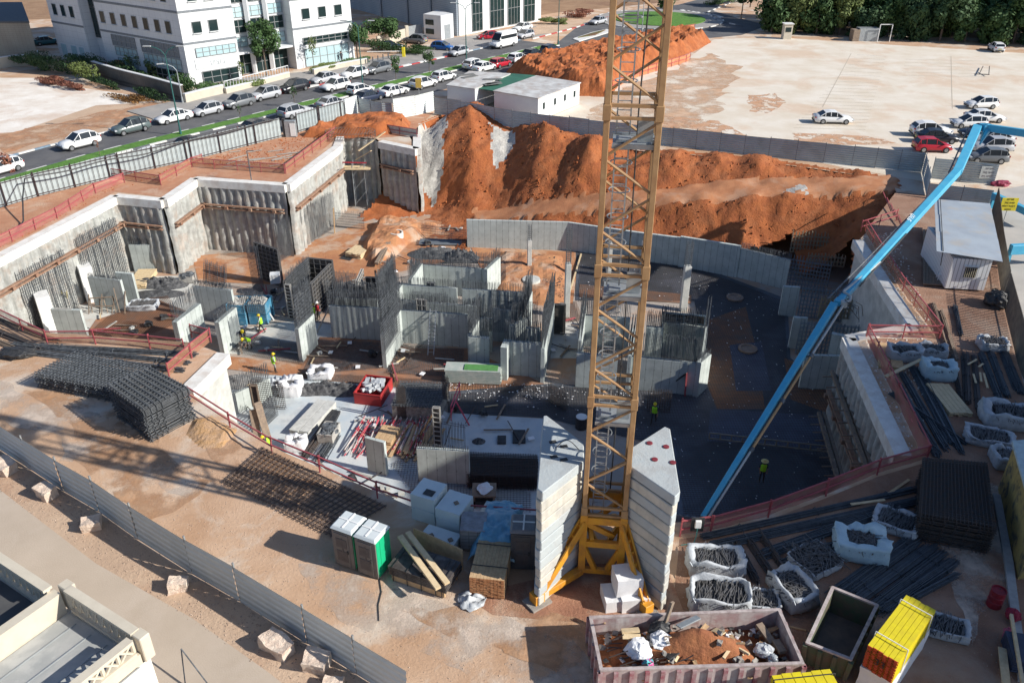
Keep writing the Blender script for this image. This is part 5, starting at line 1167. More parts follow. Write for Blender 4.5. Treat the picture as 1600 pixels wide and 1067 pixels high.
# insulation block stacks
foam=M('insulation_foam',(.66,.71,.70),.7,(.60,.66,.66),1.5,bump=.1)
foamw=M('insulation_white',(.80,.80,.80),.6,(.74,.74,.75),2,bump=.15)
def blocks(label,c,rz,rows,mat,group='wrapped white foam block packs'):
    t=thing('foam_pack',label,'foam pack',c,rz,group)
    for (x,y,z,w,d_,h) in rows:
        m=MB(); m.box((x,y,z+h/2),(w,d_,h-.02)); me=m.mesh('foam_block',mat); jitter(me,.03,2,z+x,2); link('foam_block',me,t)
    return t
f0=W(668,832)
r_=R(-24)
blocks('tall pale blue foam pack with a dark square on its top',(-3.95,30.6,0),r_,[(0,0,0,1.25,1.3,.75),(0,0,.75,1.25,1.3,.8)],foam)
m=MB(); m.box((-3.9,30.3,1.57),(.5,.4,.02),r_); tag(m.build('label_plate',blk),'small black square lying on the tall foam pack','plate')
blocks('pale blue foam pack with brown stains beside the tall foam pack',(-2.7,29.9,0),r_,[(0,0,0,1.25,1.45,.75),(0,0,.75,1.25,1.45,.6)],foam)
blocks('low white foam pack in front with brown corner blocks on it',(-3.3,28.5,0),r_,[(0,0,0,1.7,1.0,.55)],foam)
for x,y,l in ((-3.7,28.5,'small brown spacer at the left of the low foam pack'),(-2.8,28.2,'small brown spacer at the right of the low foam pack'),(-2.6,29.8,'small brown spacer on the stained foam pack')): m=MB(); m.box((x,y,.58 if y<29 else 1.38),(.2,.2,.06),.5); tag(m.build('spacer',woodd),l,'spacer')
t=tag(link('plywood_sheet',(lambda m:(m.hexa([(-4.5,28.25,0),(-2.2,26.9,0),(-2.17,26.95,0),(-4.47,28.3,0)],[(-4.5,28.5,1.0),(-2.2,27.15,.95),(-2.17,27.2,.95),(-4.47,28.55,1.0)]),m)[1])(MB()).mesh('plywood_sheet',wood)),'upright brown plywood sheet leaning on the low foam pack','plywood sheet')
blocks('white foam blocks piled between the orange legs of the crane base',(4.75,25.1,0),R(8),[(-.55,0,0,.7,1.1,.6),(.35,-.1,0,1.2,1.1,.7),(.1,.1,.7,1.1,1.0,.9)],foamw)
# brick pallet
brickm=M('concrete_brick',(.30,.28,.26),.85,(.24,.22,.21),3,joint=((.4,.03),(.2,.03)))
t=thing('brick_pallet','pallet of grey brown bricks under torn plastic, between foam and blue tarpaulin','brick pallet',(-1.75,28.7,0),R(-4)); m=MB(); m.box((0,0,.65),(1.15,1.25,1.1)); m.build('bricks',brickm,t); m=MB(); m.box((0,0,.07),(1.1,1.3,.12)); m.build('pallet',woodd,t); m=MB(); m.box((0,0,1.22),(1.17,1.28,.05)); me=m.mesh('film',M('torn_film',(.34,.33,.35),.4,(.22,.2,.2),3)); jitter(me,.05,3,1,4); link('film',me,t)
# timber pack with tarp
t=thing('timber_pack','pack of sawn timber with reddish ends, partly under a blue tarpaulin','timber pack',(-.85,26.75,0),R(-8))
ends=M('timber_ends',(.36,.15,.06),.9,(.44,.22,.10),5)
rs=random.Random(3)
m=MB();me_=MB()
for i in range(10):
    for j in range(18):
        y0=-1.2+rs.uniform(-.02,.02); x=-.68+i*.15; z=.12+j*.058; m.box((x,0,z),(.142,3.0,.052)); me_.box((x,y0-.31,z),(.135,.02,.045))
m.build('boards',wood,t); me_.build('board_ends',ends,t)
for y in (-.8,.5): m=MB(); m.path([(-.78,y,.1),(-.78,y,1.18),(.78,y,1.18),(.78,y,.1)],.03); m.build('strap',blk,t)
tarp=M('tarp_blue',(.15,.36,.48),.5,(.12,.29,.42),2,stain=(.35,.50,.56),samt=.6,sscale=1)
def cloth(name,label,cat,nx,ny,fn,mat,parent=None,loc=None,rz=0):
    vv=[];ff=[]
    for i in range(nx+1):
        for j in range(ny+1): vv.append(fn(i/nx,j/ny))
    for i in range(nx):
        for j in range(ny): a=i*(ny+1)+j; ff.append((a,a+ny+1,a+ny+2,a+1))
    me=bpy.data.meshes.new(name); me.from_pydata(vv,[],ff); me.materials.append(mat); me.shade_smooth(); o=link(name,me,parent,loc,rz)
    if label: tag(o,label,cat)
    md=o.modifiers.new('t','SOLIDIFY'); md.thickness=.015
    return o
def tf(u,v):
    x=-1.15+2.1*u; y=-.3+3.4*v-.7*abs(u-.5); z=1.25 if abs(x-.0)<.66 else max(.15,1.25-(abs(x)-.66)*1.9)
    if y>1.25: z=min(z,1.35-.3*(y-1.25))
    if y<0: z=min(z,1.25+(y)*1.2)
    n=noise.noise(Vector((x*2.5,y*2.5,2))); return (x,y,max(.05,z+.12*n+.05*noise.noise(Vector((x*8,y*8,1)))))
cloth('tarpaulin','crumpled light blue tarpaulin draped over the timber pack','tarpaulin',36,50,tf,tarp,None,(-.75,27.6,0),R(-8))
def scrap(name,label,c,s,mat,n=24,h=.3,seed=0,cat='plastic sheet'):
    def f(u,v):
        a=u*2*math.pi; r=v*s*(1+.4*noise.noise(Vector((math.cos(a)*1.5+seed,math.sin(a)*1.5,seed)))); x=r*math.cos(a);y=r*math.sin(a); return (x,y,max(.015,h*(1-v)*.8+h*noise.noise(Vector((x*5,y*5,seed)))*.9+.05))
    return cloth(name,label,cat,n,8,f,mat,None,c)
film=M('clear_film',(.55,.57,.58),.3,(.36,.38,.40),2)
scrap('plastic_sheet','crumpled white plastic film on the ground by the timber pack',W(735,938),.6,film,seed=2)
# black shutter table pack with planks
t=thing('formwork_pack','pack of black formwork sheets on ochre timber edges, beside the green toilet','formwork pack',W(662,922)+Vector((0,.6,0)),R(-24))
m=MB()
for i in range(5): m.box((rs.uniform(-.03,.03),.1,.42+i*.1),(2.8,1.5,.08))
m.build('sheets',M('black_ply',(.04,.032,.03),.6,(.09,.08,.075),3,stain=(.16,.15,.14),samt=.5,sscale=2),t)
m=MB(); m.box((0,-.56,.2),(2.6,.1,.28)); m.box((0,.6,.2),(2.6,.1,.28)); m.build('bearer',wood,t)
for x in (-1.2,-.5,.2,.9,1.2): m=MB(); m.path([(x,-.66,.05),(x,-.66,.9),(x,.75,.9)],.03); m.build('strap',blk,t)
for i,(a,b) in enumerate([((625,838),(685,920)),((637,832),(699,912))]):
    A=W(*a,1.35);B=W(*b,.98); m=MB(); m.bar(A,B,.26,.05); m.bar(A+Vector((.0,0,.055)),B+Vector((0,0,.055)),.25,.045); tag(m.build('plank',woodp),['pale plank laid across the black formwork pack, the left one','pale plank laid across the black formwork pack, the right one'][i],'plank',group='planks across the black pack')
# stirrup bags
bagm=M('bag_fabric',(.50,.53,.56),.7,(.36,.38,.40),2.5,bump=.4,bscale=6); bagb=M('bag_fabric_blue',(.46,.60,.66),.7,(.40,.54,.60),2.5,bump=.4,bscale=6)
rbl=M('rebar_light',(.15,.15,.155),.6,(.08,.075,.07),4)
def bag(label,px,w=1.2,d_=1.2,h=.8,rz=0,mat=None,fill=.75,z0=0,group='white bulk bags of cut rebar',seed=1,openr=.84,long=True):
    p=W(*px,z0); rs=random.Random(seed); openr*=rs.uniform(.86,1.04); t=thing('bulk_bag',label,'bulk bag',p,rz,group)
    prof=[(.9,0),(1.02,.15),(1.05,.5),(1.0,.8),(1.03,.98),(.97,1.05),(openr+.06,1.0),(openr,.88),(openr*.97,.7)]
    N=40;vv=[];ff=[]
    for k,(r,z) in enumerate(prof):
        for i in range(N):
            a=2*math.pi*i/N; cx,cy=math.cos(a),math.sin(a); q=max(abs(cx),abs(cy)); sx,sy=cx/q**.75,cy/q**.75
            nn=noise.noise(Vector((sx*3+seed,sy*3,z*4)))*.10+noise.noise(Vector((sx*9+seed,sy*9,z*7)))*.05
            dr=.35*noise.noise(Vector((sx*1.1+seed*3,sy*1.1,5))) if k>2 else 0; vv.append((sx*w/2*(r+nn),sy*d_/2*(r+nn),max(0,h*(z+dr+nn*(1.6 if k>3 else .3)))))
    for k in range(len(prof)-1):
        for i in range(N): j=(i+1)%N; ff.append((k*N+i,k*N+j,k*N+N+j,k*N+N+i))
    me=bpy.data.meshes.new('bag'); me.from_pydata(vv,[],ff); me.materials.append(mat or bagm); me.shade_smooth(); link('bag',me,t)
    m=MB()
    for i in range(110):
        x=rs.uniform(-.5,.5)*w*openr*.95;y=rs.uniform(-.5,.5)*d_*openr*.9; a=rs.gauss(1.35,.25) if long else rs.uniform(0,3.14); L=rs.uniform(.2,.45)*min(w,d_); z=h*fill+rs.uniform(0,.14)
        m.bar((x-math.cos(a)*L,y-math.sin(a)*L,z),(x+math.cos(a)*L,y+math.sin(a)*L,z+rs.uniform(-.05,.05)),.026)
    m.build('rebar_pieces',rbl,t); m=MB(); m.box((0,0,h*fill*.5),(w*openr,d_*openr,h*fill)); m.build('filling',blk,t)
    for sx,sy in ((-1,-1),(1,-1),(1,1),(-1,1)):
        x=sx*w*.47;y=sy*d_*.47; m=MB(); m.path([(x,y,h*.95),(x*1.08,y*1.0,h*1.12),(x*.98,y*1.08,h*.9)],.05,4); m.build('lifting_loop',mat or bagm,t); return t
bag('white bulk bag of straight rebar, the upper of two stacked beside the right ballast',(1116,888),2.5,1.35,.85,R(-3),seed=1)
bag('white bulk bag of rebar, the nearer of two beside the right ballast',(1122,945),2.5,1.45,.95,R(-3),seed=2)
bag('small open bag of dark rebar between two white bags',(1190,945),1.4,1.1,.45,R(-2),seed=3,openr=.9)
bag('white sagging bulk bag with tangled rebar near the green skip',(1236,932),1.4,2.0,.85,R(18),seed=4,long=False)
bag('flat open bag with a heap of grey stirrups',(1272,880),2.0,1.7,.4,R(30),seed=5,openr=.94,long=False,fill=1.0)
bag('bright blue white bulk bag with a small round opening',(1341,862),2.3,1.7,.95,R(-14),bagb,seed=6,openr=.55,long=False)
bag('grey bag of rebar lying beside the bright blue white bag',(1398,822),2.0,1.5,.5,R(-30),seed=7,openr=.85)
bag('white bulk bag at the inside corner of the orange railing',(1410,560),2.0,1.2,.8,R(-6),seed=8)
bag('white bulk bag just right of the one in the railing corner',(1455,556),1.7,1.0,.7,R(-6),seed=9)
bag('bluish white bulk bag in front of two others near the railing',(1463,588),1.9,1.4,.95,R(-8),bagb,seed=10,openr=.6)
bag('dark open bag near the slat fence above the rebar bundles',(1549,544),1.8,1.2,.6,R(-4),seed=11,openr=.85)
bag('large round white bag by the right edge of the photo',(1575,660),3.0,1.9,.9,R(-12),seed=12,openr=.75)
bag('dark rebar bag with torn white sides below the large round bag',(1543,690),2.4,1.4,.55,R(-20),seed=13,openr=.88)
bag('small white bag next to the yellow cabin wall',(1568,725),1.3,1.4,.7,R(-10),seed=14,openr=.7)
bag('low grey bag of stirrups behind the orange net on the pit floor',(225,482),2.6,1.5,.6,R(5),z0=ZF,seed=15,openr=.8)
bag('white bag with black stripes beside another at the left of the pit floor',(456,614),1.7,1.5,1.1,0,foamw,z0=ZF,seed=16,openr=.4)
bag('smaller dark mottled white bag left of the striped one',(437,612),1.2,1.2,.9,0,z0=ZF,seed=17,openr=.5)
bag('white and black bag alone on the orange strip of floor',(502,588),1.9,1.4,.7,0,foamw,z0=ZF,seed=18,openr=.5)
bag('crumpled white bag beside the tipped plank by the red rail',(464,700),1.4,1.2,.8,0,foamw,z0=ZF,seed=19,openr=.3)
bag('torn grey bag under the yellow plank packs',(1470,985),2.0,1.1,.45,R(-20),seed=20,openr=.8)
# rebar bundles
rbb=M('rebar_bluish',(.085,.10,.115),.55,(.05,.06,.07),4)
def bundle(label,a,b,w=.5,h=.18,n=60,z=0,seed=0,mat=None,spread=.3,group='rebar bundles lying in the yard'):
    A=W(*a,z);B=W(*b,z); rs=random.Random(seed+int(a[0])); c=(A+B)/2; A=A-c;B=B-c; d=(B-A).normalized(); nn=Vector((-d.y,d.x,0)); m=MB()
    for i in range(n):
        x=rs.gauss(0,.38); x=max(-1,min(1,x)); zz=abs(rs.gauss(0,.5))*h*(1-x*x*.8)+.02; o=nn*x*w/2; s=rs.uniform(-.4,.4)
        e=nn*rs.gauss(0,.2)*w*spread; mid=(A+B)/2+o+Vector((0,0,min(zz,h*1.3)))
        m.path([A+o-e+d*s+Vector((0,0,zz)),mid,B+o+e+d*s+Vector((0,0,zz))],.035)
    q=[A*.97-nn*w*.35,B*.97-nn*w*.35,B*.97+nn*w*.35,A*.97+nn*w*.35]; m.poly([(p.x,p.y) for p in q],0,h*.55)
    for f in (.15,.5,.85): p=A.lerp(B,f); m.path([p-nn*w*.5+Vector((0,0,.02)),p-nn*w*.3+Vector((0,0,h*1.15)),p+nn*w*.3+Vector((0,0,h*1.15)),p+nn*w*.5+Vector((0,0,.02))],.03)
    return tag(m.build('rebar_bundle',mat or rbb,None,c),label,'rebar bundle',group=group)
for i,(l,a,b,w) in enumerate([
 ('longest rebar bundle running below the pink railing toward the mesh stack',(1105,838),(1432,765),.5),
 ('rebar bundle lying second from the pink railing',(1115,853),(1430,785),.6),
 ('bluish rebar bundle crossing behind the open bag of stirrups',(1200,865),(1380,800),.7),
 ('thin rebar bundle tucked behind the bright blue white bag',(1225,878),(1440,805),.35),
 ('dark short rebar bundle end on behind the stacked bags, left one',(1150,850),(1180,905),.4),
 ('dark short rebar bundle end on behind the stacked bags, middle one',(1172,848),(1200,892),.4),
 ('dark short rebar bundle end on behind the stacked bags, right one',(1190,840),(1222,885),.4),
 ('upper rebar bundle in the slanting group beside the green skip',(1306,928),(1428,838),.55),
 ('fanned thin rebar in the slanting group beside the green skip',(1330,925),(1430,852),.4),
 ('broad rebar bundle in the middle of the slanting group',(1340,940),(1455,858),.6),
 ('second broad rebar bundle of the slanting group',(1362,950),(1470,868),.55),
 ('lower rebar bundle of the slanting group',(1378,955),(1488,880),.55),
 ('short thin rebar bundle below the slanting group',(1418,940),(1490,902),.3),
 ('left rebar bundle of the fan behind the right railing',(1402,602),(1462,706),.55),
 ('second rebar bundle of the fan behind the right railing',(1412,588),(1476,700),.5),
 ('crossing rebar bundle in the fan behind the right railing',(1398,620),(1500,690),.5),
 ('right rebar bundle of the fan behind the right railing',(1438,578),(1500,705),.5),
 ('inner rebar bundle of the fan behind the right railing',(1425,575),(1485,690),.5),
 ('short rebar bundle near the corner of the fan',(1450,690),(1462,710),.6),
 ('thick dark roll of bars right of the pale timber stack',(1508,555),(1512,628),.45),
 ('rebar bundle just right of the thick dark roll',(1522,560),(1528,640),.4),
 ('long rebar bundle near the slat fence',(1532,555),(1563,630),.5),
 ('second long rebar bundle near the slat fence',(1548,552),(1572,618),.5),
 ('outermost rebar bundle against the slat fence',(1566,545),(1592,612),.6),
 ('short grey bundle alone on the open dirt right of the orange railing',(1492,482),(1500,522),.35),
 ('old bundle lying along the orange railing, upper one',(1458,478),(1480,548),.45),
 ('old bundle lying along the orange railing, lower one',(1470,490),(1492,560),.4),
 ('rebar bundle between the bulk bags and the dark roll',(1488,560),(1500,620),.3)]): bundle(l,a,b,w,seed=i,mat=(steel if 'dark' in l else woodd if 'old' in l else rbb))
for i,(l,a,b,w) in enumerate([
 ('topmost long rebar bundle behind the mesh stacks on the left',(60,542),(300,556),.6),
 ('second long rebar bundle behind the mesh stacks on the left',(20,540),(290,568),.6),
 ('third long rebar bundle nearest the mesh stacks on the left',(10,548),(280,580),.7),
 ('dark rebar bundle below the red railing at the left edge',(-40,505),(60,545),.7),
 ('brown rebar bundle at the left edge beside the dark one',(-40,520),(40,552),.6),
 ('grey rebar bundle along the red railing at the left edge',(-20,495),(90,535),.5)]): bundle(l,a,b,w,seed=i+50,mat=steelg if i<3 else (steel if i==3 else woodd),group='rebar bundles behind the left mesh stacks')
for i,(l,a,b,w,mt) in enumerate([
 ('long dark bundle of bars on the pit floor beside the shutters, left one',(478,712),(516,655),.9,steel),
 ('long dark bundle of bars on the pit floor beside the shutters, right one',(500,718),(524,680),.9,steelg)]): bundle(l,a,b,w,z=ZF,seed=i+80,mat=mt,group='bar bundles on the pit floor')
# timber in the yard
def planks(label,a,b,w,z=0,n=4,h=.15,mat=None,name='plank_stack',group=None):
    A=W(*a,z);B=W(*b,z); c=(A+B)/2;A=A-c;B=B-c;d=(B-A).normalized();nn=Vector((-d.y,d.x,0));m=MB();rs=random.Random(int(a[0]))
    for i in range(n):
        for k in range(max(1,int(h/.05))): o=nn*((i+.5)/n-.5)*w+d*rs.uniform(-.1,.1); m.bar(A+o+Vector((0,0,.03+k*.05)),B+o+Vector((0,0,.03+k*.05)),w/n*.94,.045)
    return tag(m.build(name,mat or woodp,None,c),label,'planks',group=group)
planks('stack of pale boards with a scrap of film, right of the railing fan',(1463,604),(1500,650),1.3,h=.3,n=5)
planks('plywood sheets lying against the railing corner',(1385,540),(1392,578),1.5,h=.2,n=2,mat=wood)
planks('single plank slanting across the railing corner',(1385,588),(1440,562),.25,z=.5,n=1,h=.05)
for i,(a,b) in enumerate([((1512,570),(1526,562)),((1530,573),(1537,568)),((1531,582),(1533,596)),((1537,584),(1543,607)),((1521,586),(1525,600))]): planks(['loose offcut on the rebar bundles near the slat fence, topmost','small loose offcut next to the topmost one by the slat fence','short loose offcut standing out on the second bundle','longest loose offcut on the bundles by the slat fence','thin loose offcut nearest the dark roll'][i],a,b,.12,z=.35,n=1,h=.05,mat=woodp)
planks('pale stick across the rebar near the pink railing',(1332,788),(1385,781),.15,z=.3,n=1,h=.05)
planks('pale stick above the stack of dark mesh on the right',(1388,772),(1420,750),.15,z=.1,n=1,h=.05,mat=wood)
planks('small stick on the earth between skip and bags',(1228,978),(1262,986),.08,n=1,h=.05,mat=wood)
# oil drum
t=thing('oil_drum','dark red dented steel drum standing by the right kerb','drum',W(1552,945)); m=MB(); m.lathe((0,0,0),[(.29,0),(.3,.02),(.29,.3),(.305,.31),(.29,.33),(.29,.58),(.305,.6),(.29,.62),(.29,.88),(.305,.9),(.27,.9),(.27,.84)],28); m.build('body',M('drum_red',(.25,.015,.025),.5,(.18,.01,.02),3),t,smooth=False); m=MB(); m.lathe((.1,.1,.845),[(.03,0),(.03,.02)],10); m.build('bung',blk,t)
# big skip
def skip(name,label,px,z,h,mo,mi_,ribs=12,wall=.1,flare=0):
    P=[W(u,v,z) for u,v in px]; c=sum(P,Vector())/4; c.z=0; P=[p-c for p in P]; t=thing(name,label,'skip',c)
    for p in P: p.z=0
    bot=[p*(1-flare) for p in P]
    for i in range(4):
        a=P[i];b=P[(i+1)%4];a0=bot[i];b0=bot[(i+1)%4]; d=(b-a).normalized(); inn=Vector((-d.y,d.x,0)); inn=inn if inn.dot(-(a+b))>0 else -inn
        A=[a0,b0,b0+inn*wall,a0+inn*wall];T=[a,b,b+inn*wall,a+inn*wall]
        if A[0].cross(A[1]).z<0: A=[A[1],A[0],A[3],A[2]];T=[T[1],T[0],T[3],T[2]]
        m=MB(); s=-.001*i; m.hexa([Vector((q.x,q.y,.1)) for q in A],[Vector((q.x,q.y,h+s)) for q in T]); m.build('side',mo,t)
        m=MB(); L=(b-a).length; k=max(2,int(L/(.55)))
        for j in range(k+1):
            p0=a0.lerp(b0,j/k)-inn*.05;p1=a.lerp(b,j/k)-inn*.05; m.bar(p0+Vector((0,0,.12)),p1+Vector((0,0,h-.05)),.16,.1,up=(inn.x,inn.y,0))
        m.build('ribs',mi_,t); m=MB(); m.bar(a+inn*.04+Vector((0,0,h+.03+s)),b+inn*.04+Vector((0,0,h+.03+s)),.13,.08); m.build('rim',M('skip_rim',(.48,.42,.40),.7,(.30,.24,.23),4),t)
    m=MB(); m.poly([(p.x*.97,p.y*.97) for p in bot],.08,.16); m.build('floor',M('skip_floor',(.08,.075,.07),.9,(.14,.11,.09),2),t)
    return t,c,P
skm=M('skip_maroon',(.33,.20,.20),.8,(.46,.42,.40),1.5,stain=(.50,.47,.45),samt=.95,sscale=1.0,streak=.5); skr=M('skip_maroon_rib',(.27,.08,.10),.8,(.42,.34,.33),2.5)
t,c,P=skip('rubble_skip','large maroon and white skip full of rubble and red earth, bottom of the photo',[(921,964),(1218,952),(1256,1038),(938,1048)],1.5,1.5,skm,skr)
Pw=[p+c for p in P]
rub=M('rubble_earth',(.40,.16,.065),.95,(.28,.10,.045),1.5,bump=.8,bscale=6,world=True)
def fillmesh(name,parent,P,z0,hs,mat,n=40,sh=.97,rough=.12):
    vv=[];ff=[]
    for i in range(n+1):
        for j in range(n+1):
            a=P[0].lerp(P[1],i/n).lerp(P[3].lerp(P[2],i/n),j/n)*sh; h=z0
            for (u,v,r,hh) in hs: h+=hh*math.exp(-((i/n-u)**2+((j/n-v)*.6)**2)/r**2)
            vv.append((a.x,a.y,h+rough*noise.fractal(Vector((a.x*1.5,a.y*1.5,3)),.9,2,4)))
    for i in range(n):
        for j in range(n): a=i*(n+1)+j; ff.append((a,a+1,a+n+2,a+n+1))
    me=bpy.data.meshes.new(name); me.from_pydata(vv,[],ff); me.materials.append(mat); o=link(name,me,parent); 
    bm=bmesh.new(); bm.from_mesh(me); bmesh.ops.recalc_face_normals(bm,faces=bm.faces); bm.to_mesh(me); bm.free(); return o
o=fillmesh('rubble_heap',None,P,.55,[(.48,.5,.17,1.35),(.68,.62,.15,.85),(.22,.55,.14,.45)],rub); o.location=c; tag(o,'red earth heaped inside the large maroon skip','earth heap')
rs=random.Random(8)
def inskip(u,v,z): a=P[0].lerp(P[1],u).lerp(P[3].lerp(P[2],u),v)+c; return Vector((a.x,a.y,z))
for i,(u,v,z,d_,rz,mt,l) in enumerate([(.2,.22,1.3,(.7,.25,.1),.1,woodp,'short stack of pale boards in the back left of the skip'),(.2,.32,1.25,(.7,.2,.1),.0,woodp,'second short board in the back left of the skip'),(.62,.42,1.55,(.6,.5,.05),.6,woodp,'square piece of plywood on the red earth in the skip'),(.66,.7,1.45,(.9,.12,.08),.9,woodp,'wooden frame piece standing in the earth of the skip'),(.72,.66,1.4,(.8,.12,.08),-.7,woodp,'second wooden frame piece in the earth of the skip'),(.38,.6,1.25,(.8,.7,.06),.6,blk,'black square board in the middle left of the skip'),(.42,.65,1.22,(.9,.1,.1),1.0,woodp,'pale batten at the edge of the black board'),(.5,.2,1.6,(1.0,.3,.05),.5,galv,'grey plank leaning on the back of the red earth heap'),(.9,.3,1.1,(.3,.9,.1),.4,woodd,'broken dark pallet piece in the right of the skip'),(.94,.55,1.1,(.3,.6,.15),.2,woodd,'small broken timber in the right corner of the skip')]):
    m=MB(); m.box(inskip(u,v,z),d_,rz,rs.uniform(-.5,.5)); tag(m.build('board_scrap',mt,bevel=.005),l,'board')
def lump(name,label,cat,p,s,mat,seed,group=None,amt=.35):
    bm=bmesh.new(); bmesh.ops.create_icosphere(bm,subdivisions=4,radius=1); 
    for v in bm.verts:
        q=v.co.copy(); n=noise.noise_vector(q*1.6+Vector((seed*5.1,0,seed)))*amt+noise.noise_vector(q*5+Vector((seed,0,0)))*amt*.3; v.co=Vector(((q.x+n.x)*s[0],(q.y+n.y)*s[1],(q.z+n.z)*s[2]))
    me=bpy.data.meshes.new(name); bm.to_mesh(me); bm.free(); me.materials.append(mat); o=link(name,me,None,p); return tag(o,label,cat,group)
lump('rubbish_bag','crumpled white sack in the left of the skip','sack',inskip(.22,.6,1.35),(.45,.45,.35),foamw,1)
lump('rubbish_bag','second white sack lying on the first in the skip','sack',inskip(.34,.45,1.35),(.4,.4,.3),foamw,2)
lump('rubbish_bag','black rubbish bag at the back of the skip','sack',inskip(.35,.22,1.3),(.45,.35,.3),blk,3)
lump('rubbish_bag','shiny black and grey bag at the right of the skip','sack',inskip(.85,.62,1.15),(.35,.3,.25),film,4)
lump('rubbish_bag','small grey bag beside the shiny one in the skip','sack',inskip(.88,.78,1.1),(.2,.2,.2),galv,5)
lump('rubbish_bag','small turquoise and pink bag in the front left corner of the skip','sack',inskip(.25,.8,1.2),(.22,.2,.2),M('turquoise_bag',(.10,.50,.55),.5,(.5,.08,.25),5,thr=(.49,.51)),6)
m=MB()
for i in range(60):
    p=inskip(rs.uniform(.06,.45),rs.uniform(.3,.92),1.1+rs.uniform(-.1,.15)); a=rs.uniform(-.6,.6); L=rs.uniform(.2,.8); m.bar(p,p+Vector((math.cos(a)*L,math.sin(a)*L*.5,rs.uniform(-.1,.25))),.03)
tag(m.build('scrap_wire',steel),'tangled dark wire and bars in the front left of the skip','scrap wire')
m=MB(); m.bar(inskip(.08,.0,1.1),inskip(.1,.3,1.0)+Vector((-.3,0,1.0)),.05); tag(m.build('stick',wood),'thin stick leaning up out of the skip at the back left','stick')
m=MB(); m.bar(inskip(.38,.15,1.2),inskip(.42,.05,2.3),.1,.2); tag(m.build('plank',woodd),'grey plank sticking up beside the crane foot in the skip','plank')
sc_=[('small grey chunk of rubble in the skip','rubble_chunk',M('rubble_grey2',(.33,.31,.28),.9)),('broken board end sticking from the skip','board_end',wood),('scrap of black plastic in the skip','plastic_scrap',blk),('white scrap in the skip','paper_scrap',foamw)]
for i in range(120):
    u=rs.choice([rs.uniform(.04,.38),rs.uniform(.04,.97),rs.uniform(.7,.97)]);v=rs.uniform(.08,.95); q=sc_[rs.choice([0,0,0,1,2,3])]; z=.72+1.2*math.exp(-((u-.48)**2+((v-.5)*.6)**2)/.03)+.7*math.exp(-((u-.68)**2+((v-.62)*.6)**2)/.0225)+.3*math.exp(-((u-.22)**2+((v-.55)*.6)**2)/.02)+rs.uniform(0,.15); s=rs.uniform(.08,.28)
    m=MB(); m.box((0,0,0),(s*2.2 if 'board' in q[1] else s,s*.7,s*.25 if 'board' in q[1] or 'scrap' in q[1] else s*.6)); me=m.mesh(q[1],q[2]); jitter(me,s*.25,6,i,1); o=link(q[1],me,None,inskip(u,v,z)); o.rotation_euler=(rs.uniform(-.5,.5),rs.uniform(-.5,.5),rs.uniform(0,3)); tag(o,q[0],'rubble',group=q[1].replace('_',' ')+'s in the maroon skip')
# green skip
gsk=M('skip_green',(.06,.10,.055),.7,(.10,.08,.06),2.5,stain=(.14,.10,.07),samt=.6,sscale=2)
skip('green_skip','empty dark green skip with rusty insides, right of the large skip',[(1300,917),(1372,946),(1330,1032),(1259,1005)],1.3,1.3,gsk,gsk,flare=.08)
# yellow plank packs
yb=M('yellow_beam',(.72,.60,.01),.5,(.62,.50,.02),3); rd=M('red_end',(.52,.06,.015),.6,(.40,.05,.02),4)
def ypack(label,px,zt,zb,base=True,num=None):
    P=[W(u,v,zt) for u,v in px]; c=sum(P,Vector())/4;c.z=0;P=[p-c for p in P]
    for p in P: p.z=0
    t=thing('beam_pack',label,'beam pack',c,group='yellow beam packs')
    # P0 far-left,P1 far-right,P2 near-right,P3 near-left
    d=(P[0]-P[3]).normalized(); s=(P[2]-P[3]); ws_=s.length; s.normalize(); L=(P[0]-P[3]).length; s=s-d*s.dot(d); s.normalize(); rs=random.Random(2)
    n=6; rows=int((zt-zb)/.14); m=MB();me_=MB()
    for j in range(rows):
        for i in range(n):
            o=P[3]+s*(ws_*(i+.5)/n); z=zb+.07+j*.14; e=rs.uniform(-.03,.03); q=o+d*e; w=ws_/n*.93
            m.bar(q+Vector((0,0,z-.045)),q+d*L+Vector((0,0,z-.045)),w,.035); m.bar(q+Vector((0,0,z+.045)),q+d*L+Vector((0,0,z+.045)),w,.035); m.bar(q+Vector((0,0,z)),q+d*L+Vector((0,0,z)),w*.5,.07)
            me_.bar(q-d*.03+Vector((0,0,z-.045)),q+Vector((0,0,z-.045)),w*.98,.037); me_.bar(q-d*.03+Vector((0,0,z+.045)),q+Vector((0,0,z+.045)),w*.98,.037); me_.bar(q-d*.03+Vector((0,0,z)),q+Vector((0,0,z)),w*.52,.06)
    m.build('beams',yb,t); me_.build('beam_ends',rd,t)
    m=MB()
    for f in (.2,.85):
        a=P[3].lerp(P[0],f)-s*.03;b=P[3].lerp(P[0],f)+s*(ws_+.03); m.path([a+Vector((0,0,zb)),a+Vector((0,0,zt+.03)),b+Vector((0,0,zt+.03)),b+Vector((0,0,zb))],.03)
    m.build('strap',white if num else blk,t)
    an=math.atan2(s.y,s.x)
    for i in range(n-1): text('20',tuple(P[3]+s*(ws_*(i+1.0)/n)+d*L*.55+Vector((0,0,zt+.01))),.12,ink,'lettering',t,(0,0,math.atan2(d.y,d.x)),.002) if False else None
    if num: text(num,tuple(P[3]+s*ws_*.5-d*.06+Vector((0,0,(zt+zb)/2))),.42,ink,'number',t,(R(90),0,an),.01)
    return t,c,P,d,s
t,c,P,d,s=ypack('bright yellow beam pack with red ends numbered 33, half in sunlight',[(1417,926),(1464,949),(1407,1030),(1357,1004)],2.35,1.15,num='33')
m=MB(); Q=[(p*1.03+c) for p in P]; m.poly([(q.x,q.y) for q in Q],0,1.12); me=m.mesh('wrapped_pack',foamw); jitter(me,.05,1.5,3,3); tag(link('wrapped_pack',me),'white wrapped pack under the numbered yellow beams','wrapped pack')
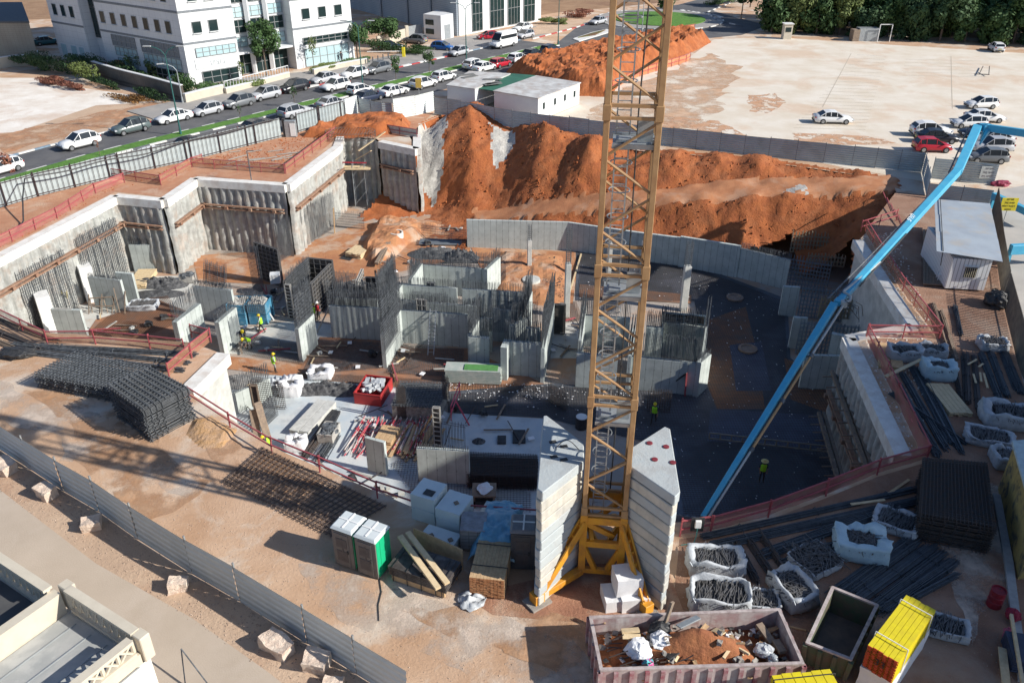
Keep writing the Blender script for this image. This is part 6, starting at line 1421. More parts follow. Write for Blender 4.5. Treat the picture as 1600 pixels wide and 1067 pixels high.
ypack('yellow beam pack cut by the bottom edge of the photo',[(1206,1052),(1280,1026),(1320,1090),(1240,1125)],2.1,.9)
# right edge clutter
lump('rag_bundle','dark red crumpled bundle near the right kerb','bundle',W(1580,968)+Vector((0,0,.3)),(.25,.3,.3),M('rag_red',(.30,.02,.05),.8),11)
lump('rag_bundle','faded pink bundle just below the dark red one','bundle',W(1574,1000)+Vector((0,0,.3)),(.25,.3,.25),M('rag_pink',(.45,.10,.16),.8),12)
m=MB(); m.bar(W(1580,960,.8),W(1600,1080,.8),.12,.12); m.bar(W(1566,1012,.3),W(1572,1067,.3),.3,.06); tag(m.build('beam',woodp),'pale beam and blue board lying at the bottom right edge','beam')
t=tag(link('crate_stack',(lambda m:([m.box(W(1585,1030)+Vector((0,0,.15+i*.13)),(.7,1.5,.1),-.25) for i in range(5)],m)[1])(MB()).mesh('crate_stack',M('navy_crate',(.04,.055,.10),.6))),'stack of dark blue slatted panels at the bottom right edge','panel stack')
lump('rubbish_heap','heap of black sacks and white scraps against the slat fence','rubbish heap',W(1553,478)+Vector((0,0,.5)),(.7,.8,.7),blk,13)
lump('rubbish_heap','red and white bundle of tubes beside the sign panel','rubbish heap',W(1563,290)+Vector((0,0,.2)),(.9,.5,.3),M('magenta_tubes',(.30,.03,.07),.6),14)
lump('rubbish_heap','black sacks in front of the rebar bundles at the far left','rubbish heap',W(28,557)+Vector((0,0,.25)),(1.3,.6,.35),blk,15)
kerbm=M('yard_kerb',(.40,.40,.39),.9); m=MB(); m.path([W(1556,775)+Vector((0,0,.08)),W(1575,880)+Vector((0,0,.08)),W(1598,1067)+Vector((0,0,.08))],.35,4,.16); tag(m.build('kerb_strip',kerbm),kind='structure')
# boulders
bo=M('limestone',(.62,.48,.38),.9,(.70,.60,.50),2,bump=1.2,bscale=4,stain=(.45,.27,.20),samt=.5,sscale=1.5)
for i,(u,v,s,l) in enumerate([(5,742,(.75,.55,.5),'cream boulder cut by the left edge of the photo'),(70,782,(.62,.45,.5),'square cream boulder, second from the left edge'),(141,832,(.55,.42,.45),'knobbly pink boulder half in the fence shadow'),(275,928,(.55,.42,.42),'pale rounded boulder alone in the middle of the row'),(432,1025,(.95,.5,.5),'long flat topped boulder near the bottom of the row'),(494,1052,(.62,.5,.5),'grey boulder right of the long flat topped one'),(520,1085,(.5,.4,.3),'boulder just cut by the bottom edge of the photo')]):
    s=tuple(q*.76 for q in s); m=MB(); m.box((0,0,0),(s[0]*1.9,s[1]*1.9,s[2]*1.8)); me=m.mesh('boulder',bo); jitter(me,.12,1.3,i+3,4); jitter(me,.05,4,i+9); bevel_mesh(me,.02) if False else None; o=tag(link('boulder',me,None,W(u,v)+Vector((0,.3,s[2]*.75))),l,'boulder',group='boulders along the lane'); o.rotation_euler=(.08,.1,R([-30,-25,20,12,-33,-12,0][i]))
# wire rack in the lane
m=MB(); a=W(283,1013,1.2);b=W(290,1072,0);c2=W(330,1075,.6); m.path([a,b,c2,a],.04); tag(m.build('wire_frame',steelg),'thin triangular wire frame standing in the lane','wire frame')
m=MB(); m.path([W(593,905)+Vector((0,0,.02)),W(596,925)+Vector((0,0,.02)),W(591,945)+Vector((0,0,.02)),W(592,970)+Vector((0,0,.02))],.04); tag(m.build('loose_cable',blk),'black cable on the ground in front of the toilets','cable')
# guard rails with orange net
def netmat(name,c,c2,op):
    m=M(name,c,.8,c2,2); nt=m.node_tree; b=nt.nodes['Principled BSDF']; b.inputs['Alpha'].default_value=op; return m
neto=netmat('orange_net',(.46,.20,.11),(.40,.22,.13),.5); netr=netmat('pink_net',(.48,.15,.14),(.42,.20,.14),.55)
def rail(label,px,h=1.0,z=0,net=True,mat=pinkr,netm=None,side=.0,sp=2.2,dbl=False):
    P=[W(u,v,z) for u,v in px]; o=P[0].copy(); P=[p-o for p in P]; t=thing('guard_rail',label,'guard rail',o,group='red guard rails round the pit')
    rs=random.Random(int(px[0][0])+int(px[0][1]))
    m=MB()
    for a,b in zip(P,P[1:]):
        j=Vector((0,0,rs.uniform(-.06,.06)))
        for zz in (h,h*.5): m.bar(a+Vector((0,0,zz))+j,b+Vector((0,0,zz)),.065)
    m.build('rails',mat,t)
    for a,b in zip(P,P[1:]):
        L=(b-a).length;n=max(1,int(L/sp))
        for i in range(n+1):
            p=a.lerp(b,i/n); m=MB(); m.bar(p,p+Vector((rs.uniform(-.06,.06),rs.uniform(-.06,.06),h+.1)),.06); m.build('post',mat,t)
    if net:
        vv=[];ff=[]
        for a,b in zip(P,P[1:]):
            L=(b-a).length;n=max(2,int(L/.25));b0=len(vv); d=(b-a).normalized();nn=Vector((-d.y,d.x,0))
            for i in range(n+1):
                p=a.lerp(b,i/n)
                for k in range(5):
                    zz=.05+(h-.05)*k/4; q=p+nn*(.07+.09*noise.noise(Vector((p.x*1.3,p.y*1.3,zz*2)))); vv.append((q.x,q.y,max(.02,zz-(.12*abs(noise.noise(p*.8)) if k==4 else 0))))
            for i in range(n):
                for k in range(4): q=b0+i*5+k; ff.append((q,q+5,q+6,q+1))
        me=bpy.data.meshes.new('net'); me.from_pydata(vv,[],ff); me.materials.append(netm or neto); me.shade_smooth(); link('net',me,t)
    return t
rail('red rail with orange net along the top of the long left wall',[(-60,415),(20,378),(90,342),(150,303),(195,286)],netm=netr)
rail('red rail above the corner of the left wall, running back to the right',[(175,278),(252,290),(300,262),(318,256)],netm=neto)
rail('red rail over the sunlit streaked pile wall',[(300,262),(445,272)],netm=neto)
rail('red rail with orange net climbing to the scaffold recess',[(447,272),(525,212)],netm=neto)
rail('short red rail on the dark pile block',[(598,207),(652,216)],1.0,netm=gunm)
rail('dark red rail with brown net from the left edge above the rebar',[(-60,478),(0,500),(75,538),(150,538),(235,545),(290,552)],netm=neto)
rail('pink rail with net on the short pale wall by the mesh stacks',[(265,590),(300,560),(330,535),(300,528)],netm=neto)
rail('long red rail down the left foreground edge of the pit',[(297,628),(360,668),(425,708),(500,738),(590,778),(660,800),(700,812)],netm=None,net=False)
rail('red rail behind the foam packs and the timber',[(700,812),(840,822)],net=False)
rail('pink rail with orange net curving along the near right edge',[(1062,838),(1110,832),(1200,808),(1290,775),(1370,742),(1447,720)],netm=netr)
rail('pink rail with orange net along the lower right wall',[(1447,720),(1400,622),(1353,528)],netm=netr)
rail('red rail with orange net across the jog of the right wall',[(1353,528),(1467,530)],netm=netr)
rail('orange netted rail down the right side from the haul road',[(1467,530),(1410,455),(1375,400),(1352,362)],netm=neto)
rail('red rail at the near end of the haul road above the boom',[(1345,362),(1400,345)],net=False)
m=MB()
for i in range(5): m.bar(W(1380+i*6,300+i*9,.4),W(1392+i*5,330+i*7,.2),.06)
tag(m.build('fallen_rail',pinkr),'fallen tangle of pink rail pieces beside the haul road','fallen rail')
t=rail('orange safety net fence beside the far soil heap',[(945,146),(1000,120),(1072,98),(1078,94)],1.2,netm=netmat('bright_orange_net',(.75,.25,.08),(.6,.2,.1),.7)); t['group']='far orange nets'
t=rail('orange safety net at the far end of the soil heap',[(1060,52),(1085,48)],1.2,netm=MATS['bright_orange_net']); t['group']='far orange nets'
# electric box on the near rail
t=thing('power_box','white power box on a black board by the foot of the blue boom','power box',W(1087,838)); m=MB(); m.box((0,0,.75),(.6,.06,.8)); m.build('backboard',blk,t); m=MB(); m.box((0,-.1,.85),(.28,.14,.42)); m.build('box',white,t,bevel=.02); m=MB(); m.path([(0,-.1,.6),(-.05,-.25,.25),(-.2,-.5,.04),(-.8,-.6,.04)],.04,6); m.build('cable',M('green_cable',(.05,.25,.22),.5),t)
# ================= CARS =================
def paint(name,c): return M('paint_'+name,c,.28,tuple(x*.94 for x in c),1.0,spec=.6)
cg=M('car_glass',(.015,.02,.025),.08,(.02,.025,.03),1); tyre=M('tyre',(.018,.018,.018),.9); rim=M('rim_alloy',(.35,.36,.37),.35,metal=.6); hl=M('headlight',(.65,.68,.70),.15); tl=M('taillight',(.35,.02,.02),.25); trim=M('car_trim',(.03,.03,.03),.6); plate=M('plate_yellow',(.7,.6,.1),.5)
CARS={'sedan':(4.65,1.80,1.45,[(-2.32,.35,.80,.80),(-2.2,.25,.98,.86),(-1.5,.2,1.0,.9),(-.6,.2,.95,.9),(.8,.2,.92,.9),(1.5,.2,.86,.89),(2.1,.22,.72,.84),(2.32,.32,.55,.70)],[(-1.75,.97,.0),(-1.15,.97,.40),(-.5,.97,.48),(.25,.95,.46),(1.05,.92,.0)]),
'hatch':(4.0,1.72,1.50,[(-2.0,.35,.85,.78),(-1.92,.25,1.0,.83),(-1.3,.2,1.0,.86),(0,.2,.96,.86),(1.0,.2,.92,.85),(1.6,.22,.8,.82),(1.95,.3,.62,.7)],[(-1.88,1.0,.0),(-1.62,1.0,.38),(-1.0,.98,.5),(.1,.96,.5),(1.0,.92,.0)]),
'suv':(4.5,1.85,1.66,[(-2.25,.4,.95,.82),(-2.15,.3,1.08,.88),(-1.4,.25,1.08,.92),(0,.25,1.05,.92),(1.1,.25,1.0,.91),(1.75,.28,.92,.88),(2.22,.38,.7,.76)],[(-2.1,1.08,.0),(-1.8,1.06,.4),(-1.1,1.06,.57),(.1,1.04,.56),(.95,1.0,.0)]),
'van':(5.9,2.0,2.6,[(-2.95,.4,1.5,.95),(-2.9,.35,1.5,1.0),(-1,.3,1.5,1.0),(1.2,.3,1.45,1.0),(2.2,.35,1.15,.97),(2.85,.4,.85,.85)],[(-2.93,1.5,.95),(-2.85,1.5,1.1),(0,1.5,1.12),(1.1,1.48,1.08),(2.0,1.25,.1)])}
PROTO={}
def car(kind,col,label,u,v,ang,z=0,sc_=1,flip=False):
    "ang: heading of nose, radians in plan"
    p=W(u,v,z); key=(kind,col.name)
    if key in PROTO: return dup(PROTO[key],p,ang,label,None,(sc_,)*3)
    L,Wd,Hh,body,gh=CARS[kind]; t=thing('parked_car',label,'car' if kind!='van' else 'van',p,ang,'cars parked and driving round the site'); PROTO[key]=t
    rings=[]; 
    for x,zb,zt,hw in body:
        rings.append([(x,-hw*.9,zb),(x,-hw*1.0,zb+.14),(x,-hw*1.01,(zb+zt)/2),(x,-hw*.96,zt-.1),(x,-hw*.84,zt),(x,0,zt+.03),(x,hw*.84,zt),(x,hw*.96,zt-.1),(x,hw*1.01,(zb+zt)/2),(x,hw,zb+.14),(x,hw*.9,zb)])
    def loft(rs_,name,mat,sm=True):
        n=len(rs_[0]); vv=[q for r in rs_ for q in r]; ff=[]
        for i in range(len(rs_)-1):
            for j in range(n): k=(j+1)%n; ff.append((i*n+j,i*n+k,(i+1)*n+k,(i+1)*n+j))
        ff.append(tuple(range(n))[::-1]); ff.append(tuple((len(rs_)-1)*n+j for j in range(n)))
        me=bpy.data.meshes.new(name); me.from_pydata(vv,[],ff); me.materials.append(mat)
        bm=bmesh.new(); bm.from_mesh(me); bmesh.ops.recalc_face_normals(bm,faces=bm.faces); bm.to_mesh(me); bm.free()
        if sm: me.shade_smooth(); 
        return me
    me=loft(rings,'body',col); link('body',me,t)
    gr=[]; rr=[]
    for x,zb,h in gh:
        w0=Wd/2*.93; w1=w0-.17*h/.5 if h else w0; w1=max(w1,Wd*.36); h_=max(h,.015)
        gr.append([(x,-w0,zb-.03),(x,-w1,zb+h_),(x,w1,zb+h_),(x,w0,zb-.03)])
        if h>.3: rr.append([(x,-w1*.99,zb+h+.0),(x,-w1*.9,zb+h+.045),(x,w1*.9,zb+h+.045),(x,w1*.99,zb+h+.0)])
    link('windows',loft(gr,'windows',cg if kind!='van' else col,False),t)
    link('roof',loft(rr,'roof',col,False),t)
    if kind=='van':
        for s in (-1,1): m=MB(); m.box((-.6,s*.945,1.85),(4.2,.05,.55)); m.build('side_windows',cg,t)
        m=MB(); m.hexa([(1.25,-.8,2.4),(2.05,-.85,1.42),(2.05,.85,1.42),(1.25,.8,2.4)],[(1.3,-.8,2.45),(2.1,-.85,1.47),(2.1,.85,1.47),(1.3,.8,2.45)]); m.build('windscreen',cg,t)
    else:
        for s in (-1,1):
            for i in range(1,len(gr)-1):
                a=gr[i][0 if s<0 else 3];b=gr[i][1 if s<0 else 2]; m=MB(); m.bar(Vector(a)+Vector((0,0,.02)),b,.06,.045); m.build('pillar',col,t)
            k=1 if s<0 else 2; m=MB(); m.bar(gr[-2][k],Vector(gr[-1][k]),.06,.045); m.build('pillar',col,t); m=MB(); m.bar(gr[0][k],gr[1][k],.09,.05); m.build('pillar',col,t)
    wb=L*.295
    for x in (-wb,wb*1.03):
        for s in (-1,1):
            R0=.33 if kind!='van' else .36; y=s*(Wd/2*.93)
            m=MB(); m.bar((x,y-s*.12,R0),(x,y+s*.10,R0),R0*2,n=18); w=m.build('wheel',tyre,t); m=MB(); m.bar((x,y+s*.09,R0),(x,y+s*.115,R0),R0*1.25,n=10); m.build('rim',rim,w)
    x=body[-1][0]; 
    for s in (-1,1):
        m=MB(); m.box((x-.12,s*Wd*.36,body[-1][2]+.02),(.24,.36,.13),-s*.35); m.build('headlight',hl,t)
        m=MB(); m.box((body[0][0]+.05,s*Wd*.40,body[0][2]+.0),(.12,.26,.16)); m.build('taillight',tl,t)
        m=MB(); m.box((gh[-1][0]-.15,s*(Wd/2+.06),1.0 if kind!='van' else 1.5),(.12,.2,.13)); m.build('mirror',col,t)
    m=MB(); m.box((x-.02,0,.42),(.12,Wd*.7,.16)); m.box((x-.03,0,.58),(.1,Wd*.5,.07)); m.build('grille',trim,t)
    m=MB(); m.box((body[0][0]-.02,0,.62),(.04,.5,.12)); m.build('number_plate',plate,t); m=MB(); m.box((body[0][0]+.02,0,.36),(.14,Wd*.8,.14)); m.build('bumper',trim,t)
    m=MB()
    for s in (-1,1): m.box((0,s*Wd*.47,.24),(wb*1.3,.06,.1))
    m.build('sill',trim,t)
    return t
pw=paint('white',(.78,.78,.77)); psil=paint('silver',(.42,.43,.45)); pgr=paint('grey',(.15,.16,.17)); pgg=paint('green_grey',(.10,.13,.13)); pbk=paint('black',(.015,.015,.02)); prd=paint('red',(.42,.015,.03)); pbl=paint('blue',(.01,.09,.30)); pnv=paint('navy',(.02,.03,.06)); ptl=paint('teal',(.02,.12,.14))
def rdir(p):
    b=min(range(len(med)-1),key=lambda i:(med[i]-p).length); d=(med[b+1]-med[b]).normalized(); return math.atan2(d.y,d.x)
for k_,c_,l,u,v in [('suv',pw,'white SUV nearest the left, parked by the dirt verge',125,230),('suv',pgg,'dark green grey SUV behind the leftmost white SUV',205,207),('sedan',pw,'white sedan passing the tall street lamp on the left',272,190),('hatch',psil,'silver hatchback following the white sedan by the lamp',324,179),('suv',pgr,'dark grey SUV in front of the garden railing',373,167),('suv',psil,'silver SUV just behind the dark grey one',414,155),('suv',pbk,'black estate car parked before the office forecourt',460,143),('sedan',psil,'silver sedan parked beside the white SUV near the planter',507,129),('suv',pw,'white SUV driving with its nose beside the silver sedan',524,141),('suv',pw,'white SUV parked behind the middle street lamp',553,122),('suv',pgr,'grey SUV at the end of the parked row',590,114),('hatch',psil,'small silver car driving under the third street lamp',716,87),('van',pw,'white minibus with dark windows in the far lane',786,74),('sedan',psil,'silver car approaching from the roundabout',934,38),('hatch',pw,'white car with a bush at the far left edge',5,270),('sedan',pw,'white car parked by the far kerb beyond the minibus',816,48),('hatch',psil,'silver car right behind the minibus',820,60)]:
    p=W(u,v); car(k_,c_,l,u,v,rdir(p)+math.pi)
for k_,c_,l,u,v in [('hatch',pw,'white hatchback waiting in the near lane beside the median',564,147),('sedan',pnv,'dark sedan half hidden by the white fence',576,158),('sedan',pw,'white sedan in the near lane right of the hatchback',616,149),('suv',pw,'white SUV in the near lane by the yellow sign',662,137),('hatch',pw,'white car touching the roof of the left office cabin',694,126),('suv',pw,'white SUV in the near lane above the cabins',743,108),('sedan',pw,'white sedan overlapping the white SUV above the cabins',757,111),('hatch',prd,'red hatchback in the near lane',782,105),('hatch',pw,'white car between the red hatchback and the soil heap',810,97),('sedan',pbk,'black car beside the soil heap, the left one',832,90),('hatch',pnv,'dark blue car beside the soil heap, the right one',860,83),('suv',psil,'silver white SUV beside the electric cabinet',462,182),('sedan',psil,'silver car roof behind the second railing run',520,168),('sedan',pbk,'black car behind the railings left of the cabinet',404,205),('hatch',pw,'white car behind the railings near the tall lamp',248,250),('sedan',pbk,'black car behind the railings right of the tall lamp',302,233),('sedan',psil,'silver car behind the railings at the left',170,268),('sedan',pbl,'blue car mostly hidden behind the railings at the left',102,287)]:
    p=W(u,v); car(k_,c_,l,u,v,rdir(p))
for k_,c_,l,u,v,a in [('hatch',pbl,'blue hatchback parked in the driveway by the warehouse',692,79,-20),('sedan',pnv,'dark sedan parked by the hedge beside the office',611,78,20),('suv',pgr,'grey car parked under the beige wall',648,68,160),('hatch',prd,'dark red hatchback at the warehouse kerb',762,62,200),('sedan',psil,'silver car behind the wall at the far left',37,88,25),('sedan',ptl,'teal car in the shade beside the beige warehouse',75,70,35),('sedan',pw,'white car half hidden by shrubs at the office wall',283,133,-40),
 ('sedan',pw,'white sedan alone in the middle of the pale car park',1300,192,-4),('hatch',pw,'white car farthest back in the parked group on the right',1531,169,184),('sedan',pw,'white car parked second from the back of the right group',1537,190,-4),('hatch',pw,'white hatchback partly behind the tip of the blue boom',1512,199,178),('suv',pw,'white SUV at the left of the right parked group',1453,212,-4),('sedan',pbk,'black car between the white SUV and the red hatchback',1462,222,-6),('hatch',prd,'bright red hatchback beside the grey fence',1455,236,-4),('sedan',pnv,'dark blue car under the blue boom hinge',1530,214,176),('suv',psil,'large silver SUV right of the blue boom',1545,237,176),('hatch',pgr,'dark car parked behind the panel with notices',1540,253,172),('sedan',psil,'silver car with open tailgate beside the boom hinge',1547,224,176),('hatch',pw,'small white car in the tree shade at the top right',1555,80,80)]:
    car(k_,c_,l,u,v,R(a))
# ================= STREET LAMPS, SMALL STREET THINGS =================
lg=M('lamp_green',(.03,.13,.12),.5); lgh=M('lamp_head',(.45,.46,.46),.5)
def lamp(label,u,v,h,double=True,rz=0,mat=None):
    t=thing('street_lamp',label,'street lamp',W(u,v),rz,'street lamps'); m=MB(); m.bar((0,0,0),(0,0,h-.9),.2,n=10,w2=.11); m.bar((0,0,0),(0,0,.8),.28,n=10); m.build('pole',mat or lg,t)
    for s in ((-1,1) if double else (1,)):
        m=MB(); m.path([(0,0,h-.95),(s*.35,0,h-.45),(s*.9,0,h-.15),(s*1.5,0,h)],.09,8); m.build('arm',mat or lg,t); m=MB(); m.box((s*1.85,0,h+.02),(.9,.3,.12),0); m.build('lamp_head',lgh,t,bevel=.03)
lamp('tall green street lamp with two arms, left of the office corner',283,212,HT(283,212,73))
lamp('tall green street lamp with two arms, in the middle of the parked cars',568,147,HT(568,147,33))
lamp('tall green street lamp with two arms, in front of the warehouse',729,102,HT(729,102,5))
lamp('tall street lamp cut by the top edge beside the soil heap',872,70,9.5)
lamp('thin single street lamp beside the block wall end',286,162,HT(286,162,99),False,R(200),galv)
lamp('street lamp beyond the crane mast by the roundabout',1003,50,9,False,R(20),galv)
t=thing('street_sign','yellow street sign on a pole by the white fence','sign',W(655,152)); m=MB(); m.bar((0,0,0),(0,0,2.4),.09,n=8); m.build('pole',galv,t); m=MB(); m.box((0,-.08,1.9),(.8,.05,1.3)); m.build('board',M('sign_ochre',(.55,.38,.08),.6),t)
t=thing('yellow_pillar','yellow pillar at the warehouse driveway','pillar',W(631,90)); m=MB(); m.box((0,0,.8),(.5,.5,1.6)); m.build('post',yel,t,bevel=.03); m=MB(); m.bar((-.2,0,1.0),(-6.0,-.6,1.0),.1); m.build('barrier_arm',white,t)
t=thing('kiosk','small cream guard kiosk at the edge of the trees','kiosk',W(1228,61)); m=MB(); m.box((0,0,1.3),(1.5,1.5,2.6)); m.build('wall',cream,t,bevel=.03); m=MB(); m.box((0,-.77,1.7),(1.0,.06,.8)); m.build('window',gl,t); m=MB(); m.box((0,0,2.68),(1.8,1.8,.12)); m.build('roof',white,t)
t=thing('gate_frame','white metal gate frame in front of the dark trees','gate',W(1380,66)); m=MB()
for x in (-1.1,1.1): m=MB(); m.bar((x,0,0),(x,0,3),.12); m.build('post',white,t)
m=MB(); m.bar((-1.1,0,3),(1.1,0,3),.12); m.build('beam',white,t)
t=thing('metal_shed','low shed of grey metal sheets left of the gate frame','shed',W(1356,65)); m=MB(); m.box((0,1,1.1),(3.6,2,2.2)); m.build('wall',galv,t); m=MB(); m.box((-2.4,.6,1.0),(1.2,1.5,2.0),.1); m.build('side_panel',woodd,t)
for i,(a,b) in enumerate([((1480,116),(1546,97)),((1548,116),(1520,106))]): pass
m=MB(); m.path([W(1522,116,.3),W(1546,117,.3)],.1); m.bar(W(1530,116,.3),W(1536,104,.3),.1); m.bar(W(1545,117,.3),W(1546,104,.9),.1); tag(m.build('bent_pipes',steel),'bent dark pipes lying in the pale car park','pipes')
m=MB()
for i in range(5): p=W(545,100).lerp(W(590,97),i/5); m.bar(p,p+Vector((0,0,1.0)),.12,n=8)
ORD2=['first','second','third','fourth','fifth']
for i,(u,v) in enumerate([(575,101),(583,99),(591,97),(599,95),(607,93)]):
    m=MB(); m.lathe((0,0,0),[(.1,0),(.1,.9),(.06,1.0)],10); tag(m.build('bollard',steelg,None,W(u,v)),ORD2[i]+' dark bollard from the planter toward the driveway','bollard',group='dark bollards')
# ================= TREES =================
lf=M('foliage_mid',(.055,.115,.03),.8,(.035,.075,.018),2.5); lfd=M('foliage_dark',(.028,.065,.022),.8,(.045,.095,.028),1.5); lfy=M('foliage_olive',(.13,.17,.045),.8,(.09,.12,.03),2); lfr=M('foliage_red',(.20,.07,.05),.85,(.28,.12,.07),2); lfo=M('foliage_orange',(.30,.14,.04),.85,(.20,.12,.04),2); bark=M('bark',(.16,.12,.09),.9,(.11,.08,.06),4)
CR={}
def crownmesh(key,rx,rz_,n,leaf,seed,clumps=14):
    k=(key,seed)
    if k in CR: return CR[k]
    rs=random.Random(seed); cl=[]
    for i in range(clumps):
        a=rs.uniform(0,6.28); r=rs.uniform(.15,.72); z=rs.uniform(-.62,.72); cl.append((r*math.cos(a)*math.sqrt(1-z*z*.7),r*math.sin(a)*math.sqrt(1-z*z*.7),z,rs.uniform(.26,.46)))
    vv=[];ff=[]
    for i in range(n):
        cx,cy,cz,cr=rs.choice(cl); v=Vector((rs.gauss(0,1),rs.gauss(0,1),rs.gauss(0,1))).normalized()*cr*rs.uniform(.75,1.08)
        p=Vector(((cx+v.x)*rx,(cy+v.y)*rx,(cz+v.z)*rz_)); nrm=(v.normalized()+Vector((rs.uniform(-.7,.7),rs.uniform(-.7,.7),rs.uniform(-.4,.9)))).normalized()
        a=nrm.orthogonal().normalized(); b=nrm.cross(a); th=rs.uniform(0,3.14); a,b=a*math.cos(th)+b*math.sin(th),b*math.cos(th)-a*math.sin(th); s=leaf*rs.uniform(.6,1.3)
        i0=len(vv); vv+=[tuple(p-a*s),tuple(p-b*s*.55),tuple(p+a*s),tuple(p+b*s*.55)]; ff.append((i0,i0+1,i0+2,i0+3))
    me=bpy.data.meshes.new('crown'); me.from_pydata(vv,[],ff); CR[k]=me; return me
def tree(label,u,v,h,rx,mat,n=1500,leaf=.22,seed=1,trunk=.3,cz=None,rz_=None,group='trees round the site',name='tree',z=0,key='t'):
    rz_=rz_ or h*.36; t=thing(name,label,'tree',W(u,v,z),seed*1.3,group); cz=cz or h-rz_
    me=crownmesh((key,rx,rz_,n,leaf,mat.name),rx,rz_,n,leaf,seed%3)
    if not me.materials: me.materials.append(mat)
    o=link('crown',me,t,(0,0,cz)); o.scale=(1,1,1)
    m=MB(); m.bar((0,0,0),(0,0,cz*.7),trunk,n=8,w2=trunk*.7)
    for i in range(5): a=i*1.26+seed; m.bar((0,0,cz*.62),(math.cos(a)*rx*.5,math.sin(a)*rx*.5,cz+rz_*.2),trunk*.45,n=6,w2=trunk*.15)
    m.build('trunk',bark,t); return t
tree('big leafy tree standing before the glazed office entrance',417,118,HT(417,118,30),2.9,lf,4200,.2,1)
tree('green tree at the right corner of the office building',559,94,HT(559,94,33),2.3,lf,2600,.2,2)
tree('spreading tree in the driveway in front of the warehouse',602,72,HT(602,72,27),3.3,lf,3200,.22,3,rz_=2.0)
tree('small round staked street tree on the pavement beside the grey SUV',619,128,HT(619,128,86),.85,lf,700,.12,4,trunk=.1)
tree('small round staked street tree on the median before the lamp',671,116,HT(671,116,75),.95,lf,700,.12,5,trunk=.1)
tree('tiny staked tree on the median beside the black estate car',461,168,2.9,.5,lfd,160,.1,6,trunk=.08)
tree('bare staked sapling on the median beneath the white SUV',157,245,2.2,.25,lfr,40,.08,7,trunk=.07)
tree('bare staked sapling on the median beneath the dark grey SUV',377,193,2.6,.3,lfd,60,.08,8,trunk=.07)
tree('thin pale tree against the white office wall',491,108,HT(491,108,55),.9,lfy,260,.14,9,trunk=.1)
tree('tree growing on the roundabout',1037,30,5.5,2.2,lfd,1800,.2,10)
tree('tree beside the road at the right of the roundabout',1158,30,8,3.6,lf,3500,.25,11)
tree('second tree beyond the road at the right of the roundabout',1172,12,8,3.6,lfd,3000,.25,12)
tree('young tree at the end of the office forecourt',380,128,3,.6,lfy,220,.12,13,trunk=.08)
ti=0
kinds=[('dark dense tree in the tree belt along the car park',lfd),('mid green bushy tree in the tree belt along the car park',lf),('yellowish green tree in the tree belt along the car park',lfy)]
rs=random.Random(21)
ORD='first second third fourth fifth sixth seventh eighth ninth tenth eleventh twelfth thirteenth fourteenth fifteenth sixteenth seventeenth eighteenth nineteenth twentieth'.split()
for row,(vb,hh) in enumerate([(0,8.5),(6,9.5),(14,10.5),(20,11.5)]):
    cnt=0
    x=50+row*3.0
    while x<112+row*22:
        y0=162-(x-46)*.33+8+row*6.5+rs.uniform(-1.5,1.5); k=0 if rs.random()<.5 else 1
        if rs.random()<.13: k=2
        h=hh*rs.uniform(.75,1.2); rx=rs.choice([3.4,3.9])
        cnt+=1; lb=kinds[k][0]
        if row==0: lb=['dark dense','mid green bushy','yellowish green'][k]+' tree, '+(ORD[cnt-1] if cnt<=20 else 'last')+' from the left along the car park edge'
        t=thing('tree',lb,'tree',(x,y0,0),rs.uniform(0,6),'trees of the belt along the car park'); me=crownmesh(('belt',rx,k),rx,3.9,3000,.34,rs.randint(0,2),22)
        if not me.materials: me.materials.append(kinds[k][1])
        o=link('crown',me,t,(0,0,h-5.0)); o.scale=(1,1,rs.uniform(.9,1.3)); m=MB(); m.bar((0,0,0),(0,0,h-4),.4,n=7,w2=.25); m.build('trunk',bark,t)
        x+=rs.uniform(3.4,4.4)
def shrub(label,u,v,rx,h,mat,seed=1,n=900,leaf=.14,group='shrubs by the offices',ry=None,rz=0,z=0):
    me=crownmesh(('s',rx,h,n,leaf,mat.name,label[:12]),rx,h*.62,n,leaf,seed,10); me2=me
    if not me.materials: me.materials.append(mat)
    o=link('shrub',me,None,W(u,v,z)+Vector((0,0,h*.45)),rz); o.scale=(1,(ry or rx)/rx,1); tag(o,label,'shrub',group); return o
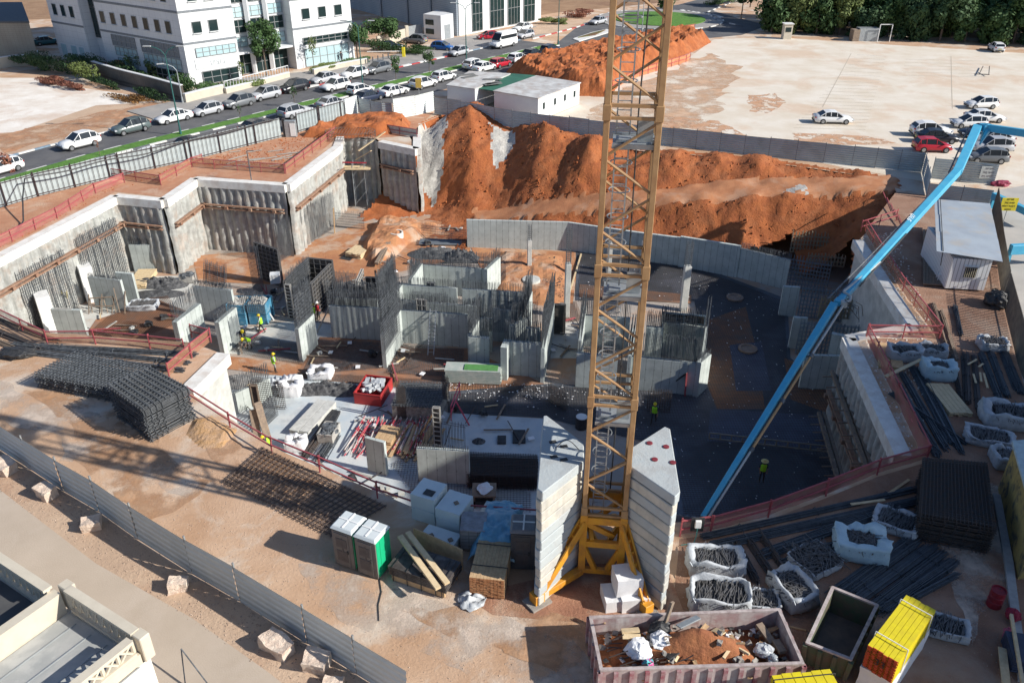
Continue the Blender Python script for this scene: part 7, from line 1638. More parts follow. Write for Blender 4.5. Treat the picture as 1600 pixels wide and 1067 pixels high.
for i,(l,u,v,rx,h,mt,ry,rz) in enumerate([('long dark shrub mass behind the wall, far left one',70,112,3.6,2.4,lfd,1.8,-.4),('dark shrub mass behind the wall, middle one',105,117,3.6,2.6,lfd,1.8,-.5),('dark shrub against the shaded office facade',150,112,3.2,2.4,lfd,1.6,-.5),('bright green bush at the end of the dark shrubs',133,127,2.2,2.2,lfy,1.6,0),('orange brown bush behind the block wall',178,120,2.2,2.0,lfo,1.5,-.5),('tall yellow green bush behind the block wall',219,118,1.7,3.2,lfy,1.5,0),('small round yellow green bush right of the tall one',243,124,1.3,2.4,lfy,1.2,0),('clipped grey green hedge on top of the block wall',212,131,3.4,1.6,lf,1.2,-.62),('second clipped hedge on top of the block wall',252,141,3.6,1.7,lf,1.2,-.62),('ivy hanging over the wall end pier',292,150,2.4,2.4,lf,1.3,-.5),('sparse red brush on the edge of the white lot',78,133,2.6,1.0,lfr,1.2,-.4),('second sparse red brush on the edge of the white lot',112,139,2.6,.9,lfr,1.1,-.4),('clipped bright hedge at the office corner',333,146,2.6,1.3,lf,1.0,.75),('clipped hedge in the planter before the second office block',507,112,2.6,1.0,lfy,.9,.75),('clipped hedge at the right end of the planter',556,101,2.4,1.0,lf,.9,.75),('dark hedge under the spreading tree',600,82,3.6,1.7,lfd,1.5,-.2),('low green hedge beside the driveway barrier',645,86,3.8,1.3,lf,1.5,-.3),('pink flowering bush at the far left edge',10,268,1.0,1.8,lfr,1.0,0),('planting on the wall before the office entrance',385,138,2.2,.9,lfy,.8,.75),('scrub beyond the beige wall near the roundabout',905,28,3.5,1.4,lfr,2.4,0),('second scrub beside the warehouse end',865,38,2.6,1.2,lfy,1.6,0),('low scrub at the top of the far road median',1150,4,5,1.0,lf,1.6,.9),('dark green bush by the roundabout tree',1120,8,5,1.2,lf,1.5,.7),('dark undergrowth at the foot of the block wall, left part',165,136,3.5,1.1,lfd,1.0,-.6),('dark undergrowth at the foot of the block wall, right part',235,155,3.8,1.1,lfd,1.0,-.6),('dry grass tuft strip on the edge of the white lot',200,158,5,.5,lfo,1.6,-.55),('dark shrub filling the corner by the beige warehouse',52,108,3.4,2.0,lfd,1.8,-.3),('dark shrub before the low shop windows of the shaded facade',195,126,3.6,2.2,lfd,1.4,-.6)]):
    shrub(l,u,v,rx*1.25,h*1.15,mt,i%3,1900 if rx>2 else 800,.16,ry=ry*1.25,rz=rz)
# ================= PEOPLE =================
skin=M('skin',(.30,.17,.11),.7); vesty=M('vest_lime',(.42,.85,.03),.7,(.36,.75,.03),6); vestr=M('vest_red',(.55,.03,.04),.7); hely=M('helmet_yellow',(.80,.62,.02),.4); helw=M('helmet_white',(.8,.8,.78),.4); shirtb=M('shirt_pale',(.45,.47,.48),.9); jean=M('trousers_dark',(.035,.04,.055),.9); jeang=M('trousers_grey',(.30,.29,.27),.9); shirtd=M('shirt_dark',(.04,.045,.06),.9); boot=M('boots',(.05,.04,.03),.9); straw=M('straw_hat',(.70,.55,.22),.8)
def person(label,p,rz=0,pose='stand',vest=vesty,helmet=hely,shirt=shirtb,pants=jean,hat=False,h=1.76):
    k=h/1.76; J={}
    lean={'stand':0,'walk':.06,'bend':.95,'crouch':.45}[pose]; hz={'stand':.93,'walk':.91,'bend':.84,'crouch':.42}[pose]
    hip=Vector((0,0,hz)); up=Vector((0,math.sin(lean),math.cos(lean))); fw=Vector((0,math.cos(lean),-math.sin(lean)))
    sp=hip+up*.25; ch=hip+up*.45; nk=hip+up*.56; hd=hip+up*.66+fw*.02; ht=hip+up*.80+fw*.03
    V=[];Ed=[];Rd=[];Mt=[]
    def add(q,r,par=None,mt=0):
        V.append(tuple(Vector(q)*k)); Rd.append(r*k); Mt.append(mt)
        if par is not None: Ed.append((par,len(V)-1))
        return len(V)-1
    a=add(hip,(.145),None,1); b=add(sp,.14,a,0); c=add(ch,.155,b,0); d=add(nk,.065,c,2); e=add(hd,.088,d,2); e2=add(hd+fw*.03+up*.05,.098,e,2); f=add(ht,.075,e2,2)
    for s in (-1,1):
        hp=hip+Vector((s*.09,0,-.04)); st={'stand':.02,'walk':.28*s,'bend':.12*s,'crouch':.0}[pose]
        if pose=='crouch': kn=hip+Vector((s*.14,.38,.06)); an=Vector((s*.13,.08,.09)); to=an+Vector((0,.16,-.05))
        else: kn=Vector((s*.11,st*.5+.05,.5)); an=Vector((s*.12,st,.09)); to=an+Vector((0,.17,-.05))
        i=add(hp,.095,a,1); j=add(kn,.062,i,1); l=add(an,.045,j,3); add(to,.04,l,3)
        sh=ch+up*.03+Vector((s*.19,0,0))
        if pose=='stand': el=sh+Vector((s*.07,.03,-.28)); wr=el+Vector((-s*.03,.17,-.15))
        elif pose=='walk': el=sh+Vector((s*.08,-.12*s,-.27)); wr=el+Vector((0,.14,-.18))
        elif pose=='bend': el=sh+Vector((s*.05,.10,-.27)); wr=el+Vector((-s*.05,.12,-.2))
        else: el=sh+Vector((s*.08,.2,-.17)); wr=el+Vector((-s*.08,.16,-.14))
        i=add(sh,.062,c,0); j=add(el,.045,i,0); l=add(wr,.030,j,2); hv=(wr-el).normalized(); pm=add(wr+hv*.07,.034,l,2); sd_=Vector((1,0,0))
        for q,ln in ((-.027,.075),(-.009,.088),(.009,.082),(.027,.065)):
            b0=add(wr+hv*.11+sd_*q,.0095,pm,2); add(wr+hv*(.11+ln*.6)+sd_*q+Vector((0,.012,-.012)),.0085,b0,2)
        t0=add(wr+hv*.05-sd_*s*.045+Vector((0,.02,0)),.011,pm,2); add(wr+hv*.09-sd_*s*.06+Vector((0,.03,0)),.009,t0,2)
    me=bpy.data.meshes.new('p'); me.from_pydata(V,Ed,[]); o=bpy.data.objects.new('p',me); COL.objects.link(o)
    md=o.modifiers.new('s','SKIN'); md.use_smooth_shade=True
    for q,r in zip(me.skin_vertices[0].data,Rd): q.radius=(r,r)
    me.skin_vertices[0].data[0].use_root=True
    s2=o.modifiers.new('b','SUBSURF'); s2.levels=1
    dg=bpy.context.evaluated_depsgraph_get(); dg.update(); nm=bpy.data.meshes.new_from_object(o.evaluated_get(dg)); bpy.data.objects.remove(o)
    nm.materials.clear()
    for mt in (shirt,pants,skin,boot): nm.materials.append(mt)
    segs=[(Vector(V[x]),Vector(V[y]),Mt[y]) for x,y in Ed]
    cls=[]
    for pl in nm.polygons:
        q=pl.center; best=min(segs,key=lambda sg:(lambda t_:(sg[0].lerp(sg[1],t_)-q).length)(max(0,min(1,(q-sg[0]).dot(sg[1]-sg[0])/max((sg[1]-sg[0]).length_squared,1e-9))))); pl.material_index=best[2]; cls.append(best[2])
    nm.name='person'; P=link('person',nm,None,p,rz); tag(P,label,'person',group='workers on the building site')
    # vest: a shell just outside the torso
    if vest:
        m=MB(); N=14
        prev=None;vv=[];ff=[]
        for i,(q,rx,ry) in enumerate([(hip+up*-.02,.20,.165),(hip+up*.15,.19,.165),(hip+up*.32,.205,.17),(hip+up*.45,.215,.165),(hip+up*.52,.13,.12)]):
            for j in range(N): an=2*math.pi*j/N; w=(q+Vector((math.cos(an)*rx,0,0))+fw*math.sin(an)*ry)*k; vv.append(tuple(w))
        for i in range(4):
            for j in range(N): jj=(j+1)%N; ff.append((i*N+j,i*N+jj,(i+1)*N+jj,(i+1)*N+j))
        me=bpy.data.meshes.new('vest'); me.from_pydata(vv,[],ff); me.materials.append(vest); me.shade_smooth(); link('vest',me,P)
    hc=(hd+fw*.03+up*.06)*k
    m=MB()
    if hat: m.lathe((0,0,0),[(.24*k,.03),(.25*k,.045),(.12*k,.06),(.115*k,.13),(.07*k,.16)],18)
    else: m.lathe((0,0,0),[(.135*k,.02),(.14*k,.035),(.122*k,.045),(.115*k,.10),(.08*k,.145),(.03*k,.165)],18); m.box((0,.13*k,.03),(.16*k,.09*k,.02))
    ho=m.build('hat' if hat else 'helmet',straw if hat else helmet,P,hc); ho.rotation_euler=(-lean,0,0)
    # face: nose, eyes, mouth, ears
    m=MB(); fc=(hd+fw*.03+up*.05)*k
    F_=lambda x,y,z:Vector((x,0,0))*k+fc+fw*y*k+up*z*k
    m.bar(F_(0,.09,.03),F_(0,.125,-.005),.02); 
    for s in (-1,1): m.bar(F_(s*.092,.0,.02),F_(s*.10,.0,-.02),.03)
    m.bar(F_(-.025,.098,-.04),F_(.025,.098,-.04),.012)
    m.build('face',skin,P); m=MB()
    for s in (-1,1): m.bar(F_(s*.045,.088,.02),F_(s*.025,.095,.02),.014)
    m.build('eyes',ink,P)
    return P
Z=ZF+.03
person('worker bending forward in a yellow helmet beside the blue crates',W(381,532,Z),R(200),'bend',None,hely,shirtd,jean)
person('worker in a lime vest and yellow helmet crouched next to the bending one',W(391,545,Z),R(150),'bend',vesty,hely,shirtd,jeang)
person('worker in a pale vest and yellow helmet walking right of the blue crates',W(410,519,Z),R(100),'walk',vesty,hely)
person('worker in a yellow helmet, vest and white trousers alone on the orange strip',W(430,582,Z),R(-60),'stand',vesty,hely,shirtb,jeang)
person('worker in lime vest in the shade behind the free end wall',W(491,503,Z),R(30),'stand',vesty,hely,shirtd)
person('worker in a red vest and white helmet in the shade by the formwork box',W(499,499,Z),R(150),'stand',vestr,helw,shirtd)
person('worker in dark clothes and white helmet climbing at the back room slot',W(651,436,Z+1.2),R(0),'walk',None,helw,shirtd)
person('worker crouching in a yellow helmet just behind the red rail',W(422,700,Z+.0),R(120),'crouch',vesty,hely,shirtd)
person('worker in a bright lime vest and straw hat in the dark membrane field',W(1189,752,Z+.15),R(170),'stand',vesty,hely,shirtd,jean,True)
person('worker in a yellow helmet in shade beside the upright bars',W(1021,660,Z+.15),R(160),'walk',vesty,hely,shirtd)
person('person in black walking on the pavement before the shop window',W(534,98),R(40),'walk',None,M('black_cap',(.02,.02,.02),.8),shirtd)
# ================= PIT CLUTTER =================
blu=M('crate_blue',(.06,.24,.38),.6,(.05,.19,.31),3,stain=(.25,.38,.44),samt=.5,sscale=2)
def crate(label,x,y,z,w,d_,h,mat,rz=0,fill=None,group=None,name='crate'):
    t=thing(name,label,'crate',(x,y,z),rz,group); 
    m=MB(); m.box((0,0,.05),(w,d_,.06)); m.build('base',mat,t)
    for a,b,cx,cy in ((w,.05,0,-d_/2+.025),(w,.05,0,d_/2-.025),(.05,d_-.1,-w/2+.025,0),(.05,d_-.1,w/2-.025,0)):
        m=MB(); m.box((cx,cy,h/2),(a,b,h-.08)); m.box((cx,cy,h-.03),(a+.03,b+.04,.07)); m.build('side',mat,t)
    if fill: m=MB(); [m.box((random.uniform(-w*.35,w*.35),random.uniform(-d_*.35,d_*.35),h*.8+random.uniform(0,.2)),(random.uniform(.2,.6),random.uniform(.2,.5),random.uniform(.08,.3)),random.uniform(0,3),random.uniform(-.5,.5)) for i in range(40)]; m.build('contents',fill,t)
    return t
c0=W(388,509,ZF); 
for i,(dx,dy,dz,l) in enumerate([(-.85,0,0,'lower blue crate at the left of the blue group'),(.95,.1,0,'lower blue crate at the right of the blue group'),(-.85,0,1.0,'upper blue crate at the left of the blue group, partly open'),(.95,.1,1.0,'upper blue crate at the right of the blue group')]): crate(l,c0.x+dx,c0.y+1+dy,ZF+dz,1.6,1.9,.95,blu,R(-4),wfr if dz else None,'blue crates in the pit')
q=W(578,628,ZF); crate('red open skip heaped with grey rubbish on the pit floor',q.x+.2,q.y+.8,ZF,2.1,2.6,1.0,M('skip_red',(.45,.03,.03),.6,(.36,.03,.03),3),R(-12),film,name='small_skip')
planks('pale white shutter sheets stacked on the concrete floor, left pile',(468,682),(512,634),1.5,z=ZF,h=.5,n=2,mat=M('pale_sheets',(.58,.58,.54),.7),name='sheet_stack')
q=W(513,690,ZF); crate('steel box of clamps between the bars and the pink props',q.x,q.y+.5,ZF,1.1,1.6,.8,wfr,R(-10),steelg)
planks('black slotted channel panel lying beside the steel box',(505,682),(524,645),.8,z=ZF,h=.3,n=3,mat=blk,name='channel_panel')
m=MB();rs=random.Random(5)
A=W(535,712,ZF);B=W(565,662,ZF)
prp=M('prop_mix',(.50,.45,.42),.7,(.45,.06,.08),1.5,thr=(.48,.52))
for i in range(46):
    f=i/45; o=Vector((f*5.2,.2*math.sin(i),.08+rs.uniform(0,.45))); m.bar(A+o+Vector((rs.uniform(-.3,.3),rs.uniform(-.3,.3),0)),B+o+Vector((rs.uniform(-.3,.3),rs.uniform(-.4,.4),rs.uniform(0,.2))),.09,n=6)
tag(m.build('prop_pile',prp),'pile of pink and white steel props lying on the pit floor','props')
m=MB()
for i in range(26): o=Vector((rs.uniform(0,3.0),rs.uniform(-.5,.5),rs.uniform(.05,.4))); a=W(592,716,ZF)+o; m.bar(a,a+Vector((rs.uniform(.2,1.8),3.2+rs.uniform(-.4,.4),rs.uniform(-.03,.1))),.2,.05)
tag(m.build('timber_pile',wood),'untidy pile of boards behind the pale slab wall','timber')
planks('pack of orange brown timber blocks beside the pink props',(598,700),(612,676),1.3,z=ZF+.1,h=.6,n=4,mat=wood,name='timber_pack')
for i,(l,u,v,s) in enumerate([('long heap of black rubber strips and rags on the floor, left part',478,612,(1.6,.7,.5)),('long heap of black rubber strips and rags on the floor, middle part',505,610,(1.9,.8,.6)),('long heap of black rubber strips and rags on the floor, right part',540,612,(1.8,.8,.55)),('grey rubble heap by the left foot of the pit',375,598,(2.2,1.0,.5)),('black sacks heap behind the pale planks, far left',238,445,(2.2,1.0,.6)),('black sacks heap just right of the pale planks',262,446,(2.0,1.0,.6)),('flat dark pile of mesh scraps in front of the black sacks',246,460,(2.6,1.0,.25)),('dark rubbish among the middle rooms left of the louvres',705,436,(1.6,1.0,.5)),('heap of dark plastic behind the back room',680,398,(3.0,1.4,.6)),('heap of bent brown cloth behind the back room on the right',720,404,(2.0,1.2,.8)),('black hose coils on the orange fill beside the white column',812,416,(1.8,.6,.25)),('dark rubbish at the foot of the formwork tower',748,690,(.5,.4,.2))]):
    def fn(a,b,s=s,i=i):
        x=(a-.5)*2;y=(b-.5)*2;r=max(0,1-x*x-y*y); n=noise.noise(Vector((x*4+i,y*4,i))); return (x*s[0],y*s[1],max(-.02,s[2]*r*(1+.8*n)+.25*noise.noise(Vector((x*11,y*11,i)))*r*s[2]*2))
    cloth('rubbish_heap',l,'rubbish heap',26,26,fn,(M('rubble_grey',(.30,.29,.27),.9,(.14,.14,.14),5) if 'grey' in l else M('black_rags',(.035,.036,.04),.7,(.12,.12,.12),5)),None,W(u,v,ZF))
planks('pale planks leaning together behind the black sacks',(214,452),(232,428),1.8,z=ZF,h=.5,n=4)
q=W(292,443,ZF); crate('small pale crate of fittings near the orange pile wall',q.x,q.y+.4,ZF,1.3,.9,.7,wfr,0,steelg)
# tools leaning on the left wall
t=thing('leaning_frames','grey frames and props leaning on the wall between the white piers','frames',W(172,488,ZF)); m=MB()
for i in range(9): x=-1.8+i*.42; m.bar((x+rs.uniform(-.2,.2),-.1-rs.uniform(0,.4),0),(x+rs.uniform(-.4,.4),.25,rs.uniform(1.2,2.4)),.07)
m.bar((-1.5,0,1.4),(.4,.1,1.5),.08); m.bar((-1.5,-.2,.7),(.4,-.1,.7),.08); m.build('frames',woodd,t)
# white piers on the long left wall
for i,(a,b) in enumerate([((51,465),(67,463)),((120,420),(132,415))]):
    P=[W(*a,-4.0),W(*b,-4.0)]; c=(P[0]+P[1])/2; t=thing('white_pier',['bright white concrete pier at the left edge of the pit, nearer one','bright white concrete pier on the left wall, farther one'][i],'pier',(c.x,c.y,0)); d=(P[1]-P[0]).normalized(); m=MB(); m.box((0,.5,(ZF-4.0)/2),(1.1,1.6,3.5),R(35)); m.build('shaft',M('whitewashed',(.80,.80,.77),.7),t,bevel=.03)
# manholes
ringm=M('manhole_white',(.72,.71,.66),.8)
t=thing('manhole_ring','white concrete manhole ring standing in the orange soil','manhole',W(620,372,-6.9)); m=MB(); m.lathe((0,0,-.6),[(.72,0),(.72,1.3),(.58,1.3),(.58,.4),(.1,.38)],28); m.build('ring',ringm,t)
for l,u,v in [('round manhole cover in the dark membrane near the back wall',1148,467),('second round manhole cover in the dark membrane field',1168,547)]:
    m=MB(); m.lathe((0,0,0),[(.78,0),(.78,.22),(.55,.24),(.5,.15),(.1,.15)],30); tag(m.build('manhole',M('manhole_rusty',(.28,.20,.15),.9),None,W(u,v,ZF+.02)),l,'manhole')
t=thing('manhole','concrete manhole with a tilted lid on the orange fill','manhole',W(830,440,ZF+.3)); m=MB(); m.lathe((0,0,0),[(.9,0),(.85,.3),(.6,.32),(.1,.3)],24); m.build('ring',concp,t)
m=MB(); m.bar(W(606,380,-6.6),W(588,412,-7.0),.35,.25); m.bar(W(610,378,-6.6),W(594,412,-7.0),.1,.1); tag(m.build('steel_channel',woodd),'dark steel channel running down from the white manhole ring','channel')
t=thing('beam_bundle','bundle of black tubes lying behind the back room','tubes',W(705,384,ZF)); m=MB(); 
for i in range(5): m.bar((-3.4,i*.3,.2),(2.2,i*.3-.2,.2),.22,n=8)
m.build('tubes',M('tube_grey',(.16,.18,.20),.5),t)
# pad with lumber near the scaffold
planks('stack of orange and pale boards on the pale slab near the pile corner',(552,404),(568,392),1.8,z=ZF,h=.6,n=4)
planks('dark mat in front of the orange and pale boards',(538,406),(550,398),1.4,z=ZF,h=.05,n=1,mat=blk,name='mat')
q=W(430,434,ZF+1.9); m=MB(); m.box(q,(.9,.8,.9),.2); tag(m.build('electric_box',white,bevel=.02),'small white box beside the leaning gridded formwork','box')
# green grey panel pack
q=W(740,602,ZF); t=thing('panel_pack','pack of grey green shutter panels on the rebar floor in front of the rooms','panel pack',q+Vector((0,.7,0)),R(-4)); m=MB()
for i in range(8): m.box((rs.uniform(-.06,.06),0,.2+i*.14),(4.3,1.3,.12))
m.build('panels',M('panel_green_grey',(.30,.36,.33),.7,(.42,.44,.40),2),t); m=MB(); m.box((.6,-.1,1.27),(2.6,.8,.06)); m.build('green_sheet',M('green_sheet',(.10,.28,.08),.7),t); m=MB(); m.box((-1.4,0,.08),(.2,1.3,.15)); m.box((1.4,0,.08),(.2,1.3,.15)); m.build('bearers',woodd,t)
# pink rail and prop on the shutter tower
t=rail('leaning pink guard rail on the side of the rebar table',[(705,657),(719,618)],1.1,-6.2,net=False,mat=M('hot_pink_rail',(.70,.10,.16),.6)); m=MB(); m.bar(W(713,628,-5.0),W(733,664,ZF),.12,n=8); tag(m.build('prop',MATS['hot_pink_rail']),'bright pink prop slanting down to the pale floor','prop')
for l,a,b,za,zb_,mt in [('timber prop leaning on the shutter tower',(654,685),(677,645),ZF,-4.8,wood),('timber prop standing before the wide concrete wall',(655,750),(660,705),ZF,-4.9,wood),('white diagonal pole beside the blue crates',(428,500),(406,466),ZF,-5.2,white),('grey prop leaning on the half shadowed wall',(495,520),(514,481),ZF,-4.8,wfr),('red prop before the big core wall',(1070,620),(1073,583),ZF,-5.4,pinkr),('black pole leaning toward the red prop',(1035,610),(1073,583),ZF,-5.4,blk),('black board leaning on the left rebar foot',(404,690),(395,640),ZF,-5.2,woodd),('long dark board leaning at the left foot of the pit',(420,690),(402,628),ZF,-4.6,woodd),('beige timber post beside the scaffold slab',(523,365),(521,325),ZF,-4.6,wood),('thin white pole lying across the passage behind the tall column',(889,460),(908,397),ZF+.2,ZF+.2,woodp)]:
    m=MB(); A=W(*a,za);B=W(*b,zb_); m.bar(A,B,.14 if 'board' not in l else .5,.1); tag(m.build('prop' if 'board' not in l else 'board',mt),l,'prop' if 'board' not in l else 'board')
# ladders
def ladder(label,a,b,za,zb_,mat=galv):
    A=W(*a,za);B=W(*b,zb_); o=A.copy(); B=B-o; m=MB(); s=Vector((.24,0,0)); n=int(B.length/.3)
    for q in (-1,1): m.bar(s*q,B+s*q,.06)
    for i in range(1,n): p=B*(i/n); m.bar(p-s,p+s,.035)
    tag(m.build('ladder',mat,None,o),label,'ladder')
ladder('aluminium ladder against the back wall of the front room',(673,556),(677,480),ZF,-4.0)
ladder('wooden ladder standing before the rebar mesh by the left wall',(102,482),(100,455),ZF,-5.2,M('ladder_yellow',(.60,.50,.20),.7))
# table by the wide wall
t=thing('work_table','dark work table with white paper on it near the red rail','table',W(757,785,ZF)); m=MB(); m.box((0,0,1.0),(1.5,1.3,.12)); m.build('top',woodd,t)
for a in (-.6,.6):
    for b in (-.5,.5): m=MB(); m.bar((a,b,0),(a,b,.95),.1); m.build('leg',woodd,t)
m=MB(); m.box((0,0,.4),(1.3,1.1,.3)); m.build('shelf',blk,t)
scrap('paper_sheet','white crumpled paper lying on the dark work table',W(757,785,ZF)+Vector((0,0,1.08)),.5,foamw,seed=5,h=.15)
for l,u,v,w,d_ in [('black rectangular opening in the pale slab, right one',811,683,.9,1.5),('black bucket in the pale slab, left one',784,688,.6,.9)]:
    m=MB(); m.box((0,0,.06),(w,d_,.1)); tag(m.build('floor_hatch',blk,None,W(u,v,ZF+.04)),l,'hatch')
t=thing('water_drum','round white topped drum beside the left ballast stack','drum',W(908,668,ZF)); m=MB(); m.lathe((0,0,0),[(.42,0),(.42,.9),(.1,.92)],20); m.build('body',blk,t); m=MB(); m.lathe((0,0,.93),[(.4,0),(.4,.04),(.1,.05)],20); m.build('lid',white,t)
# crumpled netted structure right of the right ballast: rebar cage wrapped in film
def nf(u,v):
    a=u*3.1+.0; r=1.9+.25*noise.noise(Vector((u*4,v*3,1))); z=v*5.4; return (r*math.cos(a)*.9,(r*.8*math.sin(a)),z+.3*noise.noise(Vector((u*3,v*4,7))))
q=W(1075,800,ZF); me=None
m=MB()
for i in range(30):
    for j in range(26):
        u,v=i/29,j/25
        if i<29: m.bar((lambda t:t)(nf(u,v)),nf((i+1)/29,v),.03)
        if j<25: m.bar(nf(u,v),nf(u,(j+1)/25),.03)
tag(m.build('curved_rebar_cage',M('bluish_mesh',(.09,.12,.15),.6),None,(8.2,31.6,ZF)),'curved bluish rebar mesh wall standing behind the right ballast stack','rebar cage')
cloth('plastic_sheet','crumpled pale plastic caught on top of the curved rebar mesh','plastic sheet',18,14,lambda u,v:(nf(.2+.5*u,.8+.2*v)[0]*.98,nf(.2+.5*u,.8+.2*v)[1]*.98,nf(.2+.5*u,.8+.2*v)[2]+.25*noise.noise(Vector((u*7,v*7,3)))),M('film_blue',(.30,.36,.42),.4,(.2,.25,.3),3),None,(8.2,31.6,ZF))
# timber edge frame in the membrane field, wooden walers on the right wall
t=thing('edge_frame','long ladder like timber edge frame lying in the dark membrane field','frame',W(1200,704,ZF)); A=W(1107,690,ZF)-t.location;B=W(1300,712,ZF)-t.location; m=MB(); up_=Vector((0,0,.5))
for dz in (.3,.75): m.bar(A+Vector((0,0,dz)),B+Vector((0,0,dz)),.08)
for i in range(12): p=A.lerp(B,i/11); m.bar(p+Vector((0,0,.3)),p+Vector((0,0,.75)),.08)
m.build('timbers',M('grey_timber',(.30,.26,.20),.9),t)
for l,a,b in [('dark double waler lying at the foot of the lower right wall',(1287,645),(1318,750)),('steel waler with brackets on the lower right pile wall',(1308,580),(1364,735))]:
    A=W(*a,-5.0 if 'foot' in l else -2.6);B=W(*b,-5.0 if 'foot' in l else -2.6); m=MB()
    for o in (0,.35): m.bar(A+Vector((-o,0,0)),B+Vector((-o,0,0)),.2,.25)
    for i in range(8): p=A.lerp(B,(i+.5)/8); m.bar(p,p+Vector((-1.1,0,0)),.07)
    tag(m.build('waler',woodd),l,'waler')
# recess: scaffold, platforms, circular cage
t=thing('scaffold','steel tube scaffold with plank platform in the recess of the pile walls','scaffold',W(548,326,ZF)); m=MB()
for x in (-2.2,-.8,.6,2.0):
    for y in (0,1.0): m.bar((x,y,0),(x,y,5.6),.06)
    for k_ in range(4): z=.4+k_*1.3; m.bar((x,0,z),(x,1.0,z+1.2),.05); m.bar((x,0,z),(x,1,z),.05)
for k_ in range(3): z=.5+k_*1.7; m.bar((-2.2,0,z),(-.8,0,z+1.6),.05); m.bar((.6,0,z),(2.0,0,z+1.6),.05)
m.build('tubes',galv,t); m=MB(); m.box((0,.4,4.8),(5.4,1.3,.12)); m.build('platform',woodp,t); m=MB(); m.bar((-2.7,-.3,5.7),(2.4,-.3,5.6),.12); m.build('rail',red,t)
t=thing('circular_cage','big flat circular rebar cage lying on the edge above the scaffold','rebar cage',W(548,214,.25)); m=MB()
for i in range(44):
    a=i*2*math.pi/44; b=(i+1)*2*math.pi/44
    for z,r in ((0,1),(.35,1),(.7,1),(.7,.8),(0,.8)): m.bar((2.9*r*math.cos(a),1.8*r*math.sin(a),z),(2.9*r*math.cos(b),1.8*r*math.sin(b),z),.035)
    m.bar((2.9*math.cos(a),1.8*math.sin(a),0),(2.9*math.cos(a),1.8*math.sin(a),.7),.03)
for i in range(18): x=-2.8+i*.33; m.bar((x,-1.8*math.sqrt(max(0,1-(x/2.9)**2)),.7),(x,1.8*math.sqrt(max(0,1-(x/2.9)**2)),.7),.03)
m.build('bars',MATS['brown_rebar'],t)
for l,a,b in [('pale plank bridge from the ground to the scaffold, upper one',(602,206),(560,236)),('pale plank bridge from the ground to the scaffold, lower one',(580,236),(556,250))]:
    m=MB(); m.bar(W(*a,.5),W(*b,-1.0),.25,.06); tag(m.build('plank',woodp),l,'plank')
for i in range(14):
    u=rs.uniform(340,430);v=rs.uniform(238,262); L=rs.uniform(1,4)
A=W(385,262,.1);m=MB()
for i in range(14): p=W(rs.uniform(345,450),rs.uniform(236,262),.08); a=rs.uniform(.3,.9); L=rs.uniform(1,3.5); m.bar(p,p+Vector((math.cos(a)*L,math.sin(a)*L,.02)),.14,.05)
tag(m.build('scattered_boards',M('grey_board',(.40,.38,.34),.9)),'scattered grey boards and bars on the ground above the pile corner','boards')
t=thing('survey_post','thin metal post with a small flag frame on the ground above the pile wall','post',W(393,282,.1)); m=MB(); m.bar((0,0,0),(0,0,3.0),.08); m.bar((0,0,3.0),(.7,0,3.0),.06); m.bar((-.3,0,1.3),(.4,0,1.3),.06); m.build('post',steelg,t)
rs=random.Random(77)
ZN=[[(345,520),(470,500),(480,560),(350,552)],[(500,535),(590,540),(590,580),(480,580)],[(610,545),(722,550),(720,590),(605,588)],[(740,470),(810,478),(800,520),(745,515)],[(560,400),(650,405),(640,440),(560,440)],[(410,440),(440,440),(445,500),(415,500)],[(440,720),(560,740),(640,780),(560,770)],[(640,610),(830,650),(830,690),(700,690)],[(150,490),(300,500),(290,530),(120,525)],[(640,350),(730,360),(735,395),(640,400)],[(870,500),(915,505),(910,560),(860,560)],[(560,640),(620,650),(600,700),(560,690)],[(300,600),(400,600),(430,650),(380,660)]]
CL=[('loose grey board lying on the pit floor among the walls','loose_board',wfr,(1.6,.16,.05)),('loose brown board lying on the pit floor among the walls','loose_plank',woodd,(2.0,.14,.05)),('short yellow batten on the pit floor','batten',woodp,(1.0,.09,.08)),('dark bar offcut on the pit floor','bar_offcut',steel,(2.4,.05,.05)),('small grey block on the pit floor','block',concp,(.4,.25,.2)),('white scrap on the pit floor','scrap_sheet',foamw,(.45,.35,.06)),('red steel prop lying on the pit floor','fallen_prop',pinkr,(2.6,.1,.1)),('black sack on the pit floor','small_sack',blk,(.6,.45,.3))]
for ci,(l,nm,mt,d_) in enumerate(CL):
    m=MB(); m.box((0,0,d_[2]/2),d_); me=m.mesh(nm,mt)
    if nm=='small_sack': jitter(me,.12,3,2,3)
    for i in range([40,34,18,44,22,20,10,14][ci]):
        Z_=rs.choice(ZN); P=[W(u,v,ZF) for u,v in Z_]
        a,b=rs.random(),rs.random(); p=P[0].lerp(P[1],a).lerp(P[3].lerp(P[2],a),b); o=link(nm,me,None,(p.x,p.y,ZF+.17+ci*.004),rs.uniform(0,3.14)); tag(o,l,nm.replace('_',' '),l+'s')
for l,a,b,zt_ in [('rebar mesh rising behind the blue crates',(372,455),(408,458),-3.4),('rebar mesh above the left side wall of the front room',(598,505),(622,470),-2.6),('rebar mesh above the half shadowed wall',(518,452),(588,457),-3.2),('rebar mesh standing in the second row of rooms',(640,455),(700,460),-3.6),('rebar mesh above the wall by the narrow cells',(800,470),(840,474),-3.2),('rebar mesh between the formwork box and the dark shutter',(520,425),(556,428),-3.4),('rebar mesh standing over the lane of stepped walls',(745,478),(790,482),-3.2),('rebar mesh left of the crane in the big core',(908,470),(936,473),-3.4),('rebar mesh at the back of the big core',(1012,492),(1090,500),-3.4)]: meshwall(l,a,b,zt_,-5.4,sp=.17)
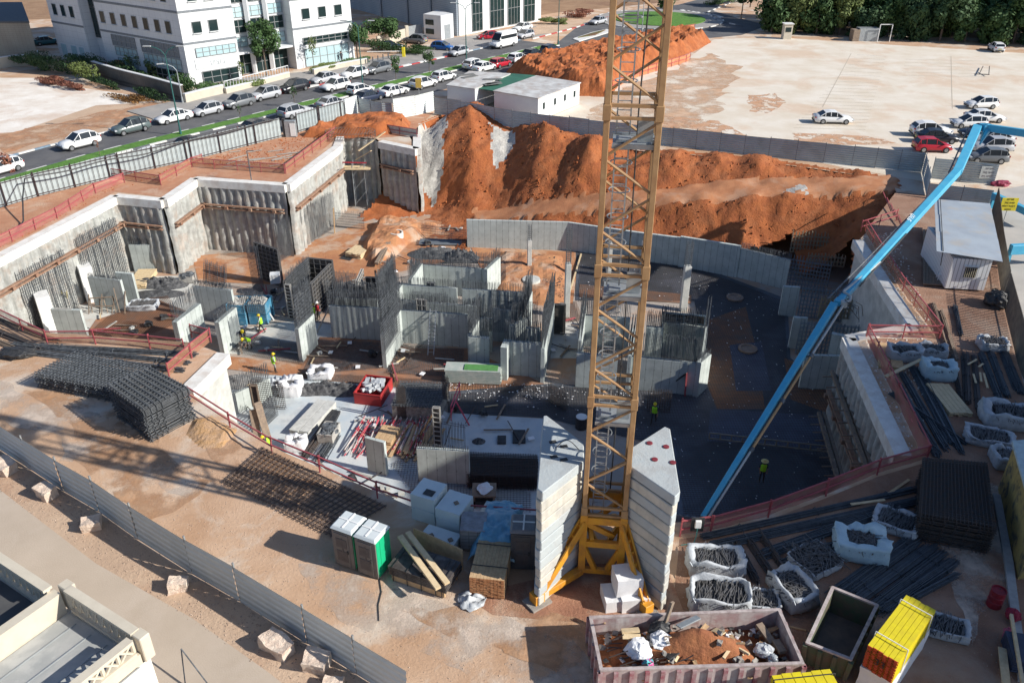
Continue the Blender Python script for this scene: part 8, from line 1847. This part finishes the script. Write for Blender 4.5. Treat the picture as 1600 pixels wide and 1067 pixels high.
# ================= LOOSE STUFF =================
def scatter(name,poly_px,n,s0,s1,mat,z=0,seed=1,flat=.5,label=None):
    P=[W(u,v,z) for u,v in poly_px]; rs=random.Random(seed); x0=min(p.x for p in P);x1=max(p.x for p in P);y0=min(p.y for p in P);y1=max(p.y for p in P); vv=[];ff=[];c=0;tr=0
    while c<n and tr<n*20:
        tr+=1; x=rs.uniform(x0,x1);y=rs.uniform(y0,y1)
        if not inpoly(x,y,P): continue
        c+=1; s=s0+(s1-s0)*rs.random()**3; i0=len(vv); a=rs.uniform(0,6.28)
        for k in range(4): b=a+k*1.57+rs.uniform(-.4,.4); vv.append((x+math.cos(b)*s,y+math.sin(b)*s,z))
        vv.append((x+rs.uniform(-.3,.3)*s,y+rs.uniform(-.3,.3)*s,z+s*flat*2)); ff+=[(i0,i0+1,i0+4),(i0+1,i0+2,i0+4),(i0+2,i0+3,i0+4),(i0+3,i0,i0+4)]
    me=bpy.data.meshes.new(name); me.from_pydata(vv,[],ff); me.materials.append(mat); o=link(name,me); tag(o,label,None,None,'stuff'); return o
stone=M('stone_bits',(.46,.36,.28),.9,(.25,.17,.12),6)
scatter('gravel',[(0,620),(300,700),(640,860),(850,960),(920,960),(920,1100),(640,1100),(0,690)],4500,.01,.04,stone,.0,1)
scatter('gravel',[(1060,850),(1440,860),(1600,700),(1600,1100),(1250,1100),(1060,960)],3500,.01,.04,stone,.0,2)
scatter('gravel',[(0,690),(640,1105),(500,1105),(0,770)],3500,.01,.05,stone,.006,3)
scatter('soil_clods',[(200,292),(300,258),(440,262),(515,220),(530,200),(440,218),(250,268)],1300,.03,.14,soil,.0,4)
scatter('soil_clods',[(-50,400),(190,283),(180,296),(-50,416)],700,.02,.1,soil,.0,8)
scatter('soil_clods',[(1345,372),(1400,360),(1460,520),(1440,700),(1412,712),(1330,530),(1428,510)],1500,.02,.1,concw,.0,5)
scatter('spacer_blocks',[(905,400),(1080,420),(1225,475),(1225,560),(1325,640),(1325,790),(1080,810),(1060,700),(850,650),(705,640),(705,612),(1080,612),(1100,560),(1085,475),(905,470)],300,.04,.085,foamw,ZF+.16,6,.3)
scatter('spacer_blocks',[(690,596),(850,600),(990,610),(990,625),(700,622)],160,.04,.085,foamw,ZF+.16,7,.3)
scatter('gravel',[(745,440),(885,470),(880,400),(775,392)],500,.04,.14,blk,ZF+.4,9,.3)
